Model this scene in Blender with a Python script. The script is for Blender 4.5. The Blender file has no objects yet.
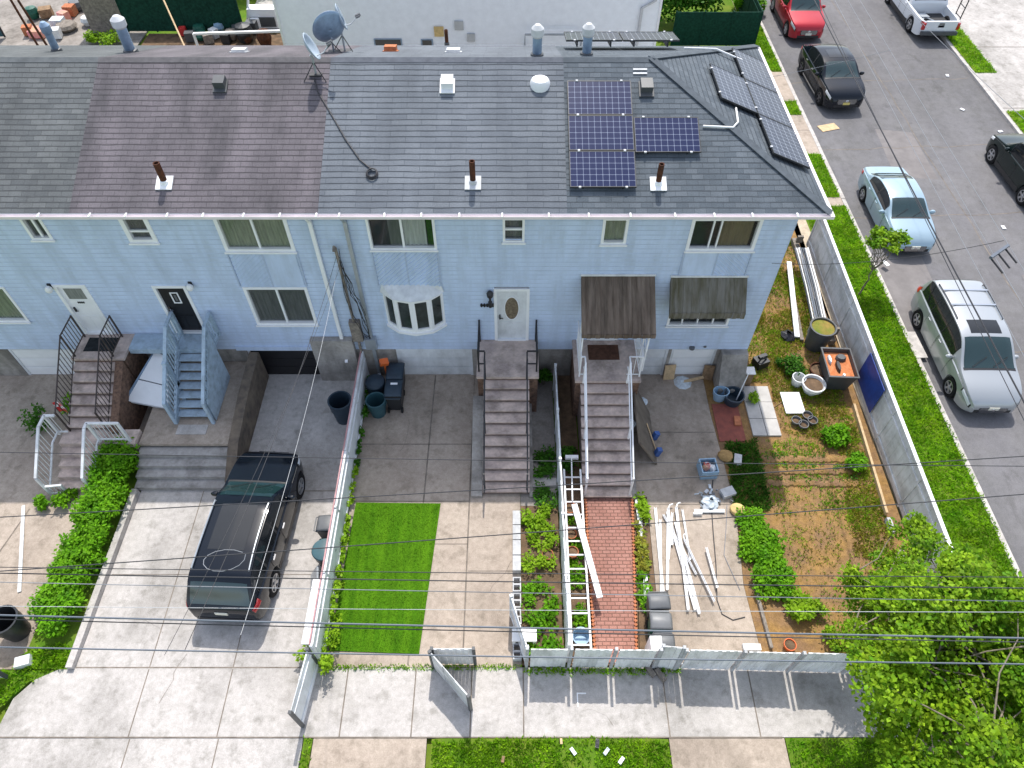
import bpy, math, random
import numpy as np
from mathutils import Vector, Matrix
random.seed(7)
R = math.radians
SC = bpy.context.scene
COL = SC.collection

# ------------------------------------------------------------------ camera
CAM = Vector((0.0, -15.0, 18.4)); PITCH = 51.5; FPX = 711.0
cam = bpy.data.objects.new('camera', bpy.data.cameras.new('camera'))
COL.objects.link(cam); SC.camera = cam
cam.location = CAM; cam.rotation_euler = (R(90 - PITCH), 0, 0)
cam.data.sensor_width = 36; cam.data.lens = 36 * FPX / 1024
cam.data.clip_end = 2000
_f = Vector((0, math.cos(R(PITCH)), -math.sin(R(PITCH)))); _u = Vector((0, math.sin(R(PITCH)), math.cos(R(PITCH)))); _r = Vector((1, 0, 0))
def ray(px, py): return _f + _r * ((px - 512) / FPX) - _u * ((py - 384) / FPX)
def hit(px, py, n, d):            # plane n.p = d  (measured points of the photograph on real planes)
    n = Vector(n); v = ray(px, py); t = (d - n.dot(CAM)) / n.dot(v); return CAM + v * t
def G(px, py, z=0.0): return hit(px, py, (0, 0, 1), z)
def F(px, py, Y=0.0): return hit(px, py, (0, 1, 0), Y)
def G2(px, py, z=0.0):
    p = G(px, py, z); return (p.x, p.y)

# ------------------------------------------------------------------ materials
M = {}
def newmat(name):
    m = bpy.data.materials.new(name); m.use_nodes = True; nt = m.node_tree
    return m, nt, nt.nodes['Principled BSDF']
def mat(name, col, rough=.6, metal=0.0, var=.12, scale=3.0, bump=0.0, bscale=60.0, coat=0.0, spec=.5, alpha=1.0, col2=None, stretch=None, island=0.0, detail=5.0, lo=.35, hi=.65, layers=None):
    m, nt, b = newmat(name); N = nt.nodes; L = nt.links
    b.inputs['Roughness'].default_value = rough; b.inputs['Metallic'].default_value = metal
    if rough >= .8 and spec == .5: spec = .15
    b.inputs['Coat Weight'].default_value = coat; b.inputs['Specular IOR Level'].default_value = spec
    b.inputs['Alpha'].default_value = alpha
    g = N.new('ShaderNodeNewGeometry')
    src = g.outputs['Position']
    if stretch:
        mp = N.new('ShaderNodeMapping'); mp.inputs['Scale'].default_value = stretch; L.new(src, mp.inputs['Vector']); src = mp.outputs['Vector']
    if var or col2:
        n = N.new('ShaderNodeTexNoise'); n.inputs['Scale'].default_value = scale; n.inputs['Detail'].default_value = detail; n.inputs['Roughness'].default_value = .62
        L.new(src, n.inputs['Vector'])
        r = N.new('ShaderNodeValToRGB'); e = r.color_ramp.elements
        c2 = col2 or tuple(c * (1 + var) for c in col); c1 = col if col2 else tuple(c * (1 - var) for c in col)
        e[0].position = lo; e[1].position = hi
        e[0].color = (*c1, 1); e[1].color = (*c2, 1)
        L.new(n.outputs['Fac'], r.inputs['Fac']); out = r.outputs['Color']
        for (ls, lmin, lmax, p0, p1, st) in (layers or ()):
            n3 = N.new('ShaderNodeTexNoise'); n3.inputs['Scale'].default_value = ls; n3.inputs['Detail'].default_value = 6; n3.inputs['Roughness'].default_value = .65; s3 = g.outputs['Position']
            if st: mp3 = N.new('ShaderNodeMapping'); mp3.inputs['Scale'].default_value = st; mp3.inputs['Location'].default_value = (3.7, 1.3, ls); L.new(s3, mp3.inputs['Vector']); s3 = mp3.outputs['Vector']
            L.new(s3, n3.inputs['Vector']); r3 = N.new('ShaderNodeValToRGB'); e3 = r3.color_ramp.elements; e3[0].position = p0; e3[1].position = p1
            e3[0].color = (lmin, lmin, lmin * .98, 1); e3[1].color = (lmax, lmax, lmax, 1); L.new(n3.outputs['Fac'], r3.inputs['Fac'])
            m3 = N.new('ShaderNodeMix'); m3.data_type = 'RGBA'; m3.blend_type = 'MULTIPLY'; m3.inputs['Factor'].default_value = 1; L.new(out, m3.inputs['A']); L.new(r3.outputs['Color'], m3.inputs['B']); out = m3.outputs['Result']
        if island:
            h = N.new('ShaderNodeHueSaturation'); mr = N.new('ShaderNodeMapRange')
            mr.inputs['To Min'].default_value = 1 - island; mr.inputs['To Max'].default_value = 1 + island
            L.new(g.outputs['Random Per Island'], mr.inputs['Value']); L.new(mr.outputs['Result'], h.inputs['Value']); L.new(out, h.inputs['Color']); out = h.outputs['Color']
        L.new(out, b.inputs['Base Color'])
    else:
        b.inputs['Base Color'].default_value = (*col, 1)
    if bump:
        n2 = N.new('ShaderNodeTexNoise'); n2.inputs['Scale'].default_value = bscale; n2.inputs['Detail'].default_value = 4
        L.new(src, n2.inputs['Vector'])
        bp = N.new('ShaderNodeBump'); bp.inputs['Strength'].default_value = bump; bp.inputs['Distance'].default_value = .02
        L.new(n2.outputs['Fac'], bp.inputs['Height']); L.new(bp.outputs['Normal'], b.inputs['Normal'])
    M[name] = m; return m

def shingle(name, c1, c2, cm, bw=.33, row=.15, patch=.25, tint=None):
    m, nt, b = newmat(name); N = nt.nodes; L = nt.links
    uv = N.new('ShaderNodeUVMap'); uv.uv_map = 'UVMap'
    br = N.new('ShaderNodeTexBrick'); br.inputs['Scale'].default_value = 1
    br.inputs['Brick Width'].default_value = bw; br.inputs['Row Height'].default_value = row
    br.inputs['Mortar Size'].default_value = .012 if name == 'brick_path' else .0035; br.inputs['Mortar Smooth'].default_value = .25; br.inputs['Bias'].default_value = 0
    br.inputs['Color1'].default_value = (*c1, 1); br.inputs['Color2'].default_value = (*c2, 1); br.inputs['Mortar'].default_value = (*cm, 1)
    L.new(uv.outputs['UV'], br.inputs['Vector'])
    n = N.new('ShaderNodeTexNoise'); n.inputs['Scale'].default_value = .55; n.inputs['Detail'].default_value = 6; n.inputs['Roughness'].default_value = .6
    mp = N.new('ShaderNodeMapping'); mp.inputs['Scale'].default_value = (1.6, .5, 1); L.new(uv.outputs['UV'], mp.inputs['Vector']); L.new(mp.outputs['Vector'], n.inputs['Vector'])
    r = N.new('ShaderNodeValToRGB'); e = r.color_ramp.elements; e[0].position = .3; e[1].position = .7
    t = tint or (1, 1, 1)
    e[0].color = (1 - patch, 1 - patch, 1 - patch, 1); e[1].color = ((1 + patch) * t[0], (1 + patch) * t[1], (1 + patch) * t[2], 1)
    L.new(n.outputs['Fac'], r.inputs['Fac'])
    mx = N.new('ShaderNodeMix'); mx.data_type = 'RGBA'; mx.blend_type = 'MULTIPLY'; mx.inputs['Factor'].default_value = 1
    L.new(br.outputs['Color'], mx.inputs['A']); L.new(r.outputs['Color'], mx.inputs['B'])
    gr = N.new('ShaderNodeTexNoise'); gr.inputs['Scale'].default_value = 45; gr.inputs['Detail'].default_value = 2; L.new(uv.outputs['UV'], gr.inputs['Vector'])
    r2 = N.new('ShaderNodeValToRGB'); e = r2.color_ramp.elements; e[0].position = .3; e[1].position = .75; e[0].color = (.72, .72, .72, 1); e[1].color = (1.25, 1.25, 1.25, 1)
    L.new(gr.outputs['Fac'], r2.inputs['Fac'])
    mx2 = N.new('ShaderNodeMix'); mx2.data_type = 'RGBA'; mx2.blend_type = 'MULTIPLY'; mx2.inputs['Factor'].default_value = 1
    L.new(mx.outputs['Result'], mx2.inputs['A']); L.new(r2.outputs['Color'], mx2.inputs['B'])
    if name != 'brick_path':
        sp = N.new('ShaderNodeSeparateXYZ'); L.new(uv.outputs['UV'], sp.inputs[0])
        wob = N.new('ShaderNodeTexNoise'); wob.inputs['Scale'].default_value = 3; L.new(uv.outputs['UV'], wob.inputs['Vector'])
        d1 = N.new('ShaderNodeMath'); d1.operation = 'DIVIDE'; d1.inputs[1].default_value = row; L.new(sp.outputs[1], d1.inputs[0])
        w0 = N.new('ShaderNodeTexNoise'); w0.inputs['Scale'].default_value = 1.3; w0.inputs['Detail'].default_value = 4; L.new(uv.outputs['UV'], w0.inputs['Vector'])
        a0 = N.new('ShaderNodeMath'); a0.operation = 'MULTIPLY_ADD'; a0.inputs[1].default_value = .38; L.new(w0.outputs['Fac'], a0.inputs[0]); L.new(d1.outputs[0], a0.inputs[2])
        f1 = N.new('ShaderNodeMath'); f1.operation = 'FRACT'; L.new(a0.outputs[0], f1.inputs[0])
        w1 = N.new('ShaderNodeMath'); w1.operation = 'MULTIPLY_ADD'; w1.inputs[1].default_value = .22; w1.inputs[2].default_value = .05; L.new(wob.outputs['Fac'], w1.inputs[0])
        g1 = N.new('ShaderNodeMath'); g1.operation = 'LESS_THAN'; L.new(f1.outputs[0], g1.inputs[0]); L.new(w1.outputs[0], g1.inputs[1])
        mx3 = N.new('ShaderNodeMix'); mx3.data_type = 'RGBA'; mx3.inputs['B'].default_value = (*cm, 1)  # mixes a painted shadow line into each shingle course
        fm = N.new('ShaderNodeMath'); fm.operation = 'MULTIPLY'; fm.inputs[1].default_value = .85; L.new(g1.outputs[0], fm.inputs[0]); L.new(fm.outputs[0], mx3.inputs['Factor'])
        L.new(mx2.outputs['Result'], mx3.inputs['A']); mx2 = mx3
    L.new(mx2.outputs['Result'], b.inputs['Base Color']); b.inputs['Roughness'].default_value = .85; b.inputs['Specular IOR Level'].default_value = .2
    bp = N.new('ShaderNodeBump'); bp.inputs['Strength'].default_value = .6; bp.inputs['Distance'].default_value = .02
    inv = N.new('ShaderNodeMath'); inv.operation = 'SUBTRACT'; inv.inputs[0].default_value = 1; L.new(br.outputs['Fac'], inv.inputs[1])
    ad = N.new('ShaderNodeMath'); ad.operation = 'ADD'; L.new(inv.outputs[0], ad.inputs[0])
    ml = N.new('ShaderNodeMath'); ml.operation = 'MULTIPLY'; ml.inputs[1].default_value = .4; L.new(gr.outputs['Fac'], ml.inputs[0]); L.new(ml.outputs[0], ad.inputs[1])
    L.new(ad.outputs[0], bp.inputs['Height']); L.new(bp.outputs['Normal'], b.inputs['Normal'])
    M[name] = m

def leafmat(name, col, col2, isl=.35, trans=.35, rough=.5):
    m = mat(name, col, rough, col2=col2, scale=2.2, island=isl, spec=.12, layers=((1.1, .66, 1.12, .33, .6, None),) if 'grass' in name else None)
    nt = m.node_tree; N = nt.nodes; L = nt.links; b = N['Principled BSDF']
    t = N.new('ShaderNodeBsdfTranslucent'); mx = N.new('ShaderNodeMixShader'); mx.inputs[0].default_value = trans
    L.new(b.inputs['Base Color'].links[0].from_socket, t.inputs['Color'])
    L.new(b.outputs[0], mx.inputs[1]); L.new(t.outputs[0], mx.inputs[2]); L.new(mx.outputs[0], N['Material Output'].inputs['Surface'])

def gridmat(name, base, line, nu, nv):       # photovoltaic cells by UV
    m, nt, b = newmat(name); N = nt.nodes; L = nt.links
    uv = N.new('ShaderNodeUVMap'); uv.uv_map = 'UVMap'
    sx = N.new('ShaderNodeSeparateXYZ'); L.new(uv.outputs['UV'], sx.inputs[0])
    def edge(sock, n):
        a = N.new('ShaderNodeMath'); a.operation = 'MULTIPLY'; a.inputs[1].default_value = n; L.new(sock, a.inputs[0])
        f = N.new('ShaderNodeMath'); f.operation = 'FRACT'; L.new(a.outputs[0], f.inputs[0])
        s = N.new('ShaderNodeMath'); s.operation = 'SUBTRACT'; s.inputs[1].default_value = .5; L.new(f.outputs[0], s.inputs[0])
        ab = N.new('ShaderNodeMath'); ab.operation = 'ABSOLUTE'; L.new(s.outputs[0], ab.inputs[0]); return ab.outputs[0]
    ea, eb = edge(sx.outputs[0], nu), edge(sx.outputs[1], nv)
    mxm = N.new('ShaderNodeMath'); mxm.operation = 'MAXIMUM'; L.new(ea, mxm.inputs[0]); L.new(eb, mxm.inputs[1])
    adm = N.new('ShaderNodeMath'); adm.operation = 'ADD'; L.new(ea, adm.inputs[0]); L.new(eb, adm.inputs[1])
    g1 = N.new('ShaderNodeMath'); g1.operation = 'GREATER_THAN'; g1.inputs[1].default_value = .468; L.new(mxm.outputs[0], g1.inputs[0])
    g2 = N.new('ShaderNodeMath'); g2.operation = 'GREATER_THAN'; g2.inputs[1].default_value = .87; L.new(adm.outputs[0], g2.inputs[0])
    o = N.new('ShaderNodeMath'); o.operation = 'MAXIMUM'; L.new(g1.outputs[0], o.inputs[0]); L.new(g2.outputs[0], o.inputs[1])
    mx = N.new('ShaderNodeMix'); mx.data_type = 'RGBA'; mx.inputs['A'].default_value = (*base, 1); mx.inputs['B'].default_value = (*line, 1)
    L.new(o.outputs[0], mx.inputs['Factor']); L.new(mx.outputs['Result'], b.inputs['Base Color'])
    b.inputs['Roughness'].default_value = .22; b.inputs['Specular IOR Level'].default_value = .3
    M[name] = m

mat('siding', (.525, .625, .80), .55, layers=((.8, .84, 1.03, .30, .55, (2.6, 1, .3)), (3.0, .93, 1.02, .35, .55, (1, 1, .5))), var=.05, scale=.9, detail=8)
mat('siding_groove_shade', (.44, .525, .672), .6, var=.1, scale=2)  # darker tone paints the shadow line along each board's cove
mat('stair_blue', (.38, .48, .57), .55, var=.1, scale=4, layers=((5, .78, 1.05, .35, .55, None),))
mat('siding_dark', (.43, .51, .65), .6, var=.05)
mat('white', (.84, .845, .85), .45, var=.04, scale=2)
mat('white_old', (.68, .69, .69), .6, var=.14, scale=4, stretch=(1, 1, .4))
mat('gutter', (.80, .74, .76), .4, var=.05)
CL = ((7, .86, 1.07, .35, .65, None), (38, .80, 1.10, .3, .7, None), (.55, .70, 1.05, .32, .52, (1, .6, 1)), (2.4, .80, 1.03, .36, .47, None))
mat('concrete', (.49, .46, .44), .85, col2=(.39, .365, .348), scale=.9, layers=CL, bump=.25, bscale=40, lo=.38, hi=.85, detail=9)
mat('concrete_warm', (.43, .36, .30), .85, col2=(.32, .26, .215), scale=.8, layers=CL, bump=.25, bscale=40, lo=.38, hi=.8, detail=9)
mat('concrete_dark', (.38, .345, .315), .9, layers=CL, col2=(.23, .205, .185), scale=.9, bump=.3, bscale=40, lo=.3, hi=.75, detail=9)
mat('joint', (.20, .17, .14), .95, var=.3)
mat('foundation', (.40, .37, .34), .9, layers=((9, .85, 1.06, .35, .65, None), (1.4, .62, 1.05, .35, .55, (1, 1, .3))), col2=(.27, .25, .23), scale=1.5, bump=.3, bscale=30)
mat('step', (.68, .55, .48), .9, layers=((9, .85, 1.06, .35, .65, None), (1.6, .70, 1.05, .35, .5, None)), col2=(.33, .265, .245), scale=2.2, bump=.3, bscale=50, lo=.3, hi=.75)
mat('riser', (.20, .155, .135), .9, var=.3, scale=5)  # dark tone paints the shadow on the step risers
mat('step_grey', (.42, .40, .385), .9, layers=((9, .85, 1.06, .35, .65, None), (1.6, .72, 1.05, .35, .5, None)), col2=(.28, .265, .25), scale=2.2, bump=.3, bscale=50, lo=.3, hi=.75)
mat('brown_stone', (.24, .145, .10), .9, col2=(.10, .065, .05), scale=9, bump=.6, bscale=14)
mat('asphalt', (.148, .144, .153), .9, layers=((55, .78, 1.22, .3, .7, None), (3.5, .90, 1.05, .35, .6, None), (.45, .86, 1.10, .35, .62, (1, .22, 1)), (1.1, .80, 1.02, .33, .42, (1, .5, 1))), col2=(.17, .165, .168), scale=.5, bump=.4, bscale=90, detail=10, lo=.3, hi=.7)
mat('kerb', (.47, .44, .41), .9, var=.2, scale=4)
mat('soil', (.245, .15, .085), .95, layers=((6, .72, 1.12, .3, .65, None), (30, .75, 1.15, .3, .7, None)), col2=(.33, .195, .07), scale=1.6, bump=.8, bscale=18, detail=9)
mat('soil_dark', (.10, .07, .045), .95, col2=(.20, .13, .08), scale=3, bump=.8, bscale=18)
mat('soil_moss', (.30, .21, .06), .95, col2=(.14, .19, .03), scale=1.8, bump=.7, bscale=20, detail=9)
mat('turf_soil', (.07, .17, .010), .95, col2=(.15, .20, .025), scale=1.2, bump=.6, bscale=25, detail=9)
mat('dirt_path', (.46, .38, .28), .95, var=.2, scale=3, bump=.4)
mat('glass_dark', (.018, .022, .024), .06, var=0, spec=.6)
mat('glass', (.03, .045, .05), .05, var=0, alpha=.22, spec=.7)
mat('interior', (.05, .045, .04), .9, var=.2)
mat('curtain', (.80, .84, .78), .9, var=.15, scale=6, stretch=(4, 1, .2))
mat('curtain_green', (.44, .50, .34), .9, var=.25, scale=6, stretch=(4, 1, .3))
mat('curtain_dark', (.22, .23, .21), .9, var=.25, scale=6, stretch=(4, 1, .3))
mat('blind', (.30, .25, .14), .9, var=.2, scale=6, stretch=(5, 1, .2))
mat('black_door_dark_garage', (.012, .012, .014), .35, var=.1)
mat('black_iron', (.02, .02, .022), .5, var=.2)
mat('brown_iron', (.055, .04, .035), .6, var=.3, scale=8)
mat('grey_metal', (.42, .45, .48), .4, metal=.5, var=.1)
mat('galv', (.24, .33, .44), .4, metal=.35, var=.15, scale=5)
mat('rust', (.12, .045, .022), .8, col2=(.05, .025, .018), scale=9, bump=.3)
mat('post_grey', (.40, .41, .42), .6, var=.2, scale=6)
mat('rubber', (.018, .018, .018), .8, var=.2)
mat('plastic_black', (.02, .022, .025), .45, var=.15)
mat('plastic_navy', (.022, .04, .06), .5, var=.15)
mat('plastic_grey', (.13, .135, .14), .5, var=.12)
mat('plastic_dkgrey', (.07, .075, .08), .5, var=.12)
mat('plastic_green', (.012, .10, .065), .5, var=.12)
mat('plastic_blue', (.05, .12, .36), .5, var=.12)
mat('plastic_teal', (.03, .09, .11), .5, var=.15)
mat('plastic_ltblue', (.28, .42, .55), .5, var=.1)
mat('white_plastic', (.82, .82, .80), .4, var=.03)
mat('panel_white', (.84, .84, .84), .55, layers=((1.5, .72, 1.04, .34, .52, (1.5, 1, .6)), (12, .88, 1.05, .35, .6, (1, 1, .25))), col2=(.70, .71, .72), scale=3.0, stretch=(1, 1, .25), lo=.3, hi=.8)
mat('panel_grey', (.74, .75, .76), .6, layers=((1.1, .66, 1.04, .34, .55, (.4, .6, 1.2)), (9, .88, 1.05, .35, .6, (.6, .6, .3))), col2=(.58, .59, .61), scale=2.2, stretch=(.4, .4, 1.5), lo=.3, hi=.8)
mat('panel_pale', (.70, .72, .74), .5, layers=((1.3, .80, 1.04, .34, .52, (1, 1, .5)),), var=.08, scale=2)
mat('tarp_blue', (.012, .05, .26), .5, var=.2, scale=6)
mat('fence_green', (.008, .045, .030), .8, var=.35, scale=9)
mat('wood', (.26, .17, .10), .8, var=.3, scale=7)
mat('wood_grey', (.23, .20, .17), .85, var=.3, scale=8)
mat('wood_pale', (.58, .42, .25), .8, var=.15, scale=8)
mat('terracotta', (.45, .17, .085), .85, var=.2, scale=8)
mat('block', (.50, .50, .50), .9, var=.12, scale=7, bump=.3)
mat('awning', (.11, .08, .06), .8, layers=((1.1, .6, 1.15, .35, .6, (6, .6, .6)),), col2=(.22, .17, .135), scale=2.5, stretch=(2.5, .4, .4), lo=.3, hi=.75)
mat('awning_moss', (.20, .185, .16), .8, col2=(.09, .08, .045), scale=2.5, stretch=(2.5, .5, .5), lo=.35, hi=.7)
mat('carpet', (.055, .165, .003), .95, col2=(.095, .235, .006), scale=1.6, stretch=(3, .25, 1), layers=((22, .80, 1.15, .3, .7, None), (2.0, .88, 1.06, .35, .6, None)), bump=.9, bscale=120)
mat('lead', (.55, .56, .57), .5, var=.1)
mat('dish', (.36, .43, .50), .45, var=.08)
mat('wire', (.025, .025, .03), .6, var=0)
mat('wire_grey', (.22, .23, .25), .6, var=0)
mat('red', (.55, .03, .03), .5, var=.1)
mat('yellow', (.65, .48, .04), .5, var=.1)
mat('orange', (.70, .14, .03), .5, var=.15)
mat('bark', (.20, .17, .13), .9, var=.3, scale=9, bump=.5, bscale=20)
mat('mat_brown', (.09, .045, .03), .95, var=.3, scale=8)
mat('mat_black', (.025, .028, .03), .95, var=.3, scale=8)
mat('ply', (.20, .165, .13), .85, col2=(.12, .10, .08), scale=3, stretch=(1, 1, .3))
mat('bag', (.60, .66, .70), .4, var=.2, scale=9)
mat('bag_black', (.02, .02, .025), .3, var=.2, scale=9, bump=.8, bscale=9)
mat('paver', (.47, .45, .42), .9, var=.12, scale=2)
mat('red_paint', (.30, .095, .07), .85, col2=(.22, .075, .06), scale=5)
mat('backsiding', (.90, .92, .94), .6, var=.04)
mat('letter', (.02, .02, .022), .5, var=0)
# cars
mat('tyre', (.016, .016, .017), .85, var=.1)
mat('rim', (.45, .46, .48), .3, metal=.8, var=0)
mat('rim_dark', (.12, .12, .13), .3, metal=.8, var=0)
mat('car_glass', (.012, .034, .036), .03, var=0, spec=.9)
mat('car_glass_side', (.012, .014, .016), .05, var=0, spec=.6)
mat('lamp_clear', (.65, .68, .70), .1, var=0, coat=.8)
mat('lamp_red', (.42, .012, .015), .15, var=0, coat=.8)
mat('trim', (.02, .02, .022), .5, var=0)
mat('chrome', (.6, .61, .62), .15, metal=1, var=0)
mat('plate', (.72, .70, .60), .5, var=0)
mat('plate_yellow', (.70, .58, .18), .5, var=0)
def paint(name, col, metal=.3, rough=.3): mat(name, col, rough, metal=metal, var=0, coat=.4, spec=.25)
mat('paint_black', (.005, .008, .014), .14, var=0, spec=.4); mat('paint_black_green', (.006, .014, .014), .14, var=0, spec=.4)
paint('paint_blue', (.33, .44, .51), .35); paint('paint_silver', (.40, .42, .435), .4); paint('paint_red', (.42, .022, .035), .2); paint('paint_white', (.70, .72, .74), .0)
leafmat('leaf_hedge', (.095, .28, .008), (.19, .42, .014), .4, .45)
leafmat('leaf_tree', (.09, .235, .010), (.29, .44, .020), .5, .45)
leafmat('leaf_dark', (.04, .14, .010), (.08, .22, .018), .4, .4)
leafmat('leaf_lime', (.20, .38, .015), (.31, .49, .025), .3, .45)
leafmat('grass_blade', (.14, .37, .010), (.30, .50, .018), .35, .45)
leafmat('grass_dry', (.36, .32, .04), (.22, .31, .03), .35, .35)
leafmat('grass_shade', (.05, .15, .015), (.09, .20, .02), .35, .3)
leafmat('flower', (.8, .35, .4), (.7, .5, .3), .3)
shingle('roof_old_green', (.105, .113, .117), (.148, .157, .158), (.05, .054, .056), .34, .165, .24)
shingle('roof_brown', (.122, .117, .126), (.140, .134, .143), (.05, .046, .05), .30, .17, .42, (1.08, 1.0, 1.02))
shingle('roof_grey', (.140, .156, .178), (.172, .190, .212), (.04, .047, .056), .80, .175, .2)
shingle('roof_slate', (.088, .106, .124), (.130, .150, .170), (.05, .06, .07), .30, .165, .2)
shingle('brick_path', (.32, .155, .12), (.37, .19, .15), (.17, .09, .07), .21, .105, .22)
gridmat('pv', (.008, .016, .065), (.20, .23, .32), 10, 6)
gridmat('pv_side', (.02, .028, .06), (.24, .27, .33), 10, 6)

# ------------------------------------------------------------------ mesh builder
class MB:
    def __init__(s): s.v = []; s.f = []; s.m = []; s.uv = {}
    def add(s, vs, fs, mi=0):
        o = len(s.v); s.v += [tuple(p) for p in vs]
        for f in fs: s.f.append(tuple(i + o for i in f)); s.m.append(mi)
        return s
    def quad(s, a, b, c, d, mi=0, uv=None):
        s.add([a, b, c, d], [(0, 1, 2, 3)], mi)
        if uv: s.uv[len(s.f) - 1] = uv
        return s
    def poly(s, pts, mi=0, uv=None):
        s.add(pts, [tuple(range(len(pts)))], mi)
        if uv: s.uv[len(s.f) - 1] = uv
        return s
    def box(s, x0, x1, y0, y1, z0, z1, mi=0):
        if x0 > x1: x0, x1 = x1, x0
        if y0 > y1: y0, y1 = y1, y0
        if z0 > z1: z0, z1 = z1, z0
        return s.add([(x0, y0, z0), (x1, y0, z0), (x1, y1, z0), (x0, y1, z0), (x0, y0, z1), (x1, y0, z1), (x1, y1, z1), (x0, y1, z1)],
              [(0, 3, 2, 1), (4, 5, 6, 7), (0, 1, 5, 4), (1, 2, 6, 5), (2, 3, 7, 6), (3, 0, 4, 7)], mi)
    def obox(s, c, size, rot=(0, 0, 0), mi=0):
        from mathutils import Euler
        m = Euler(rot).to_matrix(); c = Vector(c); hx, hy, hz = [q / 2 for q in size]
        vs = [c + m @ Vector((a * hx, b * hy, d * hz)) for d in (-1, 1) for a, b in ((-1, -1), (1, -1), (1, 1), (-1, 1))]
        return s.add(vs, [(0, 3, 2, 1), (4, 5, 6, 7), (0, 1, 5, 4), (1, 2, 6, 5), (2, 3, 7, 6), (3, 0, 4, 7)], mi)
    def bar(s, a, b, w, h=None, mi=0, up=(0, 0, 1)):
        h = h or w; a = Vector(a); b = Vector(b); d = (b - a).normalized(); u = Vector(up)
        if abs(d.dot(u)) > .98: u = Vector((1, 0, 0))
        sx = d.cross(u).normalized(); uz = sx.cross(d)
        vs = [p + sx * (i * w / 2) + uz * (j * h / 2) for p in (a, b) for i, j in ((-1, -1), (1, -1), (1, 1), (-1, 1))]
        return s.add(vs, [(0, 3, 2, 1), (4, 5, 6, 7), (0, 1, 5, 4), (1, 2, 6, 5), (2, 3, 7, 6), (3, 0, 4, 7)], mi)
    def prism(s, pts, z0, z1, mi=0):
        n = len(pts); a = sum(pts[i][0] * pts[(i + 1) % n][1] - pts[(i + 1) % n][0] * pts[i][1] for i in range(n))
        if a < 0: pts = pts[::-1]
        vs = [(p[0], p[1], z0) for p in pts] + [(p[0], p[1], z1) for p in pts]
        fs = [tuple(range(n - 1, -1, -1)), tuple(range(n, 2 * n))] + [(i, (i + 1) % n, n + (i + 1) % n, n + i) for i in range(n)]
        return s.add(vs, fs, mi)
    def profile(s, pts, axis, a0, a1, mi=0):     # polygon (u,z) extruded along axis 'x' (u=y) or 'y' (u=x)
        n = len(pts)
        mk = (lambda u, z, a: (a, u, z)) if axis == 'x' else (lambda u, z, a: (u, a, z))
        vs = [mk(u, z, a0) for u, z in pts] + [mk(u, z, a1) for u, z in pts]
        return s.add(vs, [tuple(range(n - 1, -1, -1)), tuple(range(n, 2 * n))] + [(i, (i + 1) % n, n + (i + 1) % n, n + i) for i in range(n)], mi)
    def tube(s, pts, r, n=6, mi=0, cap=True):
        pts = [Vector(p) for p in pts]; rs = r if isinstance(r, (list, tuple)) else [r] * len(pts)
        rings = []; prev = None
        for i, p in enumerate(pts):
            d = (pts[min(i + 1, len(pts) - 1)] - pts[max(i - 1, 0)]).normalized()
            if prev is None:
                u = Vector((0, 0, 1)) if abs(d.z) < .9 else Vector((1, 0, 0))
                prev = d.cross(u).normalized()
            sx = (prev - d * prev.dot(d)).normalized(); prev = sx; sy = d.cross(sx)
            rings.append([p + (sx * math.cos(2 * math.pi * k / n) + sy * math.sin(2 * math.pi * k / n)) * rs[i] for k in range(n)])
        vs = [q for rr in rings for q in rr]; fs = []
        for i in range(len(pts) - 1):
            for k in range(n): fs.append((i * n + k, i * n + (k + 1) % n, (i + 1) * n + (k + 1) % n, (i + 1) * n + k))
        if cap: fs += [tuple(range(n - 1, -1, -1)), tuple(range((len(pts) - 1) * n, len(pts) * n))]
        return s.add(vs, fs, mi)
    def lathe(s, prof, c=(0, 0, 0), n=20, mi=0, sx=1, sy=1):     # prof: (r,z)
        vs = []; fs = []
        for r, z in prof:
            for k in range(n): a = 2 * math.pi * k / n; vs.append((c[0] + sx * r * math.cos(a), c[1] + sy * r * math.sin(a), c[2] + z))
        for i in range(len(prof) - 1):
            for k in range(n): fs.append((i * n + k, i * n + (k + 1) % n, (i + 1) * n + (k + 1) % n, (i + 1) * n + k))
        return s.add(vs, fs, mi)
    def leaf(s, p, d, up, l, w, mi=0):
        p = Vector(p); d = Vector(d).normalized(); x = d.cross(Vector(up))
        if x.length < 1e-4: x = Vector((1, 0, 0))
        x = x.normalized() * w / 2
        return s.add([p, p + d * l * .5 + x, p + d * l, p + d * l * .5 - x], [(0, 1, 2, 3)], mi)
    def build(s, name, mats, parent=None, smooth=False, local=False, sharp=35):
        if not isinstance(mats, (list, tuple)): mats = [mats]
        me = bpy.data.meshes.new(name)
        off = Vector((0, 0, 0))
        if parent is not None and not local:
            q = parent
            while q is not None: off = off + q.location; q = q.parent
        me.from_pydata([(x - off.x, y - off.y, z - off.z) for x, y, z in s.v], [], s.f)
        for m_ in mats: me.materials.append(M[m_] if isinstance(m_, str) else m_)
        me.polygons.foreach_set('material_index', s.m)
        if s.uv:
            ul = me.uv_layers.new(name='UVMap')
            for fi, uvs in s.uv.items():
                p = me.polygons[fi]
                for k, li in enumerate(p.loop_indices): ul.data[li].uv = uvs[k]
        if smooth:
            me.polygons.foreach_set('use_smooth', [True] * len(me.polygons)); me.update()
            me.set_sharp_from_angle(angle=R(sharp))
        me.update()
        o = bpy.data.objects.new(name, me); COL.objects.link(o)
        if parent is not None: o.parent = parent
        return o

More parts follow.
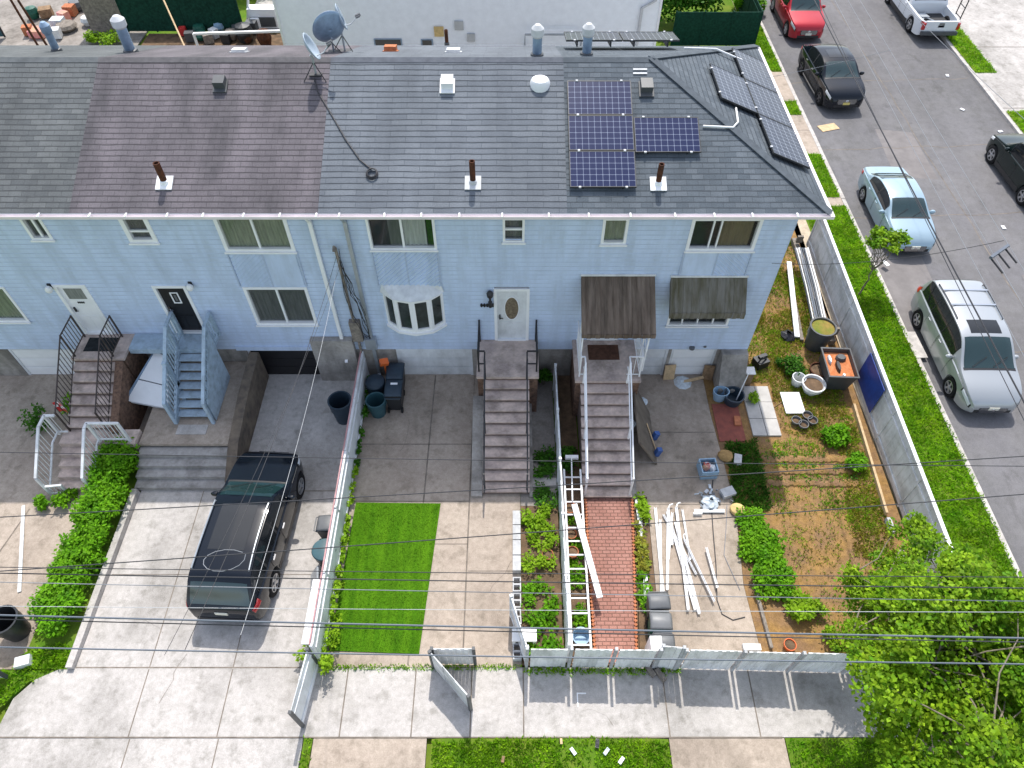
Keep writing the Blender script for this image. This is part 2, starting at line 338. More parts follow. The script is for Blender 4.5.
def tag(o, label=None, cat=None, group=None, kind=None):
    if label: o['label'] = label
    if cat: o['category'] = cat
    if group: o['group'] = group
    if kind: o['kind'] = kind
    return o
def thing(name, label, cat, loc=(0, 0, 0), rz=0, group=None):
    o = bpy.data.objects.new(name, None); COL.objects.link(o); o.location = loc; o.rotation_euler = (0, 0, rz); o.empty_display_size = .2
    return tag(o, label, cat, group)
def struct(name, mb, m, label, cat='ground'):
    return tag(mb.build(name, m), label, cat, kind='structure')
def copy_tree(o, parent=None):
    c = o.copy(); COL.objects.link(c); c.parent = parent
    for ch in list(o.children): copy_tree(ch, c)
    return c
def one(name, mb, m, label, cat, group=None, smooth=False):
    """a thing that is one mesh; origin moved to its base"""
    xs = [p[0] for p in mb.v]; ys = [p[1] for p in mb.v]; zs = [p[2] for p in mb.v]
    b = Vector(((min(xs) + max(xs)) / 2, (min(ys) + max(ys)) / 2, min(zs)))
    mb.v = [(p[0] - b.x, p[1] - b.y, p[2] - b.z) for p in mb.v]
    o = mb.build(name, m, smooth=smooth); o.location = b
    return tag(o, label, cat, group)

def rnd(a, b): return random.uniform(a, b)
def rdir():
    while True:
        v = Vector((rnd(-1, 1), rnd(-1, 1), rnd(-1, 1)))
        if .05 < v.length < 1: return v.normalized()
def leaves(mb, c, rad, n, l, w, squash=.8, shell=.35):
    c = Vector(c)
    for _ in range(n):
        d = rdir(); rr = rad * (shell + (1 - shell) * random.random() ** .6)
        p = c + Vector((d.x, d.y, d.z * squash)) * rr
        q = rdir(); q.z = q.z * .45 - .12; q = (q + Vector((d.x, d.y, 0)) * .4).normalized()
        k = rnd(.6, 1.45); mb.leaf(p, q, rdir() * .75 + Vector((0, 0, 1)) + d * .35, l * k, w * k)
def inpoly(x, y, P):
    r = False; n = len(P)
    for i in range(n):
        x1, y1 = P[i][:2]; x2, y2 = P[(i + 1) % n][:2]
        if (y1 > y) != (y2 > y) and x < (x2 - x1) * (y - y1) / (y2 - y1) + x1: r = not r
    return r
def grass(name, P, per_m2, h, m, label, z=0.012, cat='grass', dens=None):
    xs = [p[0] for p in P]; ys = [p[1] for p in P]; mb = MB(); A = (max(xs) - min(xs)) * (max(ys) - min(ys))
    for _ in range(int(A * per_m2)):
        x = rnd(min(xs), max(xs)); y = rnd(min(ys), max(ys))
        if not inpoly(x, y, P): continue
        if dens and random.random() > dens(x, y): continue
        for k in range(2):
            d = Vector((rnd(-1, 1), rnd(-1, 1), rnd(.35, 1.3))); hh = h * rnd(.5, 1.5)
            mb.leaf((x + rnd(-.02, .02), y + rnd(-.02, .02), z), d, rdir(), hh, hh * rnd(.22, .4))
    return tag(mb.build(name, m), label, cat, kind='stuff')
# ------------------------------------------------------------------ houses
EY, EZ, RY, RZ, BY = -.35, 6.95, 4.05, 8.75, 8.4
KS = (RZ - EZ) / (RY - EY); KL = math.sqrt(1 + KS * KS)
REX, HX = 8.1, 3.8
KH = (RZ - EZ) / (REX - HX); KHL = math.sqrt(1 + KH * KH)
def RF(px, py, off=0): return hit(px, py, (0, -KS, 1), EZ - KS * EY + off)
def RB(px, py, off=0): return hit(px, py, (0, KS, 1), RZ + KS * RY + off)
def RH(px, py, off=0): return hit(px, py, (KH, 0, 1), EZ + KH * REX + off)
def rz_front(Y): return EZ + KS * (Y - EY)
def rz_back(Y): return RZ - KS * (Y - RY)
SB = 1.35      # bottom of the siding
def rect(a, b, c, d):
    p = F(a, b); q = F(c, d); return (min(p.x, q.x), max(p.x, q.x), min(p.z, q.z), max(p.z, q.z))

class House:
    def __init__(s, label, x0, x1):
        s.x0, s.x1 = x0, x1; s.open = []; s.gar = []
        s.t = thing('town_house', label, 'house', ((x0 + x1) / 2, 0, 0))
    def siding(s):
        mb = MB(); step = .16; z = SB
        while z < 6.84:
            z1 = min(z + step, 6.84); zc = (z + z1) / 2; xs = [(s.x0, s.x1)]
            for (a, b, c, d) in s.open:
                if c < zc < d:
                    nx = []
                    for (p, q) in xs:
                        if b <= p or a >= q: nx.append((p, q)); continue
                        if a > p: nx.append((p, a))
                        if b < q: nx.append((b, q))
                    xs = nx
            for (p, q) in xs:
                zk = z + (z1 - z) * .80
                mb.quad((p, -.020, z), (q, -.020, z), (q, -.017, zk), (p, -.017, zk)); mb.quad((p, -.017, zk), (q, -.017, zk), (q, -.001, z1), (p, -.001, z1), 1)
                mb.quad((p, .0, z), (q, .0, z), (q, -.020, z), (p, -.020, z))
            z = z1
        mb.build('siding', ['siding', 'siding_groove_shade'], s.t)
        w = MB(); w.box(s.x0, s.x1, .14, 8.05, SB, 6.84, 0); w.box(s.x0, s.x1, .42, 8.05, 0, SB - .002, 1)
        w.quad((s.x0, 0, SB + .002), (s.x1, 0, SB + .002), (s.x1, .14, SB + .002), (s.x0, .14, SB + .002), 2)
        w.build('wall', ['interior', 'foundation', 'siding'], s.t)
        xs = [(s.x0, s.x1)]
        for (a, b) in s.gar:
            nx = []
            for (p, q) in xs:
                if b <= p or a >= q: nx.append((p, q)); continue
                if a > p: nx.append((p, a))
                if b < q: nx.append((b, q))
            xs = nx
        for (p, q) in xs: MB().box(p, q, 0, .42, 0, SB).build('foundation', 'foundation', s.t)
    def roof(s, m, hip=False):
        mb = MB(); x0, x1 = s.x0, s.x1; T = .13
        if not hip:
            u = lambda x, L: (x, L)
            L = (RY - EY) * KL
            mb.poly([(x0, EY, EZ), (x1, EY, EZ), (x1, RY, RZ), (x0, RY, RZ)], 0, [(x0, 0), (x1, 0), (x1, L), (x0, L)])
            mb.poly([(x1, BY, rz_back(BY)), (x0, BY, rz_back(BY)), (x0, RY, RZ), (x1, RY, RZ)], 0, [(x1, 0), (x0, 0), (x0, L), (x1, L)])
            mb.box(x0, x1, EY + .003, EY + .03, EZ - T, EZ - .004, 1); mb.box(x0, x1, BY - .03, BY - .003, EZ - T, EZ - .004, 1)
            mb.quad((x0, EY + .03, EZ - T + .01), (x1, EY + .03, EZ - T + .01), (x1, .02, EZ - T + .01), (x0, .02, EZ - T + .01), 1)
            mb.profile([(RY - .15, RZ - .15 * KS + .012), (RY, RZ + .022), (RY + .15, RZ - .15 * KS + .012)], 'x', x0, x1, 2)
        else:
            L = (RY - EY) * KL
            mb.poly([(x0, EY, EZ), (REX, EY, EZ), (HX, RY, RZ), (x0, RY, RZ)], 0, [(x0, 0), (REX, 0), (HX, L), (x0, L)])
            mb.poly([(REX, BY, EZ), (x0, BY, EZ), (x0, RY, RZ), (HX, RY, RZ)], 0, [(REX, 0), (x0, 0), (x0, L), (HX, L)])
            L2 = (REX - HX) * KHL
            mb.poly([(REX, EY, EZ), (REX, BY, EZ), (HX, RY, RZ)], 0, [(EY, 0), (BY, 0), (RY, L2)])
            mb.box(x0, REX, EY + .003, EY + .03, EZ - T, EZ - .004, 1); mb.box(REX - .03, REX - .003, EY + .03, BY - .03, EZ - T, EZ - .004, 1)
            mb.box(x0, REX, BY - .03, BY - .003, EZ - T, EZ - .004, 1)
            mb.quad((x0, EY + .03, EZ - T + .01), (REX - .03, EY + .03, EZ - T + .01), (REX - .03, .02, EZ - T + .01), (x0, .02, EZ - T + .01), 1)
            mb.quad((x1, .02, EZ - T + .01), (REX - .03, .02, EZ - T + .01), (REX - .03, BY - .03, EZ - T + .01), (x1, BY - .03, EZ - T + .01), 1)
            mb.profile([(RY - .15, RZ - .15 * KS + .012), (RY, RZ + .022), (RY + .15, RZ - .15 * KS + .012)], 'x', x0, HX, 2)
            for yy in (EY, BY):
                a = Vector((HX, RY, RZ + .012)); b = Vector((REX, yy, EZ + .012)); mb.bar(a, b, .22, .025, 2)
        s.rf = mb.build('roof', [m, 'white', m + '_cap'], s.t)
        g = MB(); xe = REX if hip else x1
        g.profile([(EY - .10, EZ - .115), (EY - .001, EZ - .115), (EY - .001, EZ - .02), (EY - .012, EZ - .02), (EY - .012, EZ - .1), (EY - .09, EZ - .1), (EY - .105, EZ - .02), (EY - .115, EZ - .02)], 'x', x0, xe)
        if hip: g.box(REX + .001, REX + .1, EY - .1, BY, EZ - .115, EZ - .02)
        s.gut = g.build('gutter', 'gutter', s.t)
        x = x0 + .55
        while x < xe: MB().box(x - .02, x + .02, EY - .13, EY + .06, EZ - .03, EZ + .008).build('bracket', 'white', s.gut); x += rnd(.9, 1.2)
    def window(s, r, kind='slider', cur='curtain_dark', fw=.075, sill=True, cfrac=(0, 1)):
        x0, x1, z0, z1 = r; s.open.append((x0 + .02, x1 - .02, z0 + .02, z1 - .02))
        f = MB()
        f.box(x0, x0 + fw, -.05, .09, z0, z1); f.box(x1 - fw, x1, -.05, .09, z0, z1)
        f.box(x0 + fw, x1 - fw, -.05, .09, z1 - fw, z1); f.box(x0 + fw, x1 - fw, -.05, .09, z0, z0 + fw)
        if sill: f.box(x0 - .03, x1 + .03, -.10, -.052, z0 - .03, z0 + .02)
        if kind == 'slider':
            xm = (x0 + x1) / 2; f.box(xm - .03, xm + .03, .0, .075, z0 + fw, z1 - fw)
        elif kind == 'triple':
            for t_ in (.33, .44): xm = x0 + (x1 - x0) * t_; f.box(xm - .02, xm + .02, .0, .075, z0 + fw, z1 - fw)
        elif kind == 'hung':
            zm = (z0 + z1) / 2; f.box(x0 + fw, x1 - fw, .0, .075, zm - .03, zm + .03)
        elif kind == 'hung_low':
            zm = z0 + (z1 - z0) * .38; f.box(x0 + fw, x1 - fw, .0, .075, zm - .03, zm + .03)
        elif kind == 'four':
            for t_ in (.25, .5, .75): xm = x0 + (x1 - x0) * t_; f.box(xm - .02, xm + .02, .0, .075, z0 + fw, z1 - fw)
        w = f.build('window', 'white', s.t)
        MB().box(x0 + fw, x1 - fw, .045, .055, z0 + fw, z1 - fw).build('pane', 'glass', w)
        if cur:
            a = x0 + fw + (x1 - x0 - 2 * fw) * cfrac[0]; b = x0 + fw + (x1 - x0 - 2 * fw) * cfrac[1]
            c = MB(); n = max(4, int((b - a) / .06))
            for i in range(n):
                ya, yb = (.09 + .02 * (i % 2), .09 + .02 * ((i + 1) % 2)); xa = a + (b - a) * i / n; xb = a + (b - a) * (i + 1) / n
                c.quad((xa, ya, z0 + fw), (xb, yb, z0 + fw), (xb, yb, z1 - fw), (xa, ya, z1 - fw))
            c.build('curtain', cur, w)
        return w
    def door(s, r, m, label=None, trim='white', glass=None, fw=.09, handle_left=True):
        x0, x1, z0, z1 = r; s.open.append((x0 + .02, x1 - .02, z0, z1 - .02))
        f = MB(); f.box(x0, x0 + fw, -.05, .10, z0, z1); f.box(x1 - fw, x1, -.05, .10, z0, z1); f.box(x0 + fw, x1 - fw, -.05, .10, z1 - fw, z1)
        f.box(x0 + fw, x1 - fw, -.07, .10, z0, z0 + .06)
        fr = f.build('door_frame', trim, s.t)
        d = MB(); d.box(x0 + fw, x1 - fw, .03, .08, z0 + .06, z1 - fw)
        w = x1 - x0 - 2 * fw; a = x0 + fw
        for (u0, u1, v0, v1) in ((.14, .46, .08, .36), (.54, .86, .08, .36)): d.box(a + w * u0, a + w * u1, .018, .029, z0 + (z1 - z0) * v0, z0 + (z1 - z0) * v1)
        do = d.build('door', m, s.t)
        if label: do['label'] = label
        hx = a + .08 if handle_left else a + w - .08
        h = MB(); h.box(hx - .02, hx + .02, -.02, .03, z0 + .95, z0 + 1.12); h.bar((hx, -.03, z0 + 1.0), (hx + (.1 if handle_left else -.1), -.03, z0 + 1.0), .02)
        h.build('handle', 'plastic_black' if m != 'black_door_dark_garage' else 'chrome', do)
        if glass == 'oval':
            g = MB(); g.lathe([(1.0, 0), (.9, .02), (0.0, .02)], n=24)
            g.v = [(a + w / 2 + p[0] * .20, .012 - p[2] * .3, z0 + (z1 - z0) * .62 + p[1] * .46) for p in g.v]; g.build('oval_glass', 'oval', do)
            g = MB(); cx = a + w / 2; cz = z0 + (z1 - z0) * .62
            g.tube([(cx + .215 * math.cos(k * math.pi / 12), .016, cz + .475 * math.sin(k * math.pi / 12)) for k in range(25)], .018, 5, cap=False); g.build('glass_rim', 'white', do)
        elif glass == 'top':
            g = MB(); g.box(a + w * .14, a + w * .82, .02, .029, z0 + (z1 - z0) * .70, z0 + (z1 - z0) * .90); g.build('door_light', 'curtain_dark', do)
            g = MB(); [g.box(a + w * (.36 + .07 * k), a + w * (.41 + .07 * k), .015, .028, z0 + (z1 - z0) * .615, z0 + (z1 - z0) * .645) for k in range(4)]; g.build('door_number', 'letter', do)
        elif glass == 'small':
            g = MB(); u0, u1, v0, v1 = a + w * .36, a + w * .66, z0 + (z1 - z0) * .62, z0 + (z1 - z0) * .84
            for q in ((u0, u0 + .035, v0, v1), (u1 - .035, u1, v0, v1), (u0 + .035, u1 - .035, v0, v0 + .035), (u0 + .035, u1 - .035, v1 - .035, v1)): g.box(q[0], q[1], .012, .029, q[2], q[3])
            g.build('light_frame', 'white', do); MB().box(u0 + .09, u1 - .09, .016, .029, v0 + .1, v1 - .1).build('door_light', 'plastic_grey', do)
        return do
    def garage(s, x0, x1, m='white', ztop=None, open_=False):
        zt = ztop or SB - .03; s.gar.append((x0, x1))
        f = MB(); f.box(x0, x0 + .08, .02, .40, 0, zt + .02); f.box(x1 - .08, x1, .02, .40, 0, zt + .02); f.box(x0 + .08, x1 - .08, .02, .40, zt - .06, zt + .02)
        f.build('garage_frame', 'panel_pale', s.t)
        d = MB(); n = 3; h = (zt - .06) / n
        for i in range(n):
            d.box(x0 + .08, x1 - .08, .045, .09, i * h + .008, (i + 1) * h - .008)
            if not open_: d.box(x0 + .16, x1 - .16, .036, .044, i * h + .06, (i + 1) * h - .06)
        d.build('garage_door_or_dark', m, s.t)
    def diag(s, x0, x1, z0, z1, direc=1, plain=False):
        b = MB(); b.box(x0, x1, -.035, -.0215, z0, z1)
        if not plain:
            c = -2.0 + 0
            while c < (x1 - x0) + (z1 - z0):
                pts = []
                for u in np.linspace(0, x1 - x0, 60):
                    v = (c - u) if direc > 0 else (u - (x1 - x0) + c)
                    if 0 <= v <= z1 - z0: pts.append((x0 + u, -.040, z0 + v))
                if len(pts) > 1: b.bar(pts[0], pts[-1], .045, .018)
                c += .145
        b.build('siding_panel', 'siding', s.t)
    def trim(s, r, m='siding_dark'): MB().box(r[0], r[1], -.05, -.0215, r[2], r[3]).build('trim_strip', m, s.t)
    def downspout(s, px, py, px2, py2, m):
        a = F(px, py, -.09); z0 = F(px2, py2, -.09).z; x = (a.x + F(px2, py2, -.09).x) / 2
        d = MB(); d.box(x - .05, x + .05, -.135, -.045, max(z0, .15), 6.5)
        d.bar((x, -.09, 6.48), (x, -.36, EZ - .1), .08); d.bar((x, -.09, max(z0, .15) + .05), (x, -.28, max(z0, .15) - .06), .09)
        d.build('downspout', m, s.gut)
    def lamp(s, px, py, m='white_plastic'):
        p = F(px, py, -.12); l = MB(); l.box(p.x - .05, p.x + .05, -.05, -.0, p.z - .07, p.z + .12); l.build('wall_lamp', 'black_iron', s.t)
        g = MB(); g.lathe([(0, -.11), (.06, -.10), (.10, -.04), (.10, .03), (.05, .1), (0, .11)], (p.x, -.14, p.z), 10); g.build('lamp_globe', m, s.t, smooth=True)

for n_, c_ in (('roof_old_green', (.12, .13, .135)), ('roof_brown', (.12, .115, .12)), ('roof_grey', (.12, .13, .15)), ('roof_slate', (.09, .105, .12))): mat(n_ + '_cap', c_, .85, var=.15, scale=5)
mat('glass_bow', (.03, .04, .036), .08, var=.5, scale=2.5, spec=.6)
mat('oval', (.10, .075, .05), .25, col2=(.25, .20, .13), scale=14)

# ---- first house (white door with a dark mat)
h1 = House('left end house with a weathered green grey roof and a plain white front door', -17.6, -11.28)
h1.window(rect(16, 213.4, 54.7, 239), 'slider', 'curtain_dark')
a = rect(2.6, 286, 30.7, 321); h1.window((a[1] - 1.9, a[1], a[2], a[3]), 'slider', 'curtain_green')
h1.door((-13.25, -12.30) + rect(54, 284, 111, 333)[2:], 'white', None, 'white', 'top')
h1.garage(F(9, 352).x, F(9, 352).x + 2.5)
h1.siding(); h1.roof('roof_old_green'); h1.lamp(49, 289)
# ---- second house
h2 = House('house with a brownish weathered roof and a black front door above blue wooden stairs', -11.28, -4.94)
wa = rect(209.4, 214.7, 296.4, 251); wb = rect(240.7, 286.3, 318.5, 324)
xa, xb = F(226, 250).x, F(296.4, 251).x
wa = (xa, xb, wa[2], wa[3]); xa2, xb2 = F(257, 322).x, F(318.5, 324).x; wb = (xa2, xb2, wb[2], wb[3])
h2.window((-10.32, -9.55) + rect(117, 213.4, 159, 242)[2:], 'hung_low', 'curtain_dark', .12); h2.window(wa, 'slider', 'curtain_green', .10); h2.window(wb, 'slider', 'curtain_dark', .09)
xm = (wa[0] + wa[1]) / 2
h2.diag(wa[0] + .05, xm - .02, wb[3] + .03, wa[2] - .06, -1); h2.diag(xm + .02, wa[1] - .05, wb[3] + .03, wa[2] - .06, 1, True)
for q in (wa[0], xm, wa[1]): h2.trim((q - .02, q + .02, wb[3] + .03, wa[2] - .06))
h2.door((-10.40, -9.42) + rect(155, 285, 208, 332)[2:], 'black_door_dark_garage', None, 'white', 'small')
gx0, gx1 = F(247, 351).x, F(330, 372).x - .05
h2.garage(gx0, gx1, 'black_door_dark_garage', SB - .06, True)  # black panel paints the darkness inside the open garage
h2.siding(); h2.roof('roof_brown'); h2.lamp(190, 287); 
h2.downspout(307.6, 215, 347, 357, 'white')
p = F(345, 340); MB().box(F(325, 380).x, -4.97, -.22, -.0, 0, 1.95).build('pier', 'foundation', h2.t)
MB().box(h2.x0 + 2.5, F(330, 350).x, -.06, -.022, SB - .02, SB + .16).build('skirt_board', 'siding', h2.t)
# ---- third house
h3 = House('house with a plain grey shingle roof and a white door with an oval glass', -4.94, 1.40)
wa = (F(371, 248).x, F(437.5, 249).x) + rect(366, 216, 438, 249)[2:]
w = h3.window(wa, 'slider', 'curtain', .07, True, (.52, .88)); 
MB().box(wa[0] + (wa[1] - wa[0]) * .30, wa[0] + (wa[1] - wa[0]) * .50, .08, .095, wa[2] + .08, wa[3] - .08).build('curtain', 'curtain_dark', w)
MB().box(wa[1] - .24, wa[1] - .075, .08, .095, wa[2] + .08, wa[3] - .08).build('blind', 'leaf_dark', w)
h3.window(rect(502.5, 217, 524.5, 241.5), 'hung', 'curtain_dark', .065)
bz1, bz0 = 3.92, 2.56; bx0, bx1 = F(382, 291).x, F(446, 324).x; bxc = (bx0 + bx1) / 2
xm = (wa[0] + wa[1]) / 2
h3.diag(wa[0] + .03, xm - .02, 4.12, wa[2] - .06, -1); h3.diag(xm + .02, wa[1] - .03, 4.12, wa[2] - .06, -1)
for q in (wa[0], xm, wa[1]): h3.trim((q - .02, q + .02, 4.12, wa[2] - .06))
arc = [(bxc + (bx1 - bx0) / 2 * math.sin(t) / math.sin(1.05), -.02 - .42 * (math.cos(t) - math.cos(1.05)) / (1 - math.cos(1.05))) for t in np.linspace(-1.05, 1.05, 5)]
b = MB()
for i in range(4):
    (xa, ya), (xb, yb) = arc[i], arc[i + 1]
    A = lambda t, z, o=0: (xa + (xb - xa) * t + o * (yb - ya), ya + (yb - ya) * t - o * (xb - xa), z)
    for (t0, t1, za, zb) in ((0, .17, bz0, bz1), (.83, 1, bz0, bz1), (.17, .83, bz0, bz0 + .13), (.17, .83, bz1 - .13, bz1)):
        b.add([A(t0, za), A(t1, za), A(t1, zb), A(t0, zb), A(t0, za, -.12), A(t1, za, -.12), A(t1, zb, -.12), A(t0, zb, -.12)], [(0, 1, 2, 3), (4, 7, 6, 5), (0, 4, 5, 1), (1, 5, 6, 2), (2, 6, 7, 3), (3, 7, 4, 0)])
arc2 = [(bxc + (x - bxc) * 1.04, y - .05) for x, y in arc]
b.prism([(arc2[0][0], -.0)] + arc2 + [(arc2[-1][0], -.0)], bz0 - .08, bz0 - .002)
bw = b.build('bow_window', 'white', h3.t)
for i in range(4):
    (xa, ya), (xb, yb) = arc[i], arc[i + 1]; t0, t1 = .15, .85
    pa = (xa + (xb - xa) * t0, ya + (yb - ya) * t0 + .05); pb = (xa + (xb - xa) * t1, ya + (yb - ya) * t1 + .05)
    MB().quad((pa[0], pa[1], bz0 + .1), (pb[0], pb[1], bz0 + .1), (pb[0], pb[1], bz1 - .1), (pa[0], pa[1], bz1 - .1)).build('pane', 'glass_bow', bw)
b = MB(); tp = [(bxc + (x - bxc) * 1.05, y - .06, bz1 + .002) for x, y in arc]
b.add([(bxc + (x - bxc) * .98, -.025, bz1 + .26) for x, y in arc] + tp, [(i, i + 1, i + 6, i + 5) for i in range(4)] + [(0, 5, 5, 0)][:0])
b.poly([tp[0], tp[1], tp[2], tp[3], tp[4]][::-1]); b.build('window_canopy', 'white_old', bw)
h3.open.append((bx0 + .1, bx1 - .1, bz0 + .05, bz1 - .05))
h3.door(rect(493.5, 288, 528.5, 340), 'panel_pale', None, 'white', 'oval')
h3.garage(F(396, 352).x, F(472, 352).x, 'panel_pale')
h3.siding(); h3.roof('roof_grey')
h3.downspout(344.5, 218, 379, 374, 'grey_metal')
p = F(490, 296, -.1); l = MB(); l.lathe([(0, .22), (.05, .2), (.10, .12), (.09, -.0), (.03, -.08), (.03, -.2), (.06, -.22), (.06, -.42), (0, -.43)], (p.x, -.12, p.z), 10); l.build('wall_lamp', 'black_iron', h3.t, smooth=True)
p = F(488, 304.5); l = MB()
for k in range(5): l.lathe([(.055, -.012), (.055, .012), (.0, .012)], (0, 0, 0), 8)
for k in range(5):
    for j in range(24): i = k * 24 + j; q = l.v[i]; l.v[i] = (p.x - .19 + k * .085 + q[0] * .75, -.035 + q[2], p.z + q[1] * 1.35)
l.build('house_number', 'letter', h3.t)
# electric service at the party wall
e = MB(); p0 = F(337, 246, -.12); x = F(350, 300, -.12).x
e.tube([(x - .05, -.12, 1.0), (x - .05, -.12, 5.6), (x - .05, -.2, 5.72), (x - .05, -.3, 5.64)], .045, 8); e.build('service_mast', 'wood_grey', h3.t)
e = MB(); e.box(x - .2, x + .12, -.2, -.03, 1.9, 2.75); e.build('meter_box', 'wood_grey', h3.t)
e = MB(); e.box(x + .16, x + .5, -.22, -.03, 1.55, 2.0); e.build('junction_box', 'grey_metal', h3.t)
for k in range(7):
    c = MB(); xx = x + rnd(-.25, .45); za, zb = rnd(4.6, 5.6), rnd(1.6, 3.4); pts = []
    for t in np.linspace(0, 1, 9): pts.append((x + (xx - x) * math.sin(t * 3.0) + rnd(-.06, .06) + .35 * t, -.10 - .12 * math.sin(t * 3.1) - rnd(0, .06), za + (zb - za) * t))
    c.tube(pts, .010, 5); c.build('service_cable', 'wire', h3.t, smooth=True)
# ---- fourth house
h4 = House('corner house with solar panels on its slate roof and brown metal awnings', 1.40, 7.5)
h4.window(rect(603.5, 217, 625.5, 243.5), 'single', 'curtain_green', .075)
wa = (F(684.7, 250).x, F(753, 250).x) + rect(694, 217, 753, 250)[2:]
h4.window(wa, 'triple', 'blind', .09, True, (.45, .95))
wb = (F(666, 325).x, F(727, 325).x, F(666, 325).z, F(700, 286).z)
h4.window(wb, 'four', None, .07)
xm = (wa[0] + wa[1]) / 2
h4.diag(wa[0] + .03, xm - .02, 4.5, wa[2] - .06, 1, True); h4.diag(xm + .02, wa[1] - .03, 4.5, wa[2] - .06, 1)
for q in (wa[0], xm, wa[1]): h4.trim((q - .02, q + .02, 4.5, wa[2] - .06))
h4.door((2.35, 3.3, 1.82, 3.95), 'white', None, 'white')
h4.garage(F(641, 354).x, F(668, 354).x, 'panel_pale'); h4.garage(F(671, 354).x, F(716, 354).x, 'white')
h4.siding(); h4.roof('roof_slate', True)
MB().profile([(0.002, 0), (-.85, 0), (-.85, .25), (-.25, SB), (0.002, SB)], 'x', F(722, 346).x, 7.5).build('wing_wall', 'foundation', h4.t)
MB().box(7.502, 7.52, 0, 8.05, SB, 6.82).build('end_siding', 'siding', h4.t)
MB().box(7.501, 7.515, 0.01, 8.05, 0, SB).build('end_foundation', 'foundation', h4.t)
def awning(name_m, x0, x1, y1, zt, zf, drop, n, label, posts=None):
    b = MB(); w = (x1 - x0) / n
    for i in range(n):
        o = .016 if i % 2 else 0; a, c = x0 + i * w, x0 + (i + 1) * w
        b.add([(a, -.03, zt + o), (c, -.03, zt + o), (c, y1, zf + o), (a, y1, zf + o), (a, -.03, zt + o - .02), (c, -.03, zt + o - .02), (c, y1, zf + o - .02), (a, y1, zf + o - .02)],
              [(0, 3, 2, 1), (4, 5, 6, 7), (0, 1, 5, 4), (1, 2, 6, 5), (2, 3, 7, 6), (3, 0, 4, 7)])
        b.box(a, c, y1 - .012 - o, y1 - .002 - o, zf - drop, zf + o)
    for xx in (x0, x1): b.add([(xx, -.03, zt), (xx, y1, zf), (xx, y1, zf - drop), (xx, -.03, zt - drop)], [(0, 1, 2, 3)])
    a = b.build('awning', name_m, h4.t); a['label'] = label
    MB().box(x0 - .02, x1 + .02, -.07, -.02, zt + .01, zt + .07).build('awning_rail', 'white_old', a)
    return a
a1 = awning('awning', F(581, 278).x, F(652, 278).x + .06, -1.45, 4.52, 3.60, .14, 16, 'large dark brown metal awning over the porch')
a2 = awning('awning_moss', F(671, 277).x, F(747, 277).x, -.72, 4.47, 3.72, .22, 18, 'smaller mossy metal awning over the window')
for x in (F(581, 278).x + .06, F(652, 278).x - .06):
    for y in (-1.28, -.75):
        b = MB(); b.box(x - .02, x + .02, y - .02, y + .02, 1.8, 3.6 if y < -1 else 3.85); b.build('awning_post', 'white', a1)
    b = MB(); z = 1.9; k = 0
    while z < 3.4: b.bar((x, -1.28 if k % 2 else -.77, z), (x, -.77 if k % 2 else -1.28, z + .25), .02); z += .25; k += 1
    b.build('lattice', 'white', a1)
c = MB(); p = F(700, 347, -.05); c.lathe([(0, 0), (.09, 0), (.09, -.06), (0, -.06)], (p.x - .25, -.06, p.z), 10); c.box(p.x + .12, p.x + .2, -.06, -.0, p.z - .03, p.z + .03); c.build('flood_lamp', 'plastic_grey', h4.t)
# ------------------------------------------------------------------ on the roofs
def pipe(house, px, py, toppy, r, m, capm=None, back=True, flash=None, label=None):
    p = (RB if back else RF)(px, py); zb = p.z
    v = ray(px, toppy); t = (p.y - CAM.y) / v.y; zt = (CAM + v * t).z
    mb = MB(); mb.lathe([(r, -.15), (r, zt - zb), (r * .7, zt - zb), (r * .7, zt - zb - .1)], tuple(p), 14)
    mb.lathe([(r * 1.5, -.05), (r * 1.35, .08), (r, .1)], tuple(p), 14, 1)
    o = mb.build('vent_pipe', [m, 'plastic_dkgrey' if not flash else flash], house.rf, smooth=True)
    if label: o['label'] = label
    if capm:
        c = MB(); c.lathe([(r * 1.0, zt - zb - .22), (r * 1.35, zt - zb - .16), (r * 1.35, zt - zb + .02), (r * .6, zt - zb + .12), (0, zt - zb + .13)], tuple(p), 14); c.build('pipe_cap', capm, house.t, smooth=True)
    if flash: q = MB(); q.obox((p.x, p.y - .02, zb + .02), (.42, .40, .03), (math.atan(KS) * (-1 if back else 1), 0, 0)); q.build('flashing', flash, house.t)
pipe(h1, 57, 51, 26, .11, 'galv', 'galv'); pipe(h2, 131, 52, 20, .15, 'galv', 'lead')
pipe(h3, 537, 56, 29, .13, 'galv', 'lead'); pipe(h4, 586.5, 55, 28, .13, 'galv', 'lead')
pipe(h3, 447, 45, 30, .06, 'rust')
pipe(h2, 165, 183, 163, .085, 'rust', None, False, 'white'); pipe(h3, 473, 183, 161, .075, 'rust', None, False, 'lead'); pipe(h4, 658, 184, 164, .075, 'rust', None, False, 'white')
def roofbox(house, name, px, py, sx, sy, h, m, back=False, dome=False, legs=False):
    p = (RB if back else RF)(px, py); a = math.atan(KS) * (-1 if back else 1); b = MB()
    if dome: b.lathe([(.27, -.1), (.27, .06), (.22, .14), (.1, .19), (0, .2)], tuple(p), 18)
    else:
        b.obox((p.x, p.y, p.z + h / 2), (sx, sy, h), (a * .6, 0, 0)); b.obox((p.x, p.y - .04, p.z + .02), (sx * 1.25, sy * 1.35, .03), (a, 0, 0))
    b.build(name, m, house.rf, smooth=dome)
roofbox(h2, 'roof_vent', 221, 86, .30, .30, .22, 'plastic_dkgrey'); roofbox(h3, 'roof_vent', 447.5, 86, .32, .34, .22, 'white'); roofbox(h3, 'dome_vent', 540, 84, 0, 0, 0, 'white', dome=True)
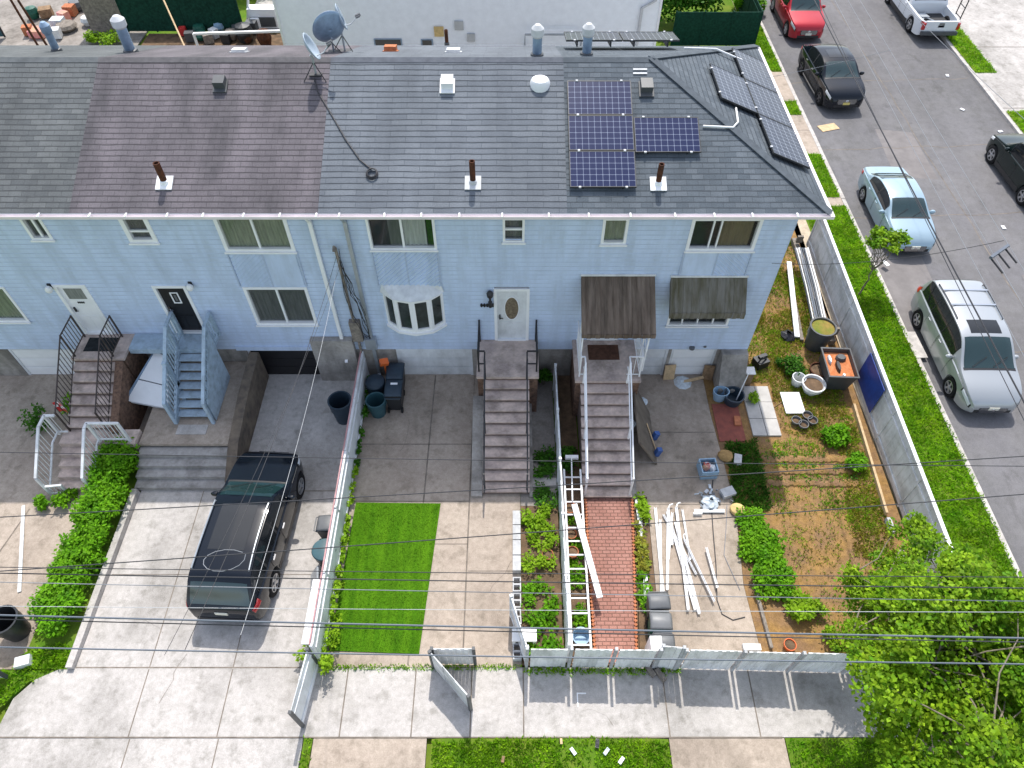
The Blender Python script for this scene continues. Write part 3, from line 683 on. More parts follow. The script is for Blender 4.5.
roofbox(h4, 'roof_vent', 646, 89, .32, .36, .20, 'plastic_dkgrey'); roofbox(h2, 'flat_vent', 240, 52, .4, .3, .1, 'lead', True); roofbox(h3, 'flat_vent', 453.5, 52, .4, .3, .1, 'lead', True)
roofbox(h3, 'chimney_stub', 391, 51, .36, .3, .16, 'terracotta', True)
for k in range(2):
    p = RF(640, 70 + k * 4); MB().obox((p.x, p.y, p.z + .02), (.38, .05, .02), (math.atan(KS), 0, 0)).build('snow_guard', 'lead', h4.rf)
# satellite dishes
def dish(px, py, face, rad, label, back, mh=.75, tilt=.35, cutm='dish'):
    p = (RB if back else RF)(px, py)
    t = thing('satellite_dish', label, 'satellite dish', tuple(p), 0, 'satellite dishes on the ridge')
    top = Vector((p.x, p.y, p.z + mh)); d = Vector((math.cos(face) * math.cos(tilt), math.sin(face) * math.cos(tilt), math.sin(tilt)))
    m = MB(); m.tube([(p.x, p.y, p.z - .02), (p.x, p.y, p.z + mh - .1), tuple(top - d * .05)], .03, 8); m.build('mast', 'grey_metal', t, smooth=True)
    b = MB(); b.obox((p.x, p.y, p.z + .01), (.34, .24, .02)); 
    for s in (-1, 1): b.tube([(p.x + s * .3, p.y - .25, p.z - .09 * (1 if not back else -.9)), (p.x, p.y, p.z + mh * .6)], .014, 5)
    b.build('mount', 'black_iron', t)
    u = d.cross(Vector((0, 0, 1))).normalized(); w = u.cross(d); r = MB(); n = 28; vs = []; fs = []
    for i in range(7):
        q = i / 6
        for k in range(n):
            a = 2 * math.pi * k / n; vs.append(top + d * (.02 + .13 * q * q) + u * (rad * q * math.cos(a)) + w * (rad * 1.12 * q * math.sin(a) + rad * .5))
    for i in range(6):
        for k in range(n): fs.append((i * n + k, i * n + (k + 1) % n, (i + 1) * n + (k + 1) % n, (i + 1) * n + k))
    r.add(vs, fs); o = r.build('reflector', cutm, t, smooth=True); sm = o.modifiers.new('thick', 'SOLIDIFY'); sm.thickness = .02
    a = MB(); e = top + d * .62 + w * .02; a.tube([top - w * .1, top + d * .3 - w * .12, e], .016, 6); a.build('arm', 'lead', t)
    l = MB(); l.tube([e - d * .12, e + d * .04], .045, 8); l.tube([e + u * .1 - d * .1, e + u * .1 + d * .02], .03, 8); l.build('receiver', 'plastic_grey', t)
    return t
dish(316, 74, R(8), .32, 'small pale dish on a mast with the long black cable at its foot', False, .55, .45)
dish(334, 52, R(118), .48, 'biggest blue grey dish turned away, its dark back facing the other two', True, .45, .35, 'galv')
dish(345, 51, R(14), .33, 'narrow dish seen nearly edge on behind the biggest dish', True, .8, .3)
pts = []
for x, y in ((314, 78), (318, 92), (330, 112), (346, 140), (360, 160), (370, 168)): q = RF(x, y, .03); pts.append(tuple(q))
c = RF(372, 174, .04)
for lp in range(3):
    for k in range(14): a = 2 * math.pi * k / 14 + 1.6; rr = .15 - .015 * lp; pts.append((c.x + rr * math.cos(a), c.y + rr * math.sin(a), c.z + KS * rr * math.sin(a) + .02 * lp))
one('cable', MB().tube(pts, .018, 6), 'wire', 'black cable running down the grey roof to a small coil', 'cable', smooth=True)
# solar panels
def panel(corner, U, V, N, w, h, m, label, lift=.13):
    """corner on the roof plane, U along w, V along h, N normal"""
    corner = Vector(corner); U = Vector(U).normalized(); V = Vector(V).normalized(); N = Vector(N).normalized()
    t = thing('solar_panel', label, 'solar panel', tuple(corner), 0, 'solar panels on the corner house')
    P = lambda a, b, c: tuple(corner + U * a + V * b + N * c)
    f = MB(); fw = .022
    for (a0, a1, b0, b1) in ((0, w, 0, fw), (0, w, h - fw, h), (0, fw, fw, h - fw), (w - fw, w, fw, h - fw)):
        z0, z1 = lift - .045, lift + .002
        f.add([P(a0, b0, z0), P(a1, b0, z0), P(a1, b1, z0), P(a0, b1, z0), P(a0, b0, z1), P(a1, b0, z1), P(a1, b1, z1), P(a0, b1, z1)], [(0, 3, 2, 1), (4, 5, 6, 7), (0, 1, 5, 4), (1, 2, 6, 5), (2, 3, 7, 6), (3, 0, 4, 7)])
    f.build('frame', 'plastic_black', t)
    c = MB(); c.quad(P(fw, fw, lift - .004), P(w - fw, fw, lift - .004), P(w - fw, h - fw, lift - .004), P(fw, h - fw, lift - .004), 0, [(0, 0), (1, 0), (1, 1), (0, 1)])
    c.quad(P(fw, fw, lift - .03), P(fw, h - fw, lift - .03), P(w - fw, h - fw, lift - .03), P(w - fw, fw, lift - .03), 1); c.build('cells', [m, 'plastic_black'], t)
    for q in (.2, .8): r = MB(); r.add([P(w * q - .02, .02, .0), P(w * q + .02, .02, 0), P(w * q + .02, h - .02, 0), P(w * q - .02, h - .02, 0), P(w * q - .02, .02, lift - .046), P(w * q + .02, .02, lift - .046), P(w * q + .02, h - .02, lift - .046), P(w * q - .02, h - .02, lift - .046)], [(0, 3, 2, 1), (4, 5, 6, 7), (0, 1, 5, 4), (1, 2, 6, 5), (2, 3, 7, 6), (3, 0, 4, 7)]); r.build('rail', 'plastic_black', t)
    for q in (.15, .85):
        MB().obox(P(w * q, h, lift), (.06, .05, .03)).build('clamp', 'lead', t); MB().obox(P(w * q, 0, lift), (.06, .05, .03)).build('clamp', 'lead', t)
NF = Vector((0, -KS, 1)).normalized(); VF = Vector((0, 1, KS)).normalized()
L_ = .13
p = RF(570, 187, L_ * KL); PW = RF(637.5, 187, L_ * KL).x - p.x; PHt = ((RF(570, 80, L_ * KL).y - p.y) * KL) / 3
base = Vector((p.x, p.y, p.z)) - NF * L_
for i, lb in enumerate(('lowest panel of the stack of three on the front slope', 'middle panel of the stack of three on the front slope', 'topmost panel of the stack of three on the front slope')):
    panel(base + VF * (i * PHt), (1, 0, 0), VF, NF, PW - .02, PHt - .02, 'pv', lb)
q = RF(638, 152, L_ * KL); panel(Vector((base.x + PW, q.y, q.z)) - NF * L_, (1, 0, 0), VF, NF, PW - .02, PHt - .02, 'pv', 'single panel beside the stack of three on the front slope')
NH = Vector((KH, 0, 1)).normalized(); VH = Vector((-1, 0, KH)).normalized(); UH = Vector((0, 1, 0))
a = RH(810.5, 168, L_ * KHL); b = RH(787, 99, L_ * KHL); b0 = Vector(a) - NH * L_; uw = (RH(769, 64, L_ * KHL).y - a.y) / 3
for (iu, iv, lb) in ((0, 0, 'panel nearest the street corner on the side slope, lowest of its group'), (1, 0, 'eave side panel in the middle of the side slope group'), (1, 1, 'ridge side panel in the middle of the side slope group'), (2, 0, 'panel farthest from the front on the side slope')):
    panel(b0 + UH * (iu * uw) + VH * (iv * 1.22), UH, VH, NH, uw - .02, 1.20, 'pv_side', lb)
for k, lb in enumerate(('panel behind the ridge beside the thick vent pipe', 'panel behind the ridge farther from the vent pipes')):
    c = RB(566 + 57 * k, 50); NB = Vector((0, KS, 1)).normalized(); VB = Vector((0, 1, -KS)).normalized()
    panel((c.x, c.y + .1, rz_back(c.y + .1) + .08), (1, 0, 0), Vector((0, 1, -.26)), Vector((0, .26, 1)), 1.72, 1.25, 'pv_side', lb, .2)
pts = [RF(703, 126, .05), RF(733, 127.5, .05)]; e = RH(738, 122, .05); pts += [e, RH(736, 108, .05)]
one('conduit', MB().tube([tuple(x) for x in pts], .028, 6), 'white_plastic', 'white conduit from the single solar panel over the hip ridge', 'pipe', smooth=True)
pts = [RB(684, 48, .05), RB(716, 49, .05), RH(742, 60, .12)]
one('conduit', MB().tube([tuple(x) for x in pts], .028, 6), 'white_plastic', 'white conduit behind the ridge leading to the side slope panels', 'pipe', smooth=True)
# ------------------------------------------------------------------ ground, road, paths
RD = -.115
struct('ground', MB().quad((-300, -300, -.15), (300, -300, -.15), (300, 300, -.15), (-300, 300, -.15)), 'turf_soil', 'bare grassy earth of the neighbourhood')
struct('road', MB().quad((13.85, -120, RD), (23.35, -120, RD), (23.35, 160, RD), (13.85, 160, RD)), 'asphalt', 'grey asphalt side street with parked cars', 'road')
def slab(name, P, z, m, label, cat='paving', z0=-.14): return struct(name, MB().prism(P, z0, z), m, label, cat)
def rp(x0, x1, y0, y1): return [(x0, y0), (x1, y0), (x1, y1), (x0, y1)]
k = MB()
y = -60.0
while y < 90:
    d = rnd(1.6, 2.6)
    k.box(13.74 + rnd(-.01, .01), 13.90, y, y + d - .015, -.14, .004 + rnd(-.01, .006)); k.box(23.30, 23.46 + rnd(-.01, .01), y, y + d - .015, -.14, .004); y += d
struct('kerb', k, 'kerb', 'worn concrete kerb along both sides of the side street', 'kerb')
slab('sidewalk', rp(23.47, 60, -60, 90), -.004, 'concrete', 'pale concrete across the street', 'sidewalk')
slab('grass_verge', rp(11.91, 13.73, -14, 9.0), -.02, 'turf_soil', 'grass verge beside the long grey fence', 'verge')
slab('grass_verge', rp(11.62, 13.73, 19.9, 60), -.02, 'turf_soil', 'grass verge behind the corner house', 'verge')
slab('side_path', rp(11.0, 13.73, 9.01, 19.89), 0.0, 'concrete_warm', 'concrete pads between the corner house and the side street', 'sidewalk')
slab('side_path', rp(11.28, 11.90, -9.4, 9.0), -.008, 'dirt_path', 'narrow strip of worn concrete outside the long grey fence', 'path')
slab('side_path', [(12.7, 19.9), (13.2, 19.9), (13.3, 40), (12.8, 40)], 0.004, 'dirt_path', 'worn edge beside the green fence', 'path')
# front of the houses
slab('sidewalk', [(-12.3, -11.06), (11.1, -11.06), (11.1, -9.46), (-11.0, -9.46), (-11.35, -9.5), (-11.85, -9.75), (-12.2, -10.2)], 0.0, 'concrete', 'front sidewalk of pale concrete slabs', 'sidewalk')
slab('driveway_apron', rp(-12.4, -4.95, -16, -11.075), -.01, 'concrete', 'wide driveway apron below the front sidewalk', 'driveway')
slab('driveway_apron', rp(-4.7, -2.02, -16, -11.075), -.01, 'concrete_warm', 'short apron beside the front grass verge', 'driveway')
slab('driveway_apron', rp(3.72, 6.45, -16, -11.075), -.01, 'concrete_warm', 'short apron before the tree', 'driveway')
slab('grass_verge', [(-2.0, -16), (3.7, -16), (3.7, -11.1), (1.9, -11.02), (-.1, -11.05), (-.85, -11.02), (-1.9, -11.1)], -.008, 'turf_soil', 'front grass verge littered with scraps', 'verge')
slab('grass_verge', rp(6.47, 13.7, -16, -11.075), -.012, 'turf_soil', 'front grass verge under the tree', 'verge')
slab('grass_verge', rp(-4.93, -4.72, -16, -11.08), -.016, 'turf_soil', 'thin grass strip between two aprons', 'verge')
slab('sidewalk', rp(11.11, 13.73, -11.06, -9.46), -.012, 'concrete', 'sidewalk corner by the side street', 'sidewalk')
slab('driveway', [(-10.95, -9.45), (-4.86, -9.45), (-4.86, 0.4), (-8.35, 0.4), (-8.35, -4.38), (-10.95, -4.38)], 0.0, 'concrete', 'wide pale driveway with the black car', 'driveway')
slab('driveway', rp(-4.72, -1.25, -9.45, .4), 0.004, 'concrete_warm', 'driveway with the green turf carpet', 'driveway')
slab('walkway', rp(-1.24, .24, -9.45, .4), 0.0, 'concrete_warm', 'concrete walk to the steps with black railings', 'path')
slab('planting_bed', rp(.25, 1.33, -9.4, -4.9), -.005, 'soil_dark', 'weedy planting bed beside the ladder', 'bed')
slab('planting_bed', rp(.25, 1.33, -4.89, .4), -.01, 'concrete_dark', 'dirty strip between the steps and the divider fence', 'bed')
slab('planting_bed', rp(1.41, 2.04, -9.4, .4), -.012, 'soil_dark', 'bed under the ladder', 'bed')
slab('brick_path_base', [(2.04, -9.4), (3.2, -9.4), (3.62, -4.6), (2.06, -4.6)], 0.0, 'soil_dark', 'bed of the brick path', 'path')
bp = MB(); P = [(2.10, -9.35), (3.14, -9.35), (3.52, -4.66), (2.14, -4.66)]
bp.poly([(x, y, .03) for x, y in P], 0, [(x * 1.0, y) for x, y in P]); struct('brick_path', bp, 'brick_path', 'red brick path to the corner house steps', 'path')
e = MB()
for (a, b) in (((2.10, -9.35), (2.14, -4.66)), ((3.14, -9.35), (3.52, -4.66))):
    n = 46
    for i in range(n):
        t = i / n; x = a[0] + (b[0] - a[0]) * t; y = a[1] + (b[1] - a[1]) * t; e.obox((x, y + .04, .03), (.07, .07, .08), (0, 0, .78))
struct('path_edging', e, 'terracotta', 'zigzag brick edging of the brick path', 'edging')
slab('planting_bed', [(3.22, -9.4), (3.80, -9.4), (3.95, -4.6), (3.64, -4.6)], -.008, 'soil_dark', 'narrow bed beside the brick path', 'bed')
slab('yard_or_added_paving', [(3.81, -9.4), (6.35, -9.4), (6.25, -7.3), (6.5, -4.87), (6.35, -1.6), (6.35, .4), (3.6, .4), (3.6, -4.59), (3.96, -4.59)], 0.0, 'concrete_warm', 'concrete yard with the white gutters', 'paving')
slab('garden_soil', [(6.36, -9.4), (11.1, -9.4), (11.27, 0), (11.55, 9.0), (7.5, 9.0), (7.5, -.0), (6.36, -.0), (6.36, -1.6), (6.51, -4.87), (6.26, -7.3)], -.008, 'soil', 'reddish soil of the side garden', 'garden')
slab('red_slab', rp(6.45, 7.28, -2.65, -1.2), .02, 'red_paint', 'red painted slab beside the wing wall', 'paving')
pv = MB()
for i in range(2):
    for j in range(3): pv.box(7.53 + i * .45, 7.96 + i * .45, -2.45 + j * .66, -1.81 + j * .66, -.02, .05 + rnd(-.006, .006))
struct('paver_pad', pv, 'paver', 'pad of six pale pavers in the side garden', 'paving')
slab('neighbour_driveway', [(-18, -9.5), (-12.35, -9.5), (-12.35, -3.4), (-8.36, -3.4), (-8.36, .4), (-18, .4)], -.006, 'concrete_warm', 'shaded driveway of the left end house', 'driveway')
slab('hedge_bed', rp(-12.34, -11.12, -9.5, -3.2), 0.012, 'turf_soil', 'weedy bed under the hedge', 'bed')
slab('hedge_bed', [(-18, -16), (-12.45, -16), (-12.45, -10.4), (-12.0, -9.8), (-11.3, -9.52), (-18, -9.52)], -.02, 'turf_soil', 'rough grass at the sidewalk end', 'bed')
# slab joints
j = MB()
def joint(a, b, w=.025, z=.0045):
    a = Vector((*a, 0)); b = Vector((*b, 0)); d = (b - a).normalized(); s = Vector((-d.y, d.x, 0)) * w / 2
    j.quad((a.x - s.x, a.y - s.y, z), (b.x - s.x, b.y - s.y, z), (b.x + s.x, b.y + s.y, z), (a.x + s.x, a.y + s.y, z))
for x in (-9.1, -7.0): joint((x, -9.45), (x, -4.4)); joint((x, -11.05), (x, -9.5)); joint((x + .05, -16), (x + .05, -11.1), z=-.005)
joint((-10.95, -9.46), (-4.86, -9.46), .03); joint((-12.3, -11.065), (6.4, -11.065), .03); joint((-8.3, -4.4), (-4.86, -4.4), .03)
for y in (-7.0,): joint((-10.9, y), (-4.9, y), .018)
for x in (-4.1, -2.4, -1.0, .28, 3.75, 5.9): joint((x, -11.05), (x, -9.47), .03)
joint((-2.62, -9.4), (-2.55, 0), .04, .009); joint((-4.7, -2.75), (-1.26, -2.75), .03, .009); joint((-4.7, -4.75), (-1.26, -4.75), .03, .009); joint((-1.245, -9.4), (-1.245, -1.5), .04, .009)
joint((-1.2, -6.9), (.2, -6.9)); joint((3.65, -2.3), (6.35, -2.3), .035); joint((3.9, -4.85), (6.45, -4.85), .03); joint((-2.5, -6.1), (-1.25, -6.1), .02, .009)
for y in (10.2, 12.4, 14.6, 17.3): joint((11, y), (13.7, y), .03)
joint((12.6, 9.05), (12.6, 19.8), .03)
for y in (4, 16.5, 22.5): joint((23.5, y), (60, y), .04)
joint((-14.9, -9.4), (-14.0, -5), .04, -.001)
struct('slab_joint', j, 'joint', 'dark gaps between the concrete slabs', 'joint')
cr = MB()       # tar seams in the street
def crack(pts, w):
    for a, b in zip(pts, pts[1:]):
        a = Vector((*a, 0)); b = Vector((*b, 0)); d = (b - a).normalized(); s = Vector((-d.y, d.x, 0)) * w / 2
        cr.quad((a.x - s.x, a.y - s.y, RD + .004), (b.x - s.x, b.y - s.y, RD + .004), (b.x + s.x, b.y + s.y, RD + .004), (a.x + s.x, a.y + s.y, RD + .004))
for yy in (1.0, 8.4, 13.2, 19):
    x = 13.95; pts = []
    while x < 23.3: pts.append((x, yy + rnd(-.08, .08) + .05 * (x - 14))); x += .7
    crack(pts, .035)
pts = []; y = -14
while y < 40: pts.append((18.6 + rnd(-.05, .05), y)); y += 1.1
crack(pts, .04)
struct('road_seam', cr, 'joint', 'dark seams across the asphalt', 'road')
pt = MB(); pt.quad((16.6, 11.2, RD + .002), (18.4, 11.0, RD + .002), (18.5, 14.6, RD + .002), (16.9, 14.9, RD + .002)); pt.quad((19.2, -1.0, RD + .002), (20.8, -1.2, RD + .002), (20.9, 5.2, RD + .002), (19.3, 5.0, RD + .002)); pt.quad((14.0, 2.0, RD + .002), (15.7, 2.3, RD + .002), (15.9, 6.2, RD + .002), (13.95, 6.0, RD + .002)); mat('asphalt_patch', (.20, .185, .18), .9, var=.12, scale=2); 
struct('road_patch', pt, 'asphalt_patch', 'worn patch of asphalt by the kerb', 'road')
ck = MB()
def gcrack(x, y, ang, n, z=.006):
    for _ in range(n):
        L_ = rnd(.15, .35); ang += rnd(-.6, .6); x2, y2 = x + L_ * math.cos(ang), y + L_ * math.sin(ang); s = .003 + rnd(0, .004)
        ck.quad((x - s, y - s, z), (x + s, y - s, z), (x2 + s, y2 + s, z), (x2 - s, y2 + s, z)); x, y = x2, y2
for (x, y, a, n) in ((-10.2, -8.2, .5, 5), (-3.6, -1.2, -1.4, 8), (-.6, -7.5, 1.2, 6), (5.6, -6.6, -2.2, 7), (1.4, -10.5, .3, 5), (-8.6, -10.3, .7, 5)): gcrack(x, y, a, n)
struct('concrete_crack', ck, 'joint', 'fine irregular cracks in the concrete', 'crack')
# verges: grass growing
V = [(11.66, -13), (13.80, -13), (13.80, 9.05), (11.78, 9.05)]
dn = lambda x, y: (.06 if x < 11.80 else .3) + .35 * math.sin(y * 2.3) * math.sin(y * .9 + 1) if x < 12.0 else (.4 if x > 13.74 else 1)
grass('verge_grass', V, 620, .09, 'grass_blade', 'green grass on the verge beside the long grey fence', -.01, dens=dn)
for (x0, x1, y0, y1, lb) in ((12.45, 13.7, 9.6, 12.7, 'grass patch among the concrete pads nearest the light blue car'), (13.0, 13.7, 15.9, 17.1, 'small grass square among the concrete pads'), (12.75, 13.7, 20.0, 34, 'grass verge beside the red car')):
    tag(MB().box(x0, x1, y0, y1, -.1, .012).build('grass_bed', 'turf_soil'), 'soil under the ' + lb, 'verge', kind='structure')
    grass('verge_grass', rp(x0, x1, y0, y1), 520, .09, 'grass_blade', lb, .012)
for (x0, x1, y0, y1, lb) in ((23.5, 24.6, 19.8, 25.5, 'grass strip behind the white pickup'), (23.5, 24.4, 10, 16.2, 'grass strip by the black car across the street')):
    tag(MB().box(x0, x1, y0, y1, -.1, .008).build('grass_bed', 'turf_soil'), 'soil under the ' + lb, 'verge', kind='structure')
    grass('verge_grass', rp(x0, x1, y0, y1), 300, .10, 'grass_blade', lb, .01)
grass('verge_grass', [(-1.95, -15), (3.68, -15), (3.68, -11.15), (1.9, -11.08), (-.1, -11.1), (-1.85, -11.15)], 900, .085, 'grass_blade', 'clovery grass of the front verge below the gates', 0, dens=lambda x, y: .35 if (abs(x - 1.6) < .5 and y > -11.9) else 1)
grass('verge_grass', rp(6.5, 13.6, -14.5, -11.12), 480, .09, 'grass_blade', 'grass of the front verge under the tree', 0)
grass('verge_grass', rp(-4.92, -4.72, -15, -11.1), 500, .08, 'grass_blade', 'thin strip of grass between two aprons', 0)
grass('weeds', rp(-4.6, .2, -9.52, -9.40), 900, .07, 'grass_blade', 'weeds in the gap along the sidewalk edge', .0, 'weeds')
grass('weeds', rp(.3, 4.2, -9.62, -9.48), 700, .10, 'grass_blade', 'weeds along the foot of the front fence', .0, 'weeds')
grass('weeds', [(-12.5, -9.5), (-11.15, -9.5), (-11.2, -9.0), (-11.4, -8.9), (-12.3, -9.0)], 600, .12, 'grass_blade', 'long grass at the end of the hedge', .0, 'weeds')
grass('weeds', [(-14.5, -12.5), (-12.5, -12.5), (-12.5, -10.5), (-12.0, -9.8), (-11.4, -9.55), (-14.5, -9.55)], 260, .12, 'grass_blade', 'rough grass beside the grey sidewalk gate', -.02, 'weeds')
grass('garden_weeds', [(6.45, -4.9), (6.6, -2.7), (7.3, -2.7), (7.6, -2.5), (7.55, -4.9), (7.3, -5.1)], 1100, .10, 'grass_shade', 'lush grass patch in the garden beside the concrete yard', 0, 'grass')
gd = lambda x, y: (.9 if math.sin(x * 2.1 + y * 1.3) + math.sin(y * 2.7 - x * 1.1 + 1) > .35 else .12) * (.4 if (y < -5 and x < 9.6) else 1)
grass('garden_weeds', [(7.7, -9.2), (10.7, -9.2), (10.9, -2.5), (11, 7), (7.7, 7), (7.7, 0)], 380, .075, 'grass_blade', 'scattered green weeds on the garden soil', 0, 'weeds', dens=lambda x, y: 0 if (x < 8.6 and -2.6 < y < -.3) else gd(x, y))
grass('garden_weeds', [(7.7, -2.2), (10.7, -2.8), (11, 7), (7.7, 7)], 800, .08, 'grass_dry', 'yellowish dry weeds beside the end wall of the corner house', 0, 'weeds', dens=lambda x, y: 0 if (x < 8.5 and y < -.3) else .9 if math.sin(x * 3.1 - y * 1.7) + math.sin(y * 2.2 + x) > -.5 else .2)
grass('garden_weeds', [(9.5, -6.5), (10.7, -6.5), (10.8, -2), (10.2, -2)], 600, .085, 'grass_dry', 'yellow green weeds along the timber edging', 0, 'weeds')
grass('garden_weeds', [(7.6, -5.2), (10.6, -5.2), (10.6, -2.6), (7.6, -2.6)], 220, .075, 'grass_blade', 'green weeds between the planting ridges', 0, 'weeds', dens=lambda x, y: .85 if math.sin(x * 4.1 + y) + math.sin(y * 5.2 - x) > -.2 else .15)
grass('garden_weeds', [(7.6, -7.6), (10.4, -7.6), (10.5, -4.2), (7.6, -4.2)], 170, .075, 'grass_dry', 'yellowish weeds on the bare middle of the garden', 0, 'weeds', dens=lambda x, y: .8 if math.sin(x * 2.3 + y * 1.9) + math.sin(y * 3.1 - x * 2) > .1 else .12)
# turf carpet
c = MB(); P = [(-4.66, -9.05), (-2.36, -9.13), (-2.08, -4.83), (-4.55, -4.80)]
c.prism(P, .006, .03); o = one('turf_carpet', c, 'carpet', 'bright green artificial turf carpet laid on the driveway', 'carpet')
grass('carpet_pile', [(-4.65, -9.03), (-2.38, -9.1), (-2.1, -4.85), (-4.54, -4.82)], 700, .028, 'carpet', 'bright green pile of the artificial turf carpet', .03, 'turf')
# ------------------------------------------------------------------ steps
def steps(name, label, x0, x1, ytop, ztop, ybot, n, m, z0=0, landing=None, cheeks=None):
    t = thing(name, label, 'steps', ((x0 + x1) / 2, ybot, z0)); tr = (ytop - ybot) / n; rs = (ztop - z0) / (n + 0)
    b = MB(); tn = MB()
    for i in range(n):
        y1 = ybot + tr * i; z = z0 + rs * (i + 1) - (rs if False else 0)
        if i == n - 1: break
        b.box(x0, x1, y1 + .004, ytop, z - rs + (.001 if i else -.02), z - .045)
        tn.box(x0 - .02, x1 + .02, y1 - .025, y1 + tr + .003, z - .044, z)
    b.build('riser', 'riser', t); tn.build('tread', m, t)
    if landing:
        l = MB(); l.box(landing[0], landing[1], ytop + tr * -1 + .004, -.022 if z0 < .5 else -.02, z0 - .02, ztop - .09); l.build('landing_base', landing[2], t)
        l = MB(); l.box(landing[0] - .03, landing[1] + .03, ytop - tr - .03, -.022, ztop - .088, ztop); l.build('landing', m, t)
    return t, tr, rs
def railing(t, pts, h, m, picket=.0, r=.02, mid=True, posts=None, name='railing', flat=False, bottom=.12, pr=.008, sub=True):
    """pts: base line (x,y,z)"""
    b = MB(); top = [Vector(p) + Vector((0, 0, h)) for p in pts]
    for a, c in zip(top, top[1:]):
        b.bar(a, c, r * 2.2 if flat else r * 1.6, r * 1.4)
    if mid:
        for a, c in zip(pts, pts[1:]): b.bar(Vector(a) + Vector((0, 0, bottom)), Vector(c) + Vector((0, 0, bottom)), r * 1.2)
    o = b.build(name, m, t)
    for i, p in enumerate(posts or pts):
        MB().box(p[0] - r, p[0] + r, p[1] - r, p[1] + r, p[2], p[2] + h + .02).build('post', m, o)
    if picket:
        q = MB()
        for a, c in zip(pts, pts[1:]):
            a, c = Vector(a), Vector(c); L = math.hypot(c.x - a.x, c.y - a.y); n = max(1, int(L / picket))
            for i in range(1, n): p = a + (c - a) * (i / n); q.box(p.x - pr, p.x + pr, p.y - pr, p.y + pr, p.z + bottom, p.z + h)
        q.build('pickets', m, o)
    return o
# third house steps
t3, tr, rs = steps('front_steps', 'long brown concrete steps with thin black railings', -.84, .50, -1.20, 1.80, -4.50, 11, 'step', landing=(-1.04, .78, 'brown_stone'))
MB().profile([(-4.62, -.02), (-4.62, .10), (-3.9, .22), (-2.1, .9), (-1.55, .9), (-1.55, -.02)], 'x', -1.2, -.872).build('cheek_wall', 'foundation', t3)
MB().profile([(-4.62, -.02), (-4.62, .06), (-3.9, .16), (-2.1, .5), (-1.55, .5), (-1.55, -.02)], 'x', .512, .62).build('cheek_wall', 'foundation', t3)
for x in (-.80, .44):
    railing(t3, [(x, -4.72, 0), (x, -4.45, .16), (x, -1.6, 1.8), (x, -1.3, 1.8)], .88, 'black_iron', 0, .026, True, [(x, -4.45, .16), (x, -3.0, .98), (x, -1.6, 1.8)], bottom=.45)
    xx = -1.0 if x < 0 else .74
    railing(t3, [(x, -1.3, 1.8), (xx, -1.3, 1.8), (xx, -.08, 1.8)], .92, 'black_iron', 0, .026, True, [(xx, -1.3, 1.8), (xx, -.08, 1.8)], bottom=.35)
# fourth house steps
t4, tr, rs = steps('front_steps', 'brown concrete steps with white railings under the awning', 2.08, 3.48, -1.36, 1.80, -4.66, 11, 'step', landing=(1.92, 3.84, 'brown_stone'))
MB().profile([(-4.7, -.02), (-4.7, .08), (-3.9, .2), (-2.1, .8), (-1.6, .8), (-1.6, -.02)], 'x', 3.51, 3.66).build('cheek_wall', 'foundation', t4)
for x in (2.13, 3.43):
    railing(t4, [(x, -4.62, .16), (x, -1.75, 1.8), (x, -1.5, 1.8)], .90, 'white', 0, .026, True, [(x, -4.6, .16), (x, -3.2, .98), (x, -1.75, 1.8)], bottom=.45)
    xx = 2.02 if x < 3 else 3.82
    railing(t4, [(x, -1.5, 1.8), (xx, -1.5, 1.8), (xx, -.08, 1.8)], .9, 'white', .13, .022, True, [(xx, -1.5, 1.8)], bottom=.1)
one('door_mat', MB().box(2.35, 3.3, -.85, -.25, 1.802, 1.82), 'mat_brown', 'dark brown door mat on the landing under the awning', 'door mat')
# first house steps
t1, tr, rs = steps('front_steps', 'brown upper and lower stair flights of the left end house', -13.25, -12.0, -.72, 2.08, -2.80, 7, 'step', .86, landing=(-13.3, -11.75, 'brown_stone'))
MB().profile([(-2.95, -.02), (-2.95, .95), (-1.1, 2.02), (-1.1, -.02)], 'x', -11.98, -11.74).build('cheek_wall', 'brown_stone', t1)
MB().box(-13.4, -11.15, -3.3, -2.79, -.02, .86).build('lower_landing', 'step', t1); MB().box(-13.23, -12.02, -2.785, -1.0, -.02, .855).build('stair_base', 'brown_stone', t1)
b = MB()
for i in range(4): b.box(-13.36, -12.22, -4.42 + .28 * i, -3.302, .001 + i * .172 - .02, .172 * (i + 1))
b.build('lower_flight', 'step', t1)
for x in (-13.22, -12.06):
    railing(t1, [(x, -2.85, .86), (x, -.95, 2.08), (x, -.15, 2.08)], .92, 'brown_iron', .13, .02, True, bottom=.1)
railing(t1, [(-13.2, -2.95, .86), (-13.5, -2.95, .86), (-13.5, -3.35, .86), (-13.5, -4.55, .05)], .92, 'white_old', .12, .035, True, [(-13.5, -2.95, .86), (-13.5, -4.55, 0)], flat=True)
railing(t1, [(-11.3, -3.22, .86), (-12.18, -3.22, .86), (-12.18, -3.4, .86), (-12.18, -4.55, .05)], .92, 'white_old', .12, .035, True, [(-12.18, -3.22, .86), (-12.18, -4.55, 0), (-11.3, -3.22, .86)], flat=True)
railing(t1, [(-13.5, -4.55, .0), (-13.05, -4.5, .0)], .5, 'white_old', .1, .03, True, flat=True)
one('door_mat', MB().box(-13.05, -12.15, -.75, -.2, 2.082, 2.1), 'mat_black', 'black rubber door mat before the white end door', 'door mat')
fl = MB()
p = Vector((-13.22, -2.55, 1.95))
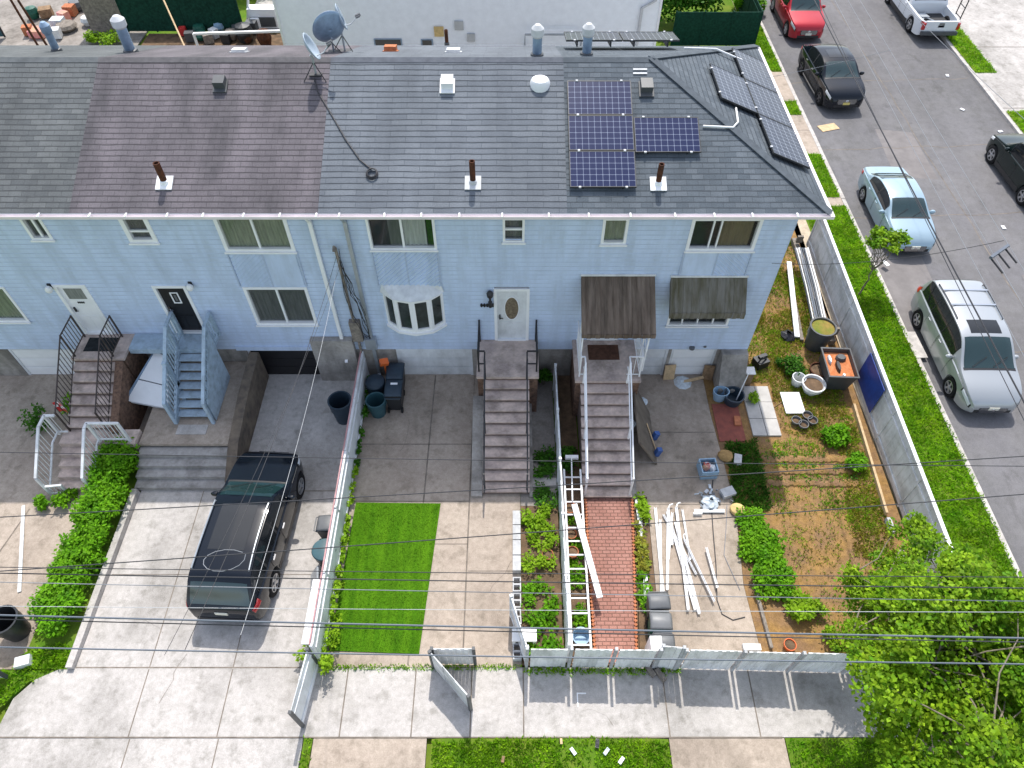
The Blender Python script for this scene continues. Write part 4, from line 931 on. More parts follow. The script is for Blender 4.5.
for i in range(3):
    for k in range(4):
        a = i * .09; b_ = k * .11
        fl.quad((p.x - .10 + a, p.y - .06 + .05 * math.sin(i * 1.4), p.z - b_), (p.x - .01 + a, p.y - .06 + .05 * math.sin((i + 1) * 1.4), p.z - b_), (p.x - .01 + a, p.y - .06 + .05 * math.sin((i + 1) * 1.4) + .01, p.z - b_ - .11), (p.x - .10 + a, p.y - .06 + .05 * math.sin(i * 1.4) + .01, p.z - b_ - .11), (i + k) % 2 if k < 3 else 0)
o = one('cloth', fl, ['red', 'white'], 'red and white cloth hanging on the brown stair railing', 'cloth'); o.modifiers.new('thick', 'SOLIDIFY').thickness = .012
# second house platform, steps and blue stairs
mat('wood_brown', (.20, .16, .12), .9, col2=(.11, .09, .075), scale=4)
tp = thing('concrete_platform', 'raised concrete platform with wide grey steps down to the driveway', 'platform', (-9.8, -3.5, 0))
MB().box(-11.08, -8.42, -3.22, -.02, -.02, .66).build('platform_base', 'foundation', tp); MB().box(-11.1, -8.40, -3.25, -.022, .662, .75).build('platform_top', 'concrete_warm', tp)
b = MB()
for i in range(4): b.box(-11.1, -8.45, -4.38 + .28 * i, -3.252, -.02 + i * .15, .15 * (i + 1))
b.build('steps', 'step_grey', tp)
MB().profile([(-4.3, -.02), (-4.3, .35), (-3.3, .85), (-1.6, 1.15), (-.05, 1.25), (-.05, -.02)], 'x', -8.40, -8.1).build('side_wall', 'wood_brown', tp)
one('board', MB().box(-10.1, -9.2, -2.9, -2.55, .752, .77), 'concrete', 'pale flat board at the foot of the blue stairs', 'board')
tb = thing('wooden_stairs', 'blue painted wooden stairs up to the black door', 'stairs', (-9.85, -2.6, .75))
MB().box(-11.70, -9.1, -.62, -.03, 2.02, 2.10).build('deck', 'stair_blue', tb); MB().box(-11.70, -9.1, -.68, -.622, 1.90, 2.09).build('beam', 'stair_blue', tb)
n = 8; b = MB()
for i in range(1, n):
    z = .75 + 1.35 * i / n; y = -2.45 + 1.80 * (i - .5) / n; b.box(-10.13, -9.12, y, y + .26, z - .04, z)
b.build('tread', 'stair_blue', tb); 
for x in (-10.16, -9.09): b = MB(); b.profile([(-2.52, .75), (-2.3, .75), (-.63, 2.02), (-.63, 1.80 + .24), (-.83, 2.04), (-2.52, .92)], 'x', x - .02, x + .02); b.build('stringer', 'stair_blue', tb)
for x in (-10.20, -9.06):
    railing(tb, [(x, -2.48, .75), (x, -.66, 2.1), (x, -.1, 2.1)], .98, 'stair_blue', .115, .045, True, [(x, -2.48, .75), (x, -.66, 2.1), (x, -.1, 2.1)], flat=True, pr=.016)
b = MB(); b.profile([(-2.4, .78), (-.7, .78), (-.7, 2.9), (-.75, 2.9), (-2.4, 1.6)], 'x', -9.00, -8.985); b.build('side_screen', 'stair_blue', tb)
b = MB(); b.box(-10.26, -10.14, -1.6, -1.48, .75, 2.5); b.build('newel_post', 'stair_blue', tb)
t = thing('storm_doors', 'stack of white storm doors leaning under the blue deck', 'doors', tuple(G(146, 412, .76)))
A, B, C, D = G(155, 350, 1.78), G(167, 356, 1.74), G(168, 410, .86), G(124, 402, 1.02)
Nn = ((B - A).cross(D - A)).normalized(); Nn = Nn if Nn.z > 0 else -Nn
def lp(a, b, c, d, u, v, w): return tuple(a * (1 - u) * (1 - v) + b * u * (1 - v) + c * u * v + d * (1 - u) * v - Nn * w)
def door_slab(u0, u1, v0, v1, w0, w1, nm, m):
    q = [lp(A, B, C, D, u, v, w0) for u, v in ((u0, v0), (u1, v0), (u1, v1), (u0, v1))] + [lp(A, B, C, D, u, v, w1) for u, v in ((u0, v0), (u1, v0), (u1, v1), (u0, v1))]
    MB().add(q, [(0, 1, 2, 3), (7, 6, 5, 4), (0, 4, 5, 1), (1, 5, 6, 2), (2, 6, 7, 3), (3, 7, 4, 0)]).build(nm, m, t)
door_slab(.04, .96, .02, .55, .0, .10, 'door_panel', 'white'); door_slab(.04, .96, .57, .97, .0, .10, 'door_panel', 'white')
door_slab(-.02, .035, 0, 1, -.02, .14, 'edge_frame', 'galv'); door_slab(.965, 1.02, 0, 1, -.02, .14, 'edge_frame', 'panel_pale')
door_slab(.02, .98, .03, .98, .15, .24, 'inner_door', 'panel_pale'); door_slab(.05, .95, .05, .97, .27, .34, 'inner_door', 'white_old')
# kerb of the hedge bed
o = one('retaining_kerb', MB().profile([(-9.5, -.02), (-9.5, .16), (-4.45, .22), (-4.45, -.02)], 'x', -11.13, -10.96), 'concrete', 'long low concrete kerb between hedge and driveway', 'kerb')
# ------------------------------------------------------------------ fences and walls
def panel_fence(label, a, b, h, n, m, postm='post_grey', gap=.0, slat=.13, cap=None, th=.03, jit=.02, name='panel_fence', z=0, special=None, posts=True, cat='fence', groove=.006, lean=0, pg=.04):
    a = Vector((*a, 0)); b = Vector((*b, 0)); d = (b - a); L = d.length; d.normalize(); s = Vector((-d.y, d.x, 0))
    t = thing(name, label, cat, (a.x, a.y, z))
    P = lambda u, v, w: tuple(a + d * u + s * (v + lean * (w) ) + Vector((0, 0, z + w)))
    def bx(mb, u0, u1, v0, v1, w0, w1):
        mb.add([P(u0, v0, w0), P(u1, v0, w0), P(u1, v1, w0), P(u0, v1, w0), P(u0, v0, w1), P(u1, v0, w1), P(u1, v1, w1), P(u0, v1, w1)], [(0, 3, 2, 1), (4, 5, 6, 7), (0, 1, 5, 4), (1, 2, 6, 5), (2, 3, 7, 6), (3, 0, 4, 7)])
    w = L / n
    for i in range(n):
        p = MB(); u0, u1 = i * w + pg, (i + 1) * w - pg; k = max(1, int((u1 - u0) / slat)); sw = (u1 - u0) / k; hh = h + rnd(-jit, jit)
        for q in range(k): bx(p, u0 + q * sw + groove / 2, u0 + (q + 1) * sw - groove / 2, -th / 2 + (.012 if q % 2 else 0), th / 2 - (.004 if q % 2 else 0), .04, hh + (rnd(-.006, .006)))
        bx(p, u0, u1, th / 2 + .001, th / 2 + .03, .2, .28); bx(p, u0, u1, th / 2 + .001, th / 2 + .03, hh - .3, hh - .22)
        mm = m
        if special and i in special: mm = special[i]
        o = p.build('panel', mm, t)
        if mm != m: o['label'] = 'blue panel'
    if posts:
        for i in range(n + 1): q = MB(); bx(q, i * w - .035, i * w + .035, -.04, .04, 0, h + .05); q.build('post', postm, t)
    if cap: q = MB(); bx(q, 0, L, -.05, .05 if cap == 'white' else -.012, h + .052, h + .085); q.build('cap', cap, t)
    return t
mat('cap_pink', (.45, .24, .24), .6, var=.2)
panel_fence('white wall like fence between the driveway and the green turf', (-4.77, -.12), (-4.77, -9.35), 1.32, 5, 'panel_pale', 'panel_pale', cap='cap_pink', th=.09, slat=.6, groove=.002, jit=0, name='divider_fence')
panel_fence('pale divider fence between the two front steps and beside the ladder', (1.37, -.6), (1.37, -9.3), 1.25, 5, 'panel_pale', 'panel_pale', th=.04, slat=.28, name='divider_fence', jit=.06)
FX = [.36, 1.30, 2.28, 3.50, 3.95, 5.42, 6.95, 8.5, 9.8, 11.05]
panel_fence('patchy front fence panels from the open gate to the bins', (.36, -9.44), (3.52, -9.47), 1.38, 3, 'panel_white', jit=.05, slat=.09, name='front_fence', groove=.0, pg=.09)
panel_fence('narrow tilted front fence panel behind the bins', (3.58, -9.46), (4.06, -9.50), 1.40, 1, 'panel_white', jit=.02, slat=.12, name='front_fence', lean=.05)
panel_fence('long front fence panels from the bins to the street corner', (4.12, -9.48), (11.0, -9.66), 1.38, 5, 'panel_white', jit=.05, slat=.09, name='front_fence', groove=.0, pg=.09)
panel_fence('long grey garden fence with a white cap along the side street', (11.12, -9.5), (11.56, 6.6), 1.55, 7, 'panel_grey', 'panel_grey', cap='white', slat=.16, name='side_fence', special={4: 'tarp_blue'} if False else None, groove=.004)
tarp = MB(); tarp.add([(11.25, -1.80, .35), (11.30, -.30, .35), (11.30, -.30, 1.5), (11.25, -1.80, 1.5), (11.225, -1.80, .35), (11.275, -.30, .35), (11.275, -.30, 1.5), (11.225, -1.80, 1.5)], [(0, 1, 2, 3), (4, 7, 6, 5), (0, 4, 5, 1), (2, 6, 7, 3), (0, 3, 7, 4), (1, 5, 6, 2)])
one('tarpaulin', tarp, 'tarp_blue', 'deep blue sheet hung on the side fence behind the grey tub', 'tarpaulin')
panel_fence('small inward opening gate beside the hollow blocks', (.36, -9.40), (-.02, -8.15), 1.36, 1, 'panel_white', 'panel_pale', jit=0, slat=.4, name='gate', cat='gate')
panel_fence('closed gate leaf before the concrete walk', (-1.92, -9.38), (-.92, -9.38), 1.18, 1, 'panel_white', 'plastic_dkgrey', jit=0, slat=.09, name='gate', cat='gate')
panel_fence('gate leaf swung out over the sidewalk casting a wide shadow', (-1.96, -9.45), (-1.0, -10.45), 1.18, 1, 'panel_grey', 'plastic_dkgrey', jit=0, slat=.35, name='gate', cat='gate')
panel_fence('gate leaf swung out at the end of the white divider fence', (-4.86, -9.42), (-5.0, -10.82), 1.25, 1, 'panel_pale', 'plastic_dkgrey', jit=0, slat=.45, name='gate', cat='gate')
panel_fence('grey metal gate at the left end of the sidewalk', (-12.55, -9.7), (-14.6, -9.75), 1.3, 2, 'panel_grey', 'plastic_dkgrey', jit=0, name='gate', cat='gate')
# ------------------------------------------------------------------ cars
def interp(tab, x):
    xs = [p[0] for p in tab]; ys = [p[1] for p in tab]
    if x <= xs[0]: return ys[0]
    if x >= xs[-1]: return ys[-1]
    for i in range(len(xs) - 1):
        if xs[i] <= x <= xs[i + 1]:
            h = xs[i + 1] - xs[i]; t = (x - xs[i]) / h
            def sl(j):
                if j <= 0 or j >= len(xs) - 1: return (ys[min(j + 1, len(xs) - 1)] - ys[max(j - 1, 0)]) / max(1e-6, xs[min(j + 1, len(xs) - 1)] - xs[max(j - 1, 0)])
                a = (ys[j] - ys[j - 1]) / (xs[j] - xs[j - 1]); b = (ys[j + 1] - ys[j]) / (xs[j + 1] - xs[j])
                return 0 if a * b <= 0 else 2 * a * b / (a + b)
            m0, m1 = sl(i), sl(i + 1)
            return (2 * t ** 3 - 3 * t * t + 1) * ys[i] + (t ** 3 - 2 * t * t + t) * h * m0 + (-2 * t ** 3 + 3 * t * t) * ys[i + 1] + (t ** 3 - t * t) * h * m1
def car(name, label, spec, loc, heading, paint_m, cat='car', plate='plate', rim='rim', rails=None, sunroof=False, bed=None, roof_m=None):
    """local axes: x forward (0 = rear bumper centre shifted), y left"""
    L, W = spec['L'], spec['W']; hw = W / 2; fw, rw = spec['fw'], spec['rw']; wr_ = spec['wr']
    t = thing(name, label, cat, loc, heading)
    X = lambda x: x - L / 2
    top, belt, tum = spec['top'], spec['belt'], spec.get('tum', .30)
    plan = [(0, hw * .80), (.06, hw * .88), (.25, hw * .955), (.8, hw * .995), (L * .5, hw), (L - 1.0, hw * .985), (L - .45, hw * .93), (L - .15, hw * .82), (L, hw * .66)]
    low = [(0, .42), (.25, .30), (.7, .24), (L - .8, .22), (L - .3, .24), (L, .32)]
    AR = wr_ + .055
    def section(x):
        w = interp(plan, x); zt = interp(top, x); zb = min(interp(belt, x), zt - .03); zl = interp(low, x)
        za = 0
        for xw in (fw, rw):
            d = abs(x - xw)
            if d < AR: za = max(za, wr_ + math.sqrt(AR * AR - d * d))
        zl2 = max(zl, za); h = zt - zb
        if bed and x < bed[1] and x > .12:
            z_r = zb + .02
            return [(0, zl + .05), (w * .8, zl + .05), (w * .97, zl2), (w, max(.5 * (zl + zb), zl2 + .03)), (w, max(zb - .13, zl2 + .06)), (w * .985, zb), (w * .96, z_r), (w * .90, z_r), (w * .87, z_r - .02), (w * .86, bed[2]), (0, bed[2])]
        wt = max(.25, w * .945 - h * tum); k = min(1, h / .25)
        return [(0, zl + .03), (w * .8, zl + .03 if za == 0 else zl2 * .6), (w * .965, zl2), (w * 1.0, max(.45 * (zl + zb), zl2 + .03)), (w * .995, max(zb - .13, zl2 + .06)), (w * .975, zb), (w * .945, zb + .02 * k + .004),
                (w * .945 - h * tum * .5 + .012 * k, zb + h * .5), (wt, zt - .045 * k - .012), (wt * .72, zt - .012 * k - .004), (0, zt)]
    xs = sorted(set([0, .02, .06, .12, .18] + list(np.arange(.25, L - .1, .06)) + [L - .1, L - .05, L - .02, L] + spec.get('xs', [])))
    S = [section(x) for x in xs]; n = len(S[0]); ring = 2 * n - 2
    vs = []
    for x, s in zip(xs, S):
        vs += [(X(x), y, z) for y, z in s] + [(X(x), -y, z) for y, z in s[-2:0:-1]]
    fs = []
    for i in range(len(xs) - 1):
        for k in range(ring): fs.append((i * ring + k, (i + 1) * ring + k, (i + 1) * ring + (k + 1) % ring, i * ring + (k + 1) % ring))
    fs.append(tuple(range(ring))); fs.append(tuple((len(xs) - 1) * ring + k for k in range(ring - 1, -1, -1)))
    b = MB().add(vs, fs); body = b.build('body', paint_m, t, smooth=True, local=True, sharp=32)
    def P(x, u, side=1, off=0):
        s = section(x); i = min(int(u), n - 2); f = u - i; y = s[i][0] + (s[i + 1][0] - s[i][0]) * f; z = s[i][1] + (s[i + 1][1] - s[i][1]) * f
        ny = (s[i + 1][1] - s[i][1]); nz = -(s[i + 1][0] - s[i][0]); q = math.hypot(ny, nz) or 1
        return Vector((X(x), side * (y + off * ny / q), z + off * nz / q))
    def patch(nm, m, x0, x1, u0, u1, side, off=.006, nx=14, nu=4, parent=None, fx=None):
        q = MB(); g = []
        for i in range(nx + 1):
            x = x0 + (x1 - x0) * i / nx; row = []
            for j in range(nu + 1): u = u0 + (u1 - u0) * j / nu; row.append(P(x + (fx(j / nu) if fx else 0), u, side, off))
            g.append(row)
        vv = [p for r_ in g for p in r_]
        ff = [(i * (nu + 1) + j, (i + 1) * (nu + 1) + j, (i + 1) * (nu + 1) + j + 1, i * (nu + 1) + j + 1) for i in range(nx) for j in range(nu)]
        q.add(vv, ff); return q.build(nm, m, parent or t, smooth=True, local=True, sharp=60)
    def screen(nm, m, x0, x1, yf=.90, off=.006, parent=None):
        q = MB(); nx, ny = 8, 10; vv = []
        for i in range(nx + 1):
            x = x0 + (x1 - x0) * i / nx
            for j in range(-ny, ny + 1):
                s = section(x); a = abs(j) / ny * yf; w8 = s[8][0]; y = a * w8
                if y < s[9][0]: f = y / s[9][0]; z = s[10][1] + (s[9][1] - s[10][1]) * f
                else: f = (y - s[9][0]) / (s[8][0] - s[9][0]); z = s[9][1] + (s[8][1] - s[9][1]) * f
                sl = (interp(top, x + .02) - interp(top, x - .02)) / .04; c = 1 / math.sqrt(1 + sl * sl)
                vv.append((X(x) - sl * c * off, y * (1 if j >= 0 else -1), z + off * c))
        m_ = 2 * ny + 1
        q.add(vv, [(i * m_ + j, (i + 1) * m_ + j, (i + 1) * m_ + j + 1, i * m_ + j + 1) for i in range(nx) for j in range(2 * ny)])
        return q.build(nm, m, parent or t, smooth=True, local=True, sharp=60)
    screen('cowl', 'trim', spec['ws'][1] - .03, spec['ws'][1] + .07, .93, .004)
    screen('windshield', 'car_glass', *spec['ws'])
    if spec.get('rg'): screen('rear_window', 'car_glass', *spec['rg'])
    if sunroof: screen('sunroof', 'car_glass_side', *sunroof, .62)
    for sd in (1, -1):
        patch('window_band', 'trim', spec['sw'][0][0] - .02, spec['sw'][-1][1] + .02, 6.06, 7.9, sd, .003, 30)
        for (a, b_) in spec['sw']: patch('side_window', 'car_glass_side', a, b_, 6.12, 7.86, sd)
        for (a, b_) in spec['doors']:
            d = patch('door', paint_m, a, b_, 2.35, 5.0, sd, .007, 12, 6)
            q = MB(); hp = P(a + .16, 4.35, sd, .03); q.obox(hp, (.17, .03, .03)); q.build('handle', paint_m if paint_m != 'paint_black' else 'chrome', d, local=True)
            q = MB()
            for xx in (a - .008, b_ + .008):
                for u in np.linspace(2.4, 4.9, 8):
                    pa, pb = P(xx, u, sd, .004), P(xx, u + .3, sd, .004); q.add([pa + Vector((-.008, 0, 0)), pa + Vector((.008, 0, 0)), pb + Vector((.008, 0, 0)), pb + Vector((-.008, 0, 0))], [(0, 1, 2, 3)])
            q.build('door_gap', 'trim', d, local=True)
        if spec.get('sill', True): patch('sill_trim', 'trim', rw + AR + .02, fw - AR - .02, 2.0, 2.6, sd, .012, 8, 2)
        if spec.get('sillbright'): patch('side_step', 'chrome', rw + AR + .05, fw - AR - .05, 2.1, 2.35, sd, .05, 8, 2)
        hl = patch('headlight', 'lamp_clear', L - .52, L - .10, 4.25, 5.35, sd, .014, 8, 3); patch('headlight_surround', 'trim', L - .57, L - .07, 4.1, 5.5, sd, .008, 8, 3, hl)
        patch('tail_light', 'lamp_red', .05, spec.get('tl', .34), 4.0, spec.get('tlu', 5.4), sd, .010, 6, 3)
        mx_, mz = spec['mir']; s = section(mx_); q = MB(); c = Vector((X(mx_), sd * (s[6][0] + .13), mz))
        q.lathe([(0, -.5), (.3, -.42), (.5, -.1), (.5, .2), (.3, .45), (0, .5)], (0, 0, 0), 12); q.v = [(c.x + p[0] * .14, c.y + p[1] * .24, c.z + p[2] * .17) for p in q.v]
        q.bar((c.x, sd * (s[6][0] - .04), mz - .03), (c.x, c.y, mz - .02), .05); q.build('mirror', paint_m if spec.get('mirp', True) else 'trim', t, smooth=True, local=True)
        if rails:
            q = MB(); pts = [P(x, 8.25, sd, .045) for x in np.linspace(rails[0], rails[1], 9)]; q.tube([P(rails[0], 8.25, sd, .0)] + pts + [P(rails[1], 8.25, sd, .0)], .02, 6); q.build('roof_rail', rails[2], t, smooth=True, local=True)
    if rails and len(rails) > 3:
        for xx in rails[3]:
            q = MB(); a, c = P(xx, 8.25, 1, .055), P(xx, 8.25, -1, .055); q.bar(a, c, .06, .025); q.build('cross_bar', rails[4] if len(rails) > 4 else 'chrome', t, local=True)
    # wheels
    for xw in (fw, rw):
        for sd in (1, -1):
            wy = sd * (interp(plan, xw) - .115)
            ty = MB(); prof = [(wr_ * .62, -.10), (wr_ * .93, -.11), (wr_, -.085), (wr_, .085), (wr_ * .93, .11), (wr_ * .62, .10)]
            ty.lathe(prof + [prof[0]], (0, 0, 0), 28); ty.v = [(X(xw) + p[0], wy + p[2], wr_ + p[1]) for p in ty.v]; wl = ty.build('wheel', 'tyre', t, smooth=True, local=True, sharp=50)
            r_ = MB(); R0 = wr_ * .64; oy = wy + sd * .075
            r_.lathe([(R0, .02), (R0, -.03), (R0 * .9, -.035), (R0 * .88, .0)], (0, 0, 0), 24)
            r_.v = [(X(xw) + p[0], oy - sd * p[2], wr_ + p[1]) for p in r_.v]
            for k in range(5):
                a = 2 * math.pi * k / 5 + .3
                r_.bar((X(xw), oy + sd * .01, wr_), (X(xw) + R0 * .92 * math.cos(a), oy + sd * .015, wr_ + R0 * .92 * math.sin(a)), R0 * .34, .03, up=(0, 1, 0))
            h_ = MB().lathe([(R0 * .24, .03), (R0 * .2, .04), (0, .042)], (0, 0, 0), 12); r_.add([(X(xw) + p[0], oy + sd * p[2], wr_ + p[1]) for p in h_.v], h_.f)
            bk = MB().lathe([(R0 * .95, 0), (0, 0)], (0, 0, 0), 20); r_.add([(X(xw) + p[0], oy - sd * .04, wr_ + p[1]) for p in bk.v], bk.f, 1)
            r_.build('rim', [rim, 'trim'], wl, local=True)
    # ends
    xf = L
    g = MB()
    zc = interp(belt, L - .12) - .20; yw = hw * spec.get('gw', .45)
    for sgn in (1,):
        for i in range(6): z = zc - .09 + i * .036; g.box(X(L) - .05, X(L) + .014, -yw * (1 - abs(i - 3) * .04), yw * (1 - abs(i - 3) * .04), z, z + .016)
        g.box(X(L) - .06, X(L) + .006, -yw, yw, zc - .1, zc + .12, 1)
    g.build('grille', ['chrome', 'trim'], t, local=True)
    MB().box(X(L) - .06, X(L) + .006, -hw * .58, hw * .58, .34, .46).build('lower_intake', 'trim', t, local=True)
    MB().box(X(L), X(L) + .022, -.16, .16, .47, .59).build('licence_plate', plate, t, local=True)
    MB().box(X(0) - .02, X(0), -.16, .16, spec.get('rp', .80), spec.get('rp', .80) + .12).build('licence_plate', plate, t, local=True)
    MB().box(X(0) - .012, X(0) + .06, -hw * .72, hw * .72, .40, .55).build('bumper_trim', 'trim', t, local=True)
    xh = spec['ws'][1] + .10
    for sd in (1, -1):
        q = MB()
        pts = [P(x, 5.55, sd, .006) for x in np.linspace(xh, L - .30, 14)]
        for a, c in zip(pts, pts[1:]): q.add([a + Vector((0, -.007, .002)), a + Vector((0, .007, .002)), c + Vector((0, .007, .002)), c + Vector((0, -.007, .002))], [(0, 1, 2, 3)])
        q.build('hood_gap', 'trim', t, local=True)
    q = MB(); zc2 = interp(top, L - .06) - .10; q.lathe([(.07, 0), (.05, .012), (0, .012)], (0, 0, 0), 14); q.v = [(X(L) + .016 + p[2], p[0], zc + .05 + p[1]) for p in q.v]; q.build('badge', 'chrome', t, local=True)
    w_ = MB(); wsx = spec['ws']
    for y0 in (-.55, .1):
        pa = Vector((X(wsx[1] - .02), y0, interp(top, wsx[1] - .02) + .02)); pb = Vector((X(wsx[1] - .30), y0 + .48, interp(top, wsx[1] - .30) + .022)); w_.tube([pa, pb], .010, 4)
    w_.build('wiper', 'trim', t, local=True)
    return t, X, section
SEDAN = dict(L=4.60, W=1.82, fw=3.72, rw=1.02, wr=.325, tum=.38, top=[(0, .78), (.04, .98), (.14, 1.05), (.50, 1.075), (.62, 1.09), (1.25, 1.36), (1.65, 1.435), (2.2, 1.45), (2.62, 1.40), (3.42, 1.03), (3.5, 1.015), (4.1, .90), (4.4, .78), (4.54, .66), (4.6, .54)],
    belt=[(0, .90), (.6, .97), (2, .95), (3.4, .90), (4.1, .80), (4.45, .68), (4.6, .5)], ws=(2.66, 3.40), rg=(.64, 1.42), sw=[(1.05, 1.92), (2.0, 2.92)], doors=[(1.24, 2.04), (2.10, 3.16)], mir=(3.02, .98), sill=False, tlu=5.2)
VAN = dict(L=5.08, W=1.98, fw=4.08, rw=1.05, wr=.345, tum=.20, top=[(0, .72), (.03, 1.02), (.10, 1.10), (.40, 1.66), (.60, 1.755), (1.6, 1.80), (2.6, 1.78), (3.02, 1.71), (3.95, 1.16), (4.05, 1.13), (4.6, .98), (4.9, .82), (5.03, .68), (5.08, .56)],
    belt=[(0, 1.02), (.6, 1.06), (2, 1.02), (3.6, 1.0), (4.3, .92), (4.8, .75), (5.08, .52)], ws=(3.07, 3.94), rg=(.12, .40), sw=[(.46, 1.33), (1.37, 2.31), (2.35, 3.34)], doors=[(1.45, 2.38), (2.44, 3.42)], mir=(3.40, 1.08), sill=False, tl=.30, tlu=6.6)
CROSS = dict(L=4.75, W=2.02, fw=3.86, rw=.98, wr=.37, tum=.34, top=[(0, .85), (.03, 1.05), (.12, 1.12), (.30, 1.16), (1.15, 1.56), (1.6, 1.63), (2.2, 1.645), (2.72, 1.58), (3.52, 1.16), (3.6, 1.14), (4.2, 1.05), (4.55, .92), (4.69, .78), (4.75, .62)],
    belt=[(0, 1.0), (.6, 1.08), (2, 1.06), (3.5, 1.02), (4.2, .95), (4.6, .82), (4.75, .58)], ws=(2.76, 3.50), rg=(.36, 1.12), sw=[(1.10, 2.0), (2.08, 3.0)], doors=[(1.28, 2.10), (2.16, 3.20)], mir=(3.10, 1.12), sillbright=True, tlu=5.3)
SUV = dict(L=4.92, W=1.96, fw=4.0, rw=1.06, wr=.385, tum=.24, top=[(0, .85), (.03, 1.02), (.10, 1.08), (.52, 1.60), (.72, 1.72), (1.6, 1.79), (2.4, 1.78), (2.86, 1.70), (3.60, 1.20), (3.7, 1.175), (4.3, 1.07), (4.7, .95), (4.86, .80), (4.92, .64)],
    belt=[(0, 1.02), (.6, 1.10), (2, 1.08), (3.6, 1.06), (4.3, .97), (4.75, .84), (4.92, .6)], ws=(2.91, 3.59), rg=(.13, .52), sw=[(.52, 1.14), (1.22, 2.10), (2.18, 3.08)], doors=[(1.34, 2.20), (2.26, 3.28)], mir=(3.18, 1.18), sillbright=False, tlu=6.3)
TRUCK = dict(L=5.75, W=2.14, fw=4.75, rw=1.25, wr=.40, tum=.22, top=[(0, .62), (.05, 1.06), (.2, 1.08), (1.9, 1.08), (2.02, 1.2), (2.2, 1.80), (2.5, 1.89), (3.3, 1.90), (3.7, 1.82), (4.3, 1.28), (4.45, 1.24), (5.2, 1.14), (5.6, 1.0), (5.72, .8), (5.75, .66)],
    belt=[(0, 1.04), (.6, 1.06), (2, 1.07), (4.2, 1.10), (5.2, 1.03), (5.6, .9), (5.75, .62)], ws=(3.74, 4.26), rg=(2.06, 2.20), sw=[(2.36, 3.0), (3.08, 3.88)], doors=[(2.30, 3.04), (3.10, 4.08)], mir=(3.96, 1.22), xs=[2.0, 2.001, .121], tl=.24, tlu=5.0)
def park(L, rear, front):       # rear / front: contact points of the two wheels on one side; returns heading and the midpoint between
    d = Vector((front[0] - rear[0], front[1] - rear[1], 0)); return math.atan2(d.y, d.x)
H = R(-90)
car('parked_car', 'light blue sedan parked facing down the street beside the sapling', SEDAN, (15.42, 8.25, RD), R(-90.5), 'paint_blue')
car('minivan', 'silver minivan with roof bars and a dark sunroof nearest the long grey fence', VAN, (15.2, .85, RD), R(-91), 'paint_silver', 'minivan', rails=(.75, 2.35, 'trim', (1.05, 1.75), 'chrome'), sunroof=(2.42, 2.95))
car('parked_car', 'black coupe like crossover with a yellow plate parked in front of the red car', CROSS, (15.66, 18.55, RD), R(-88), 'paint_black', plate='plate_yellow', rim='rim_dark', sunroof=(1.75, 2.5))
car('parked_car', 'red car at the top of the street behind the black crossover', SUV, (15.74, 25.5, RD), R(-90), 'paint_red')
car('parked_car', 'black four wheel drive parked on the far side of the street', SUV, (21.98, 10.75, RD), R(91), 'paint_black_green', rails=(.8, 2.7, 'chrome'))
car('parked_car', 'black car standing in the wide driveway with its rear to the sidewalk', SUV, (-7.16, -5.95, 0), R(87), 'paint_black', rails=(.8, 2.7, 'grey_metal'), sunroof=(1.3, 2.6))
tk, X, sec = car('pickup_truck', 'white pickup with an open bed and raised tailgate parked across the street', TRUCK, (22.7, 26.1, RD), R(90), 'paint_white', 'pickup', bed=(.0, 2.0, .62))
l = MB(); l.box(X(.13), X(2.0), -.84, .84, .622, .64); l.build('bed_liner', 'trim', tk, local=True)
MB().box(X(0) - .02, X(.0) + .10, -.82, .82, .66, 1.10).build('tailgate', 'paint_white', tk, local=True)
MB().box(X(0) - .026, X(0) - .0205, -.14, .14, .95, 1.02).build('tailgate_handle', 'trim', tk, local=True)
MB().box(X(0) - .14, X(.0) + .02, -.96, .96, .44, .60).build('rear_bumper', 'plastic_dkgrey', tk, local=True)
for sd in (1, -1): MB().box(X(0) - .025, X(0) + .08, sd * .83, sd * .985, .68, 1.02).build('tail_light', 'lamp_red', tk, local=True)
b = MB(); b.tube([(0, 0, 0), (1.1, .55, .1)], .03, 6); b.tube([(.1, .5, .05), (1.2, .1, .05)], .03, 6); b.obox((.7, .3, .06), (.5, .35, .1)); b.v = [(p[0] * -1 * .2 + p[1] * 1.3 + 22.1, p[0] * .9 + 24.1, p[2] + RD + .66) for p in b.v]
one('tools', b, 'grey_metal', 'metal poles and a grey case lying in the bed of the white pickup', 'tools')
b = MB()
for y in (23.6, 24.2): b.tube([(23.75, y, 0), (23.75, y, 1.9)], .03, 6)
for z in (.5, 1.0, 1.5, 1.88): b.tube([(23.75, 23.6, z), (23.75, 24.2, z)], .02, 6)
one('rack', b, 'black_iron', 'dark metal rack standing on the grass strip beside the white pickup', 'rack')
mat('wire_slate', (.10, .12, .15), .5, var=0); mat('plastic_lid', (.17, .175, .18), .45, var=.1)
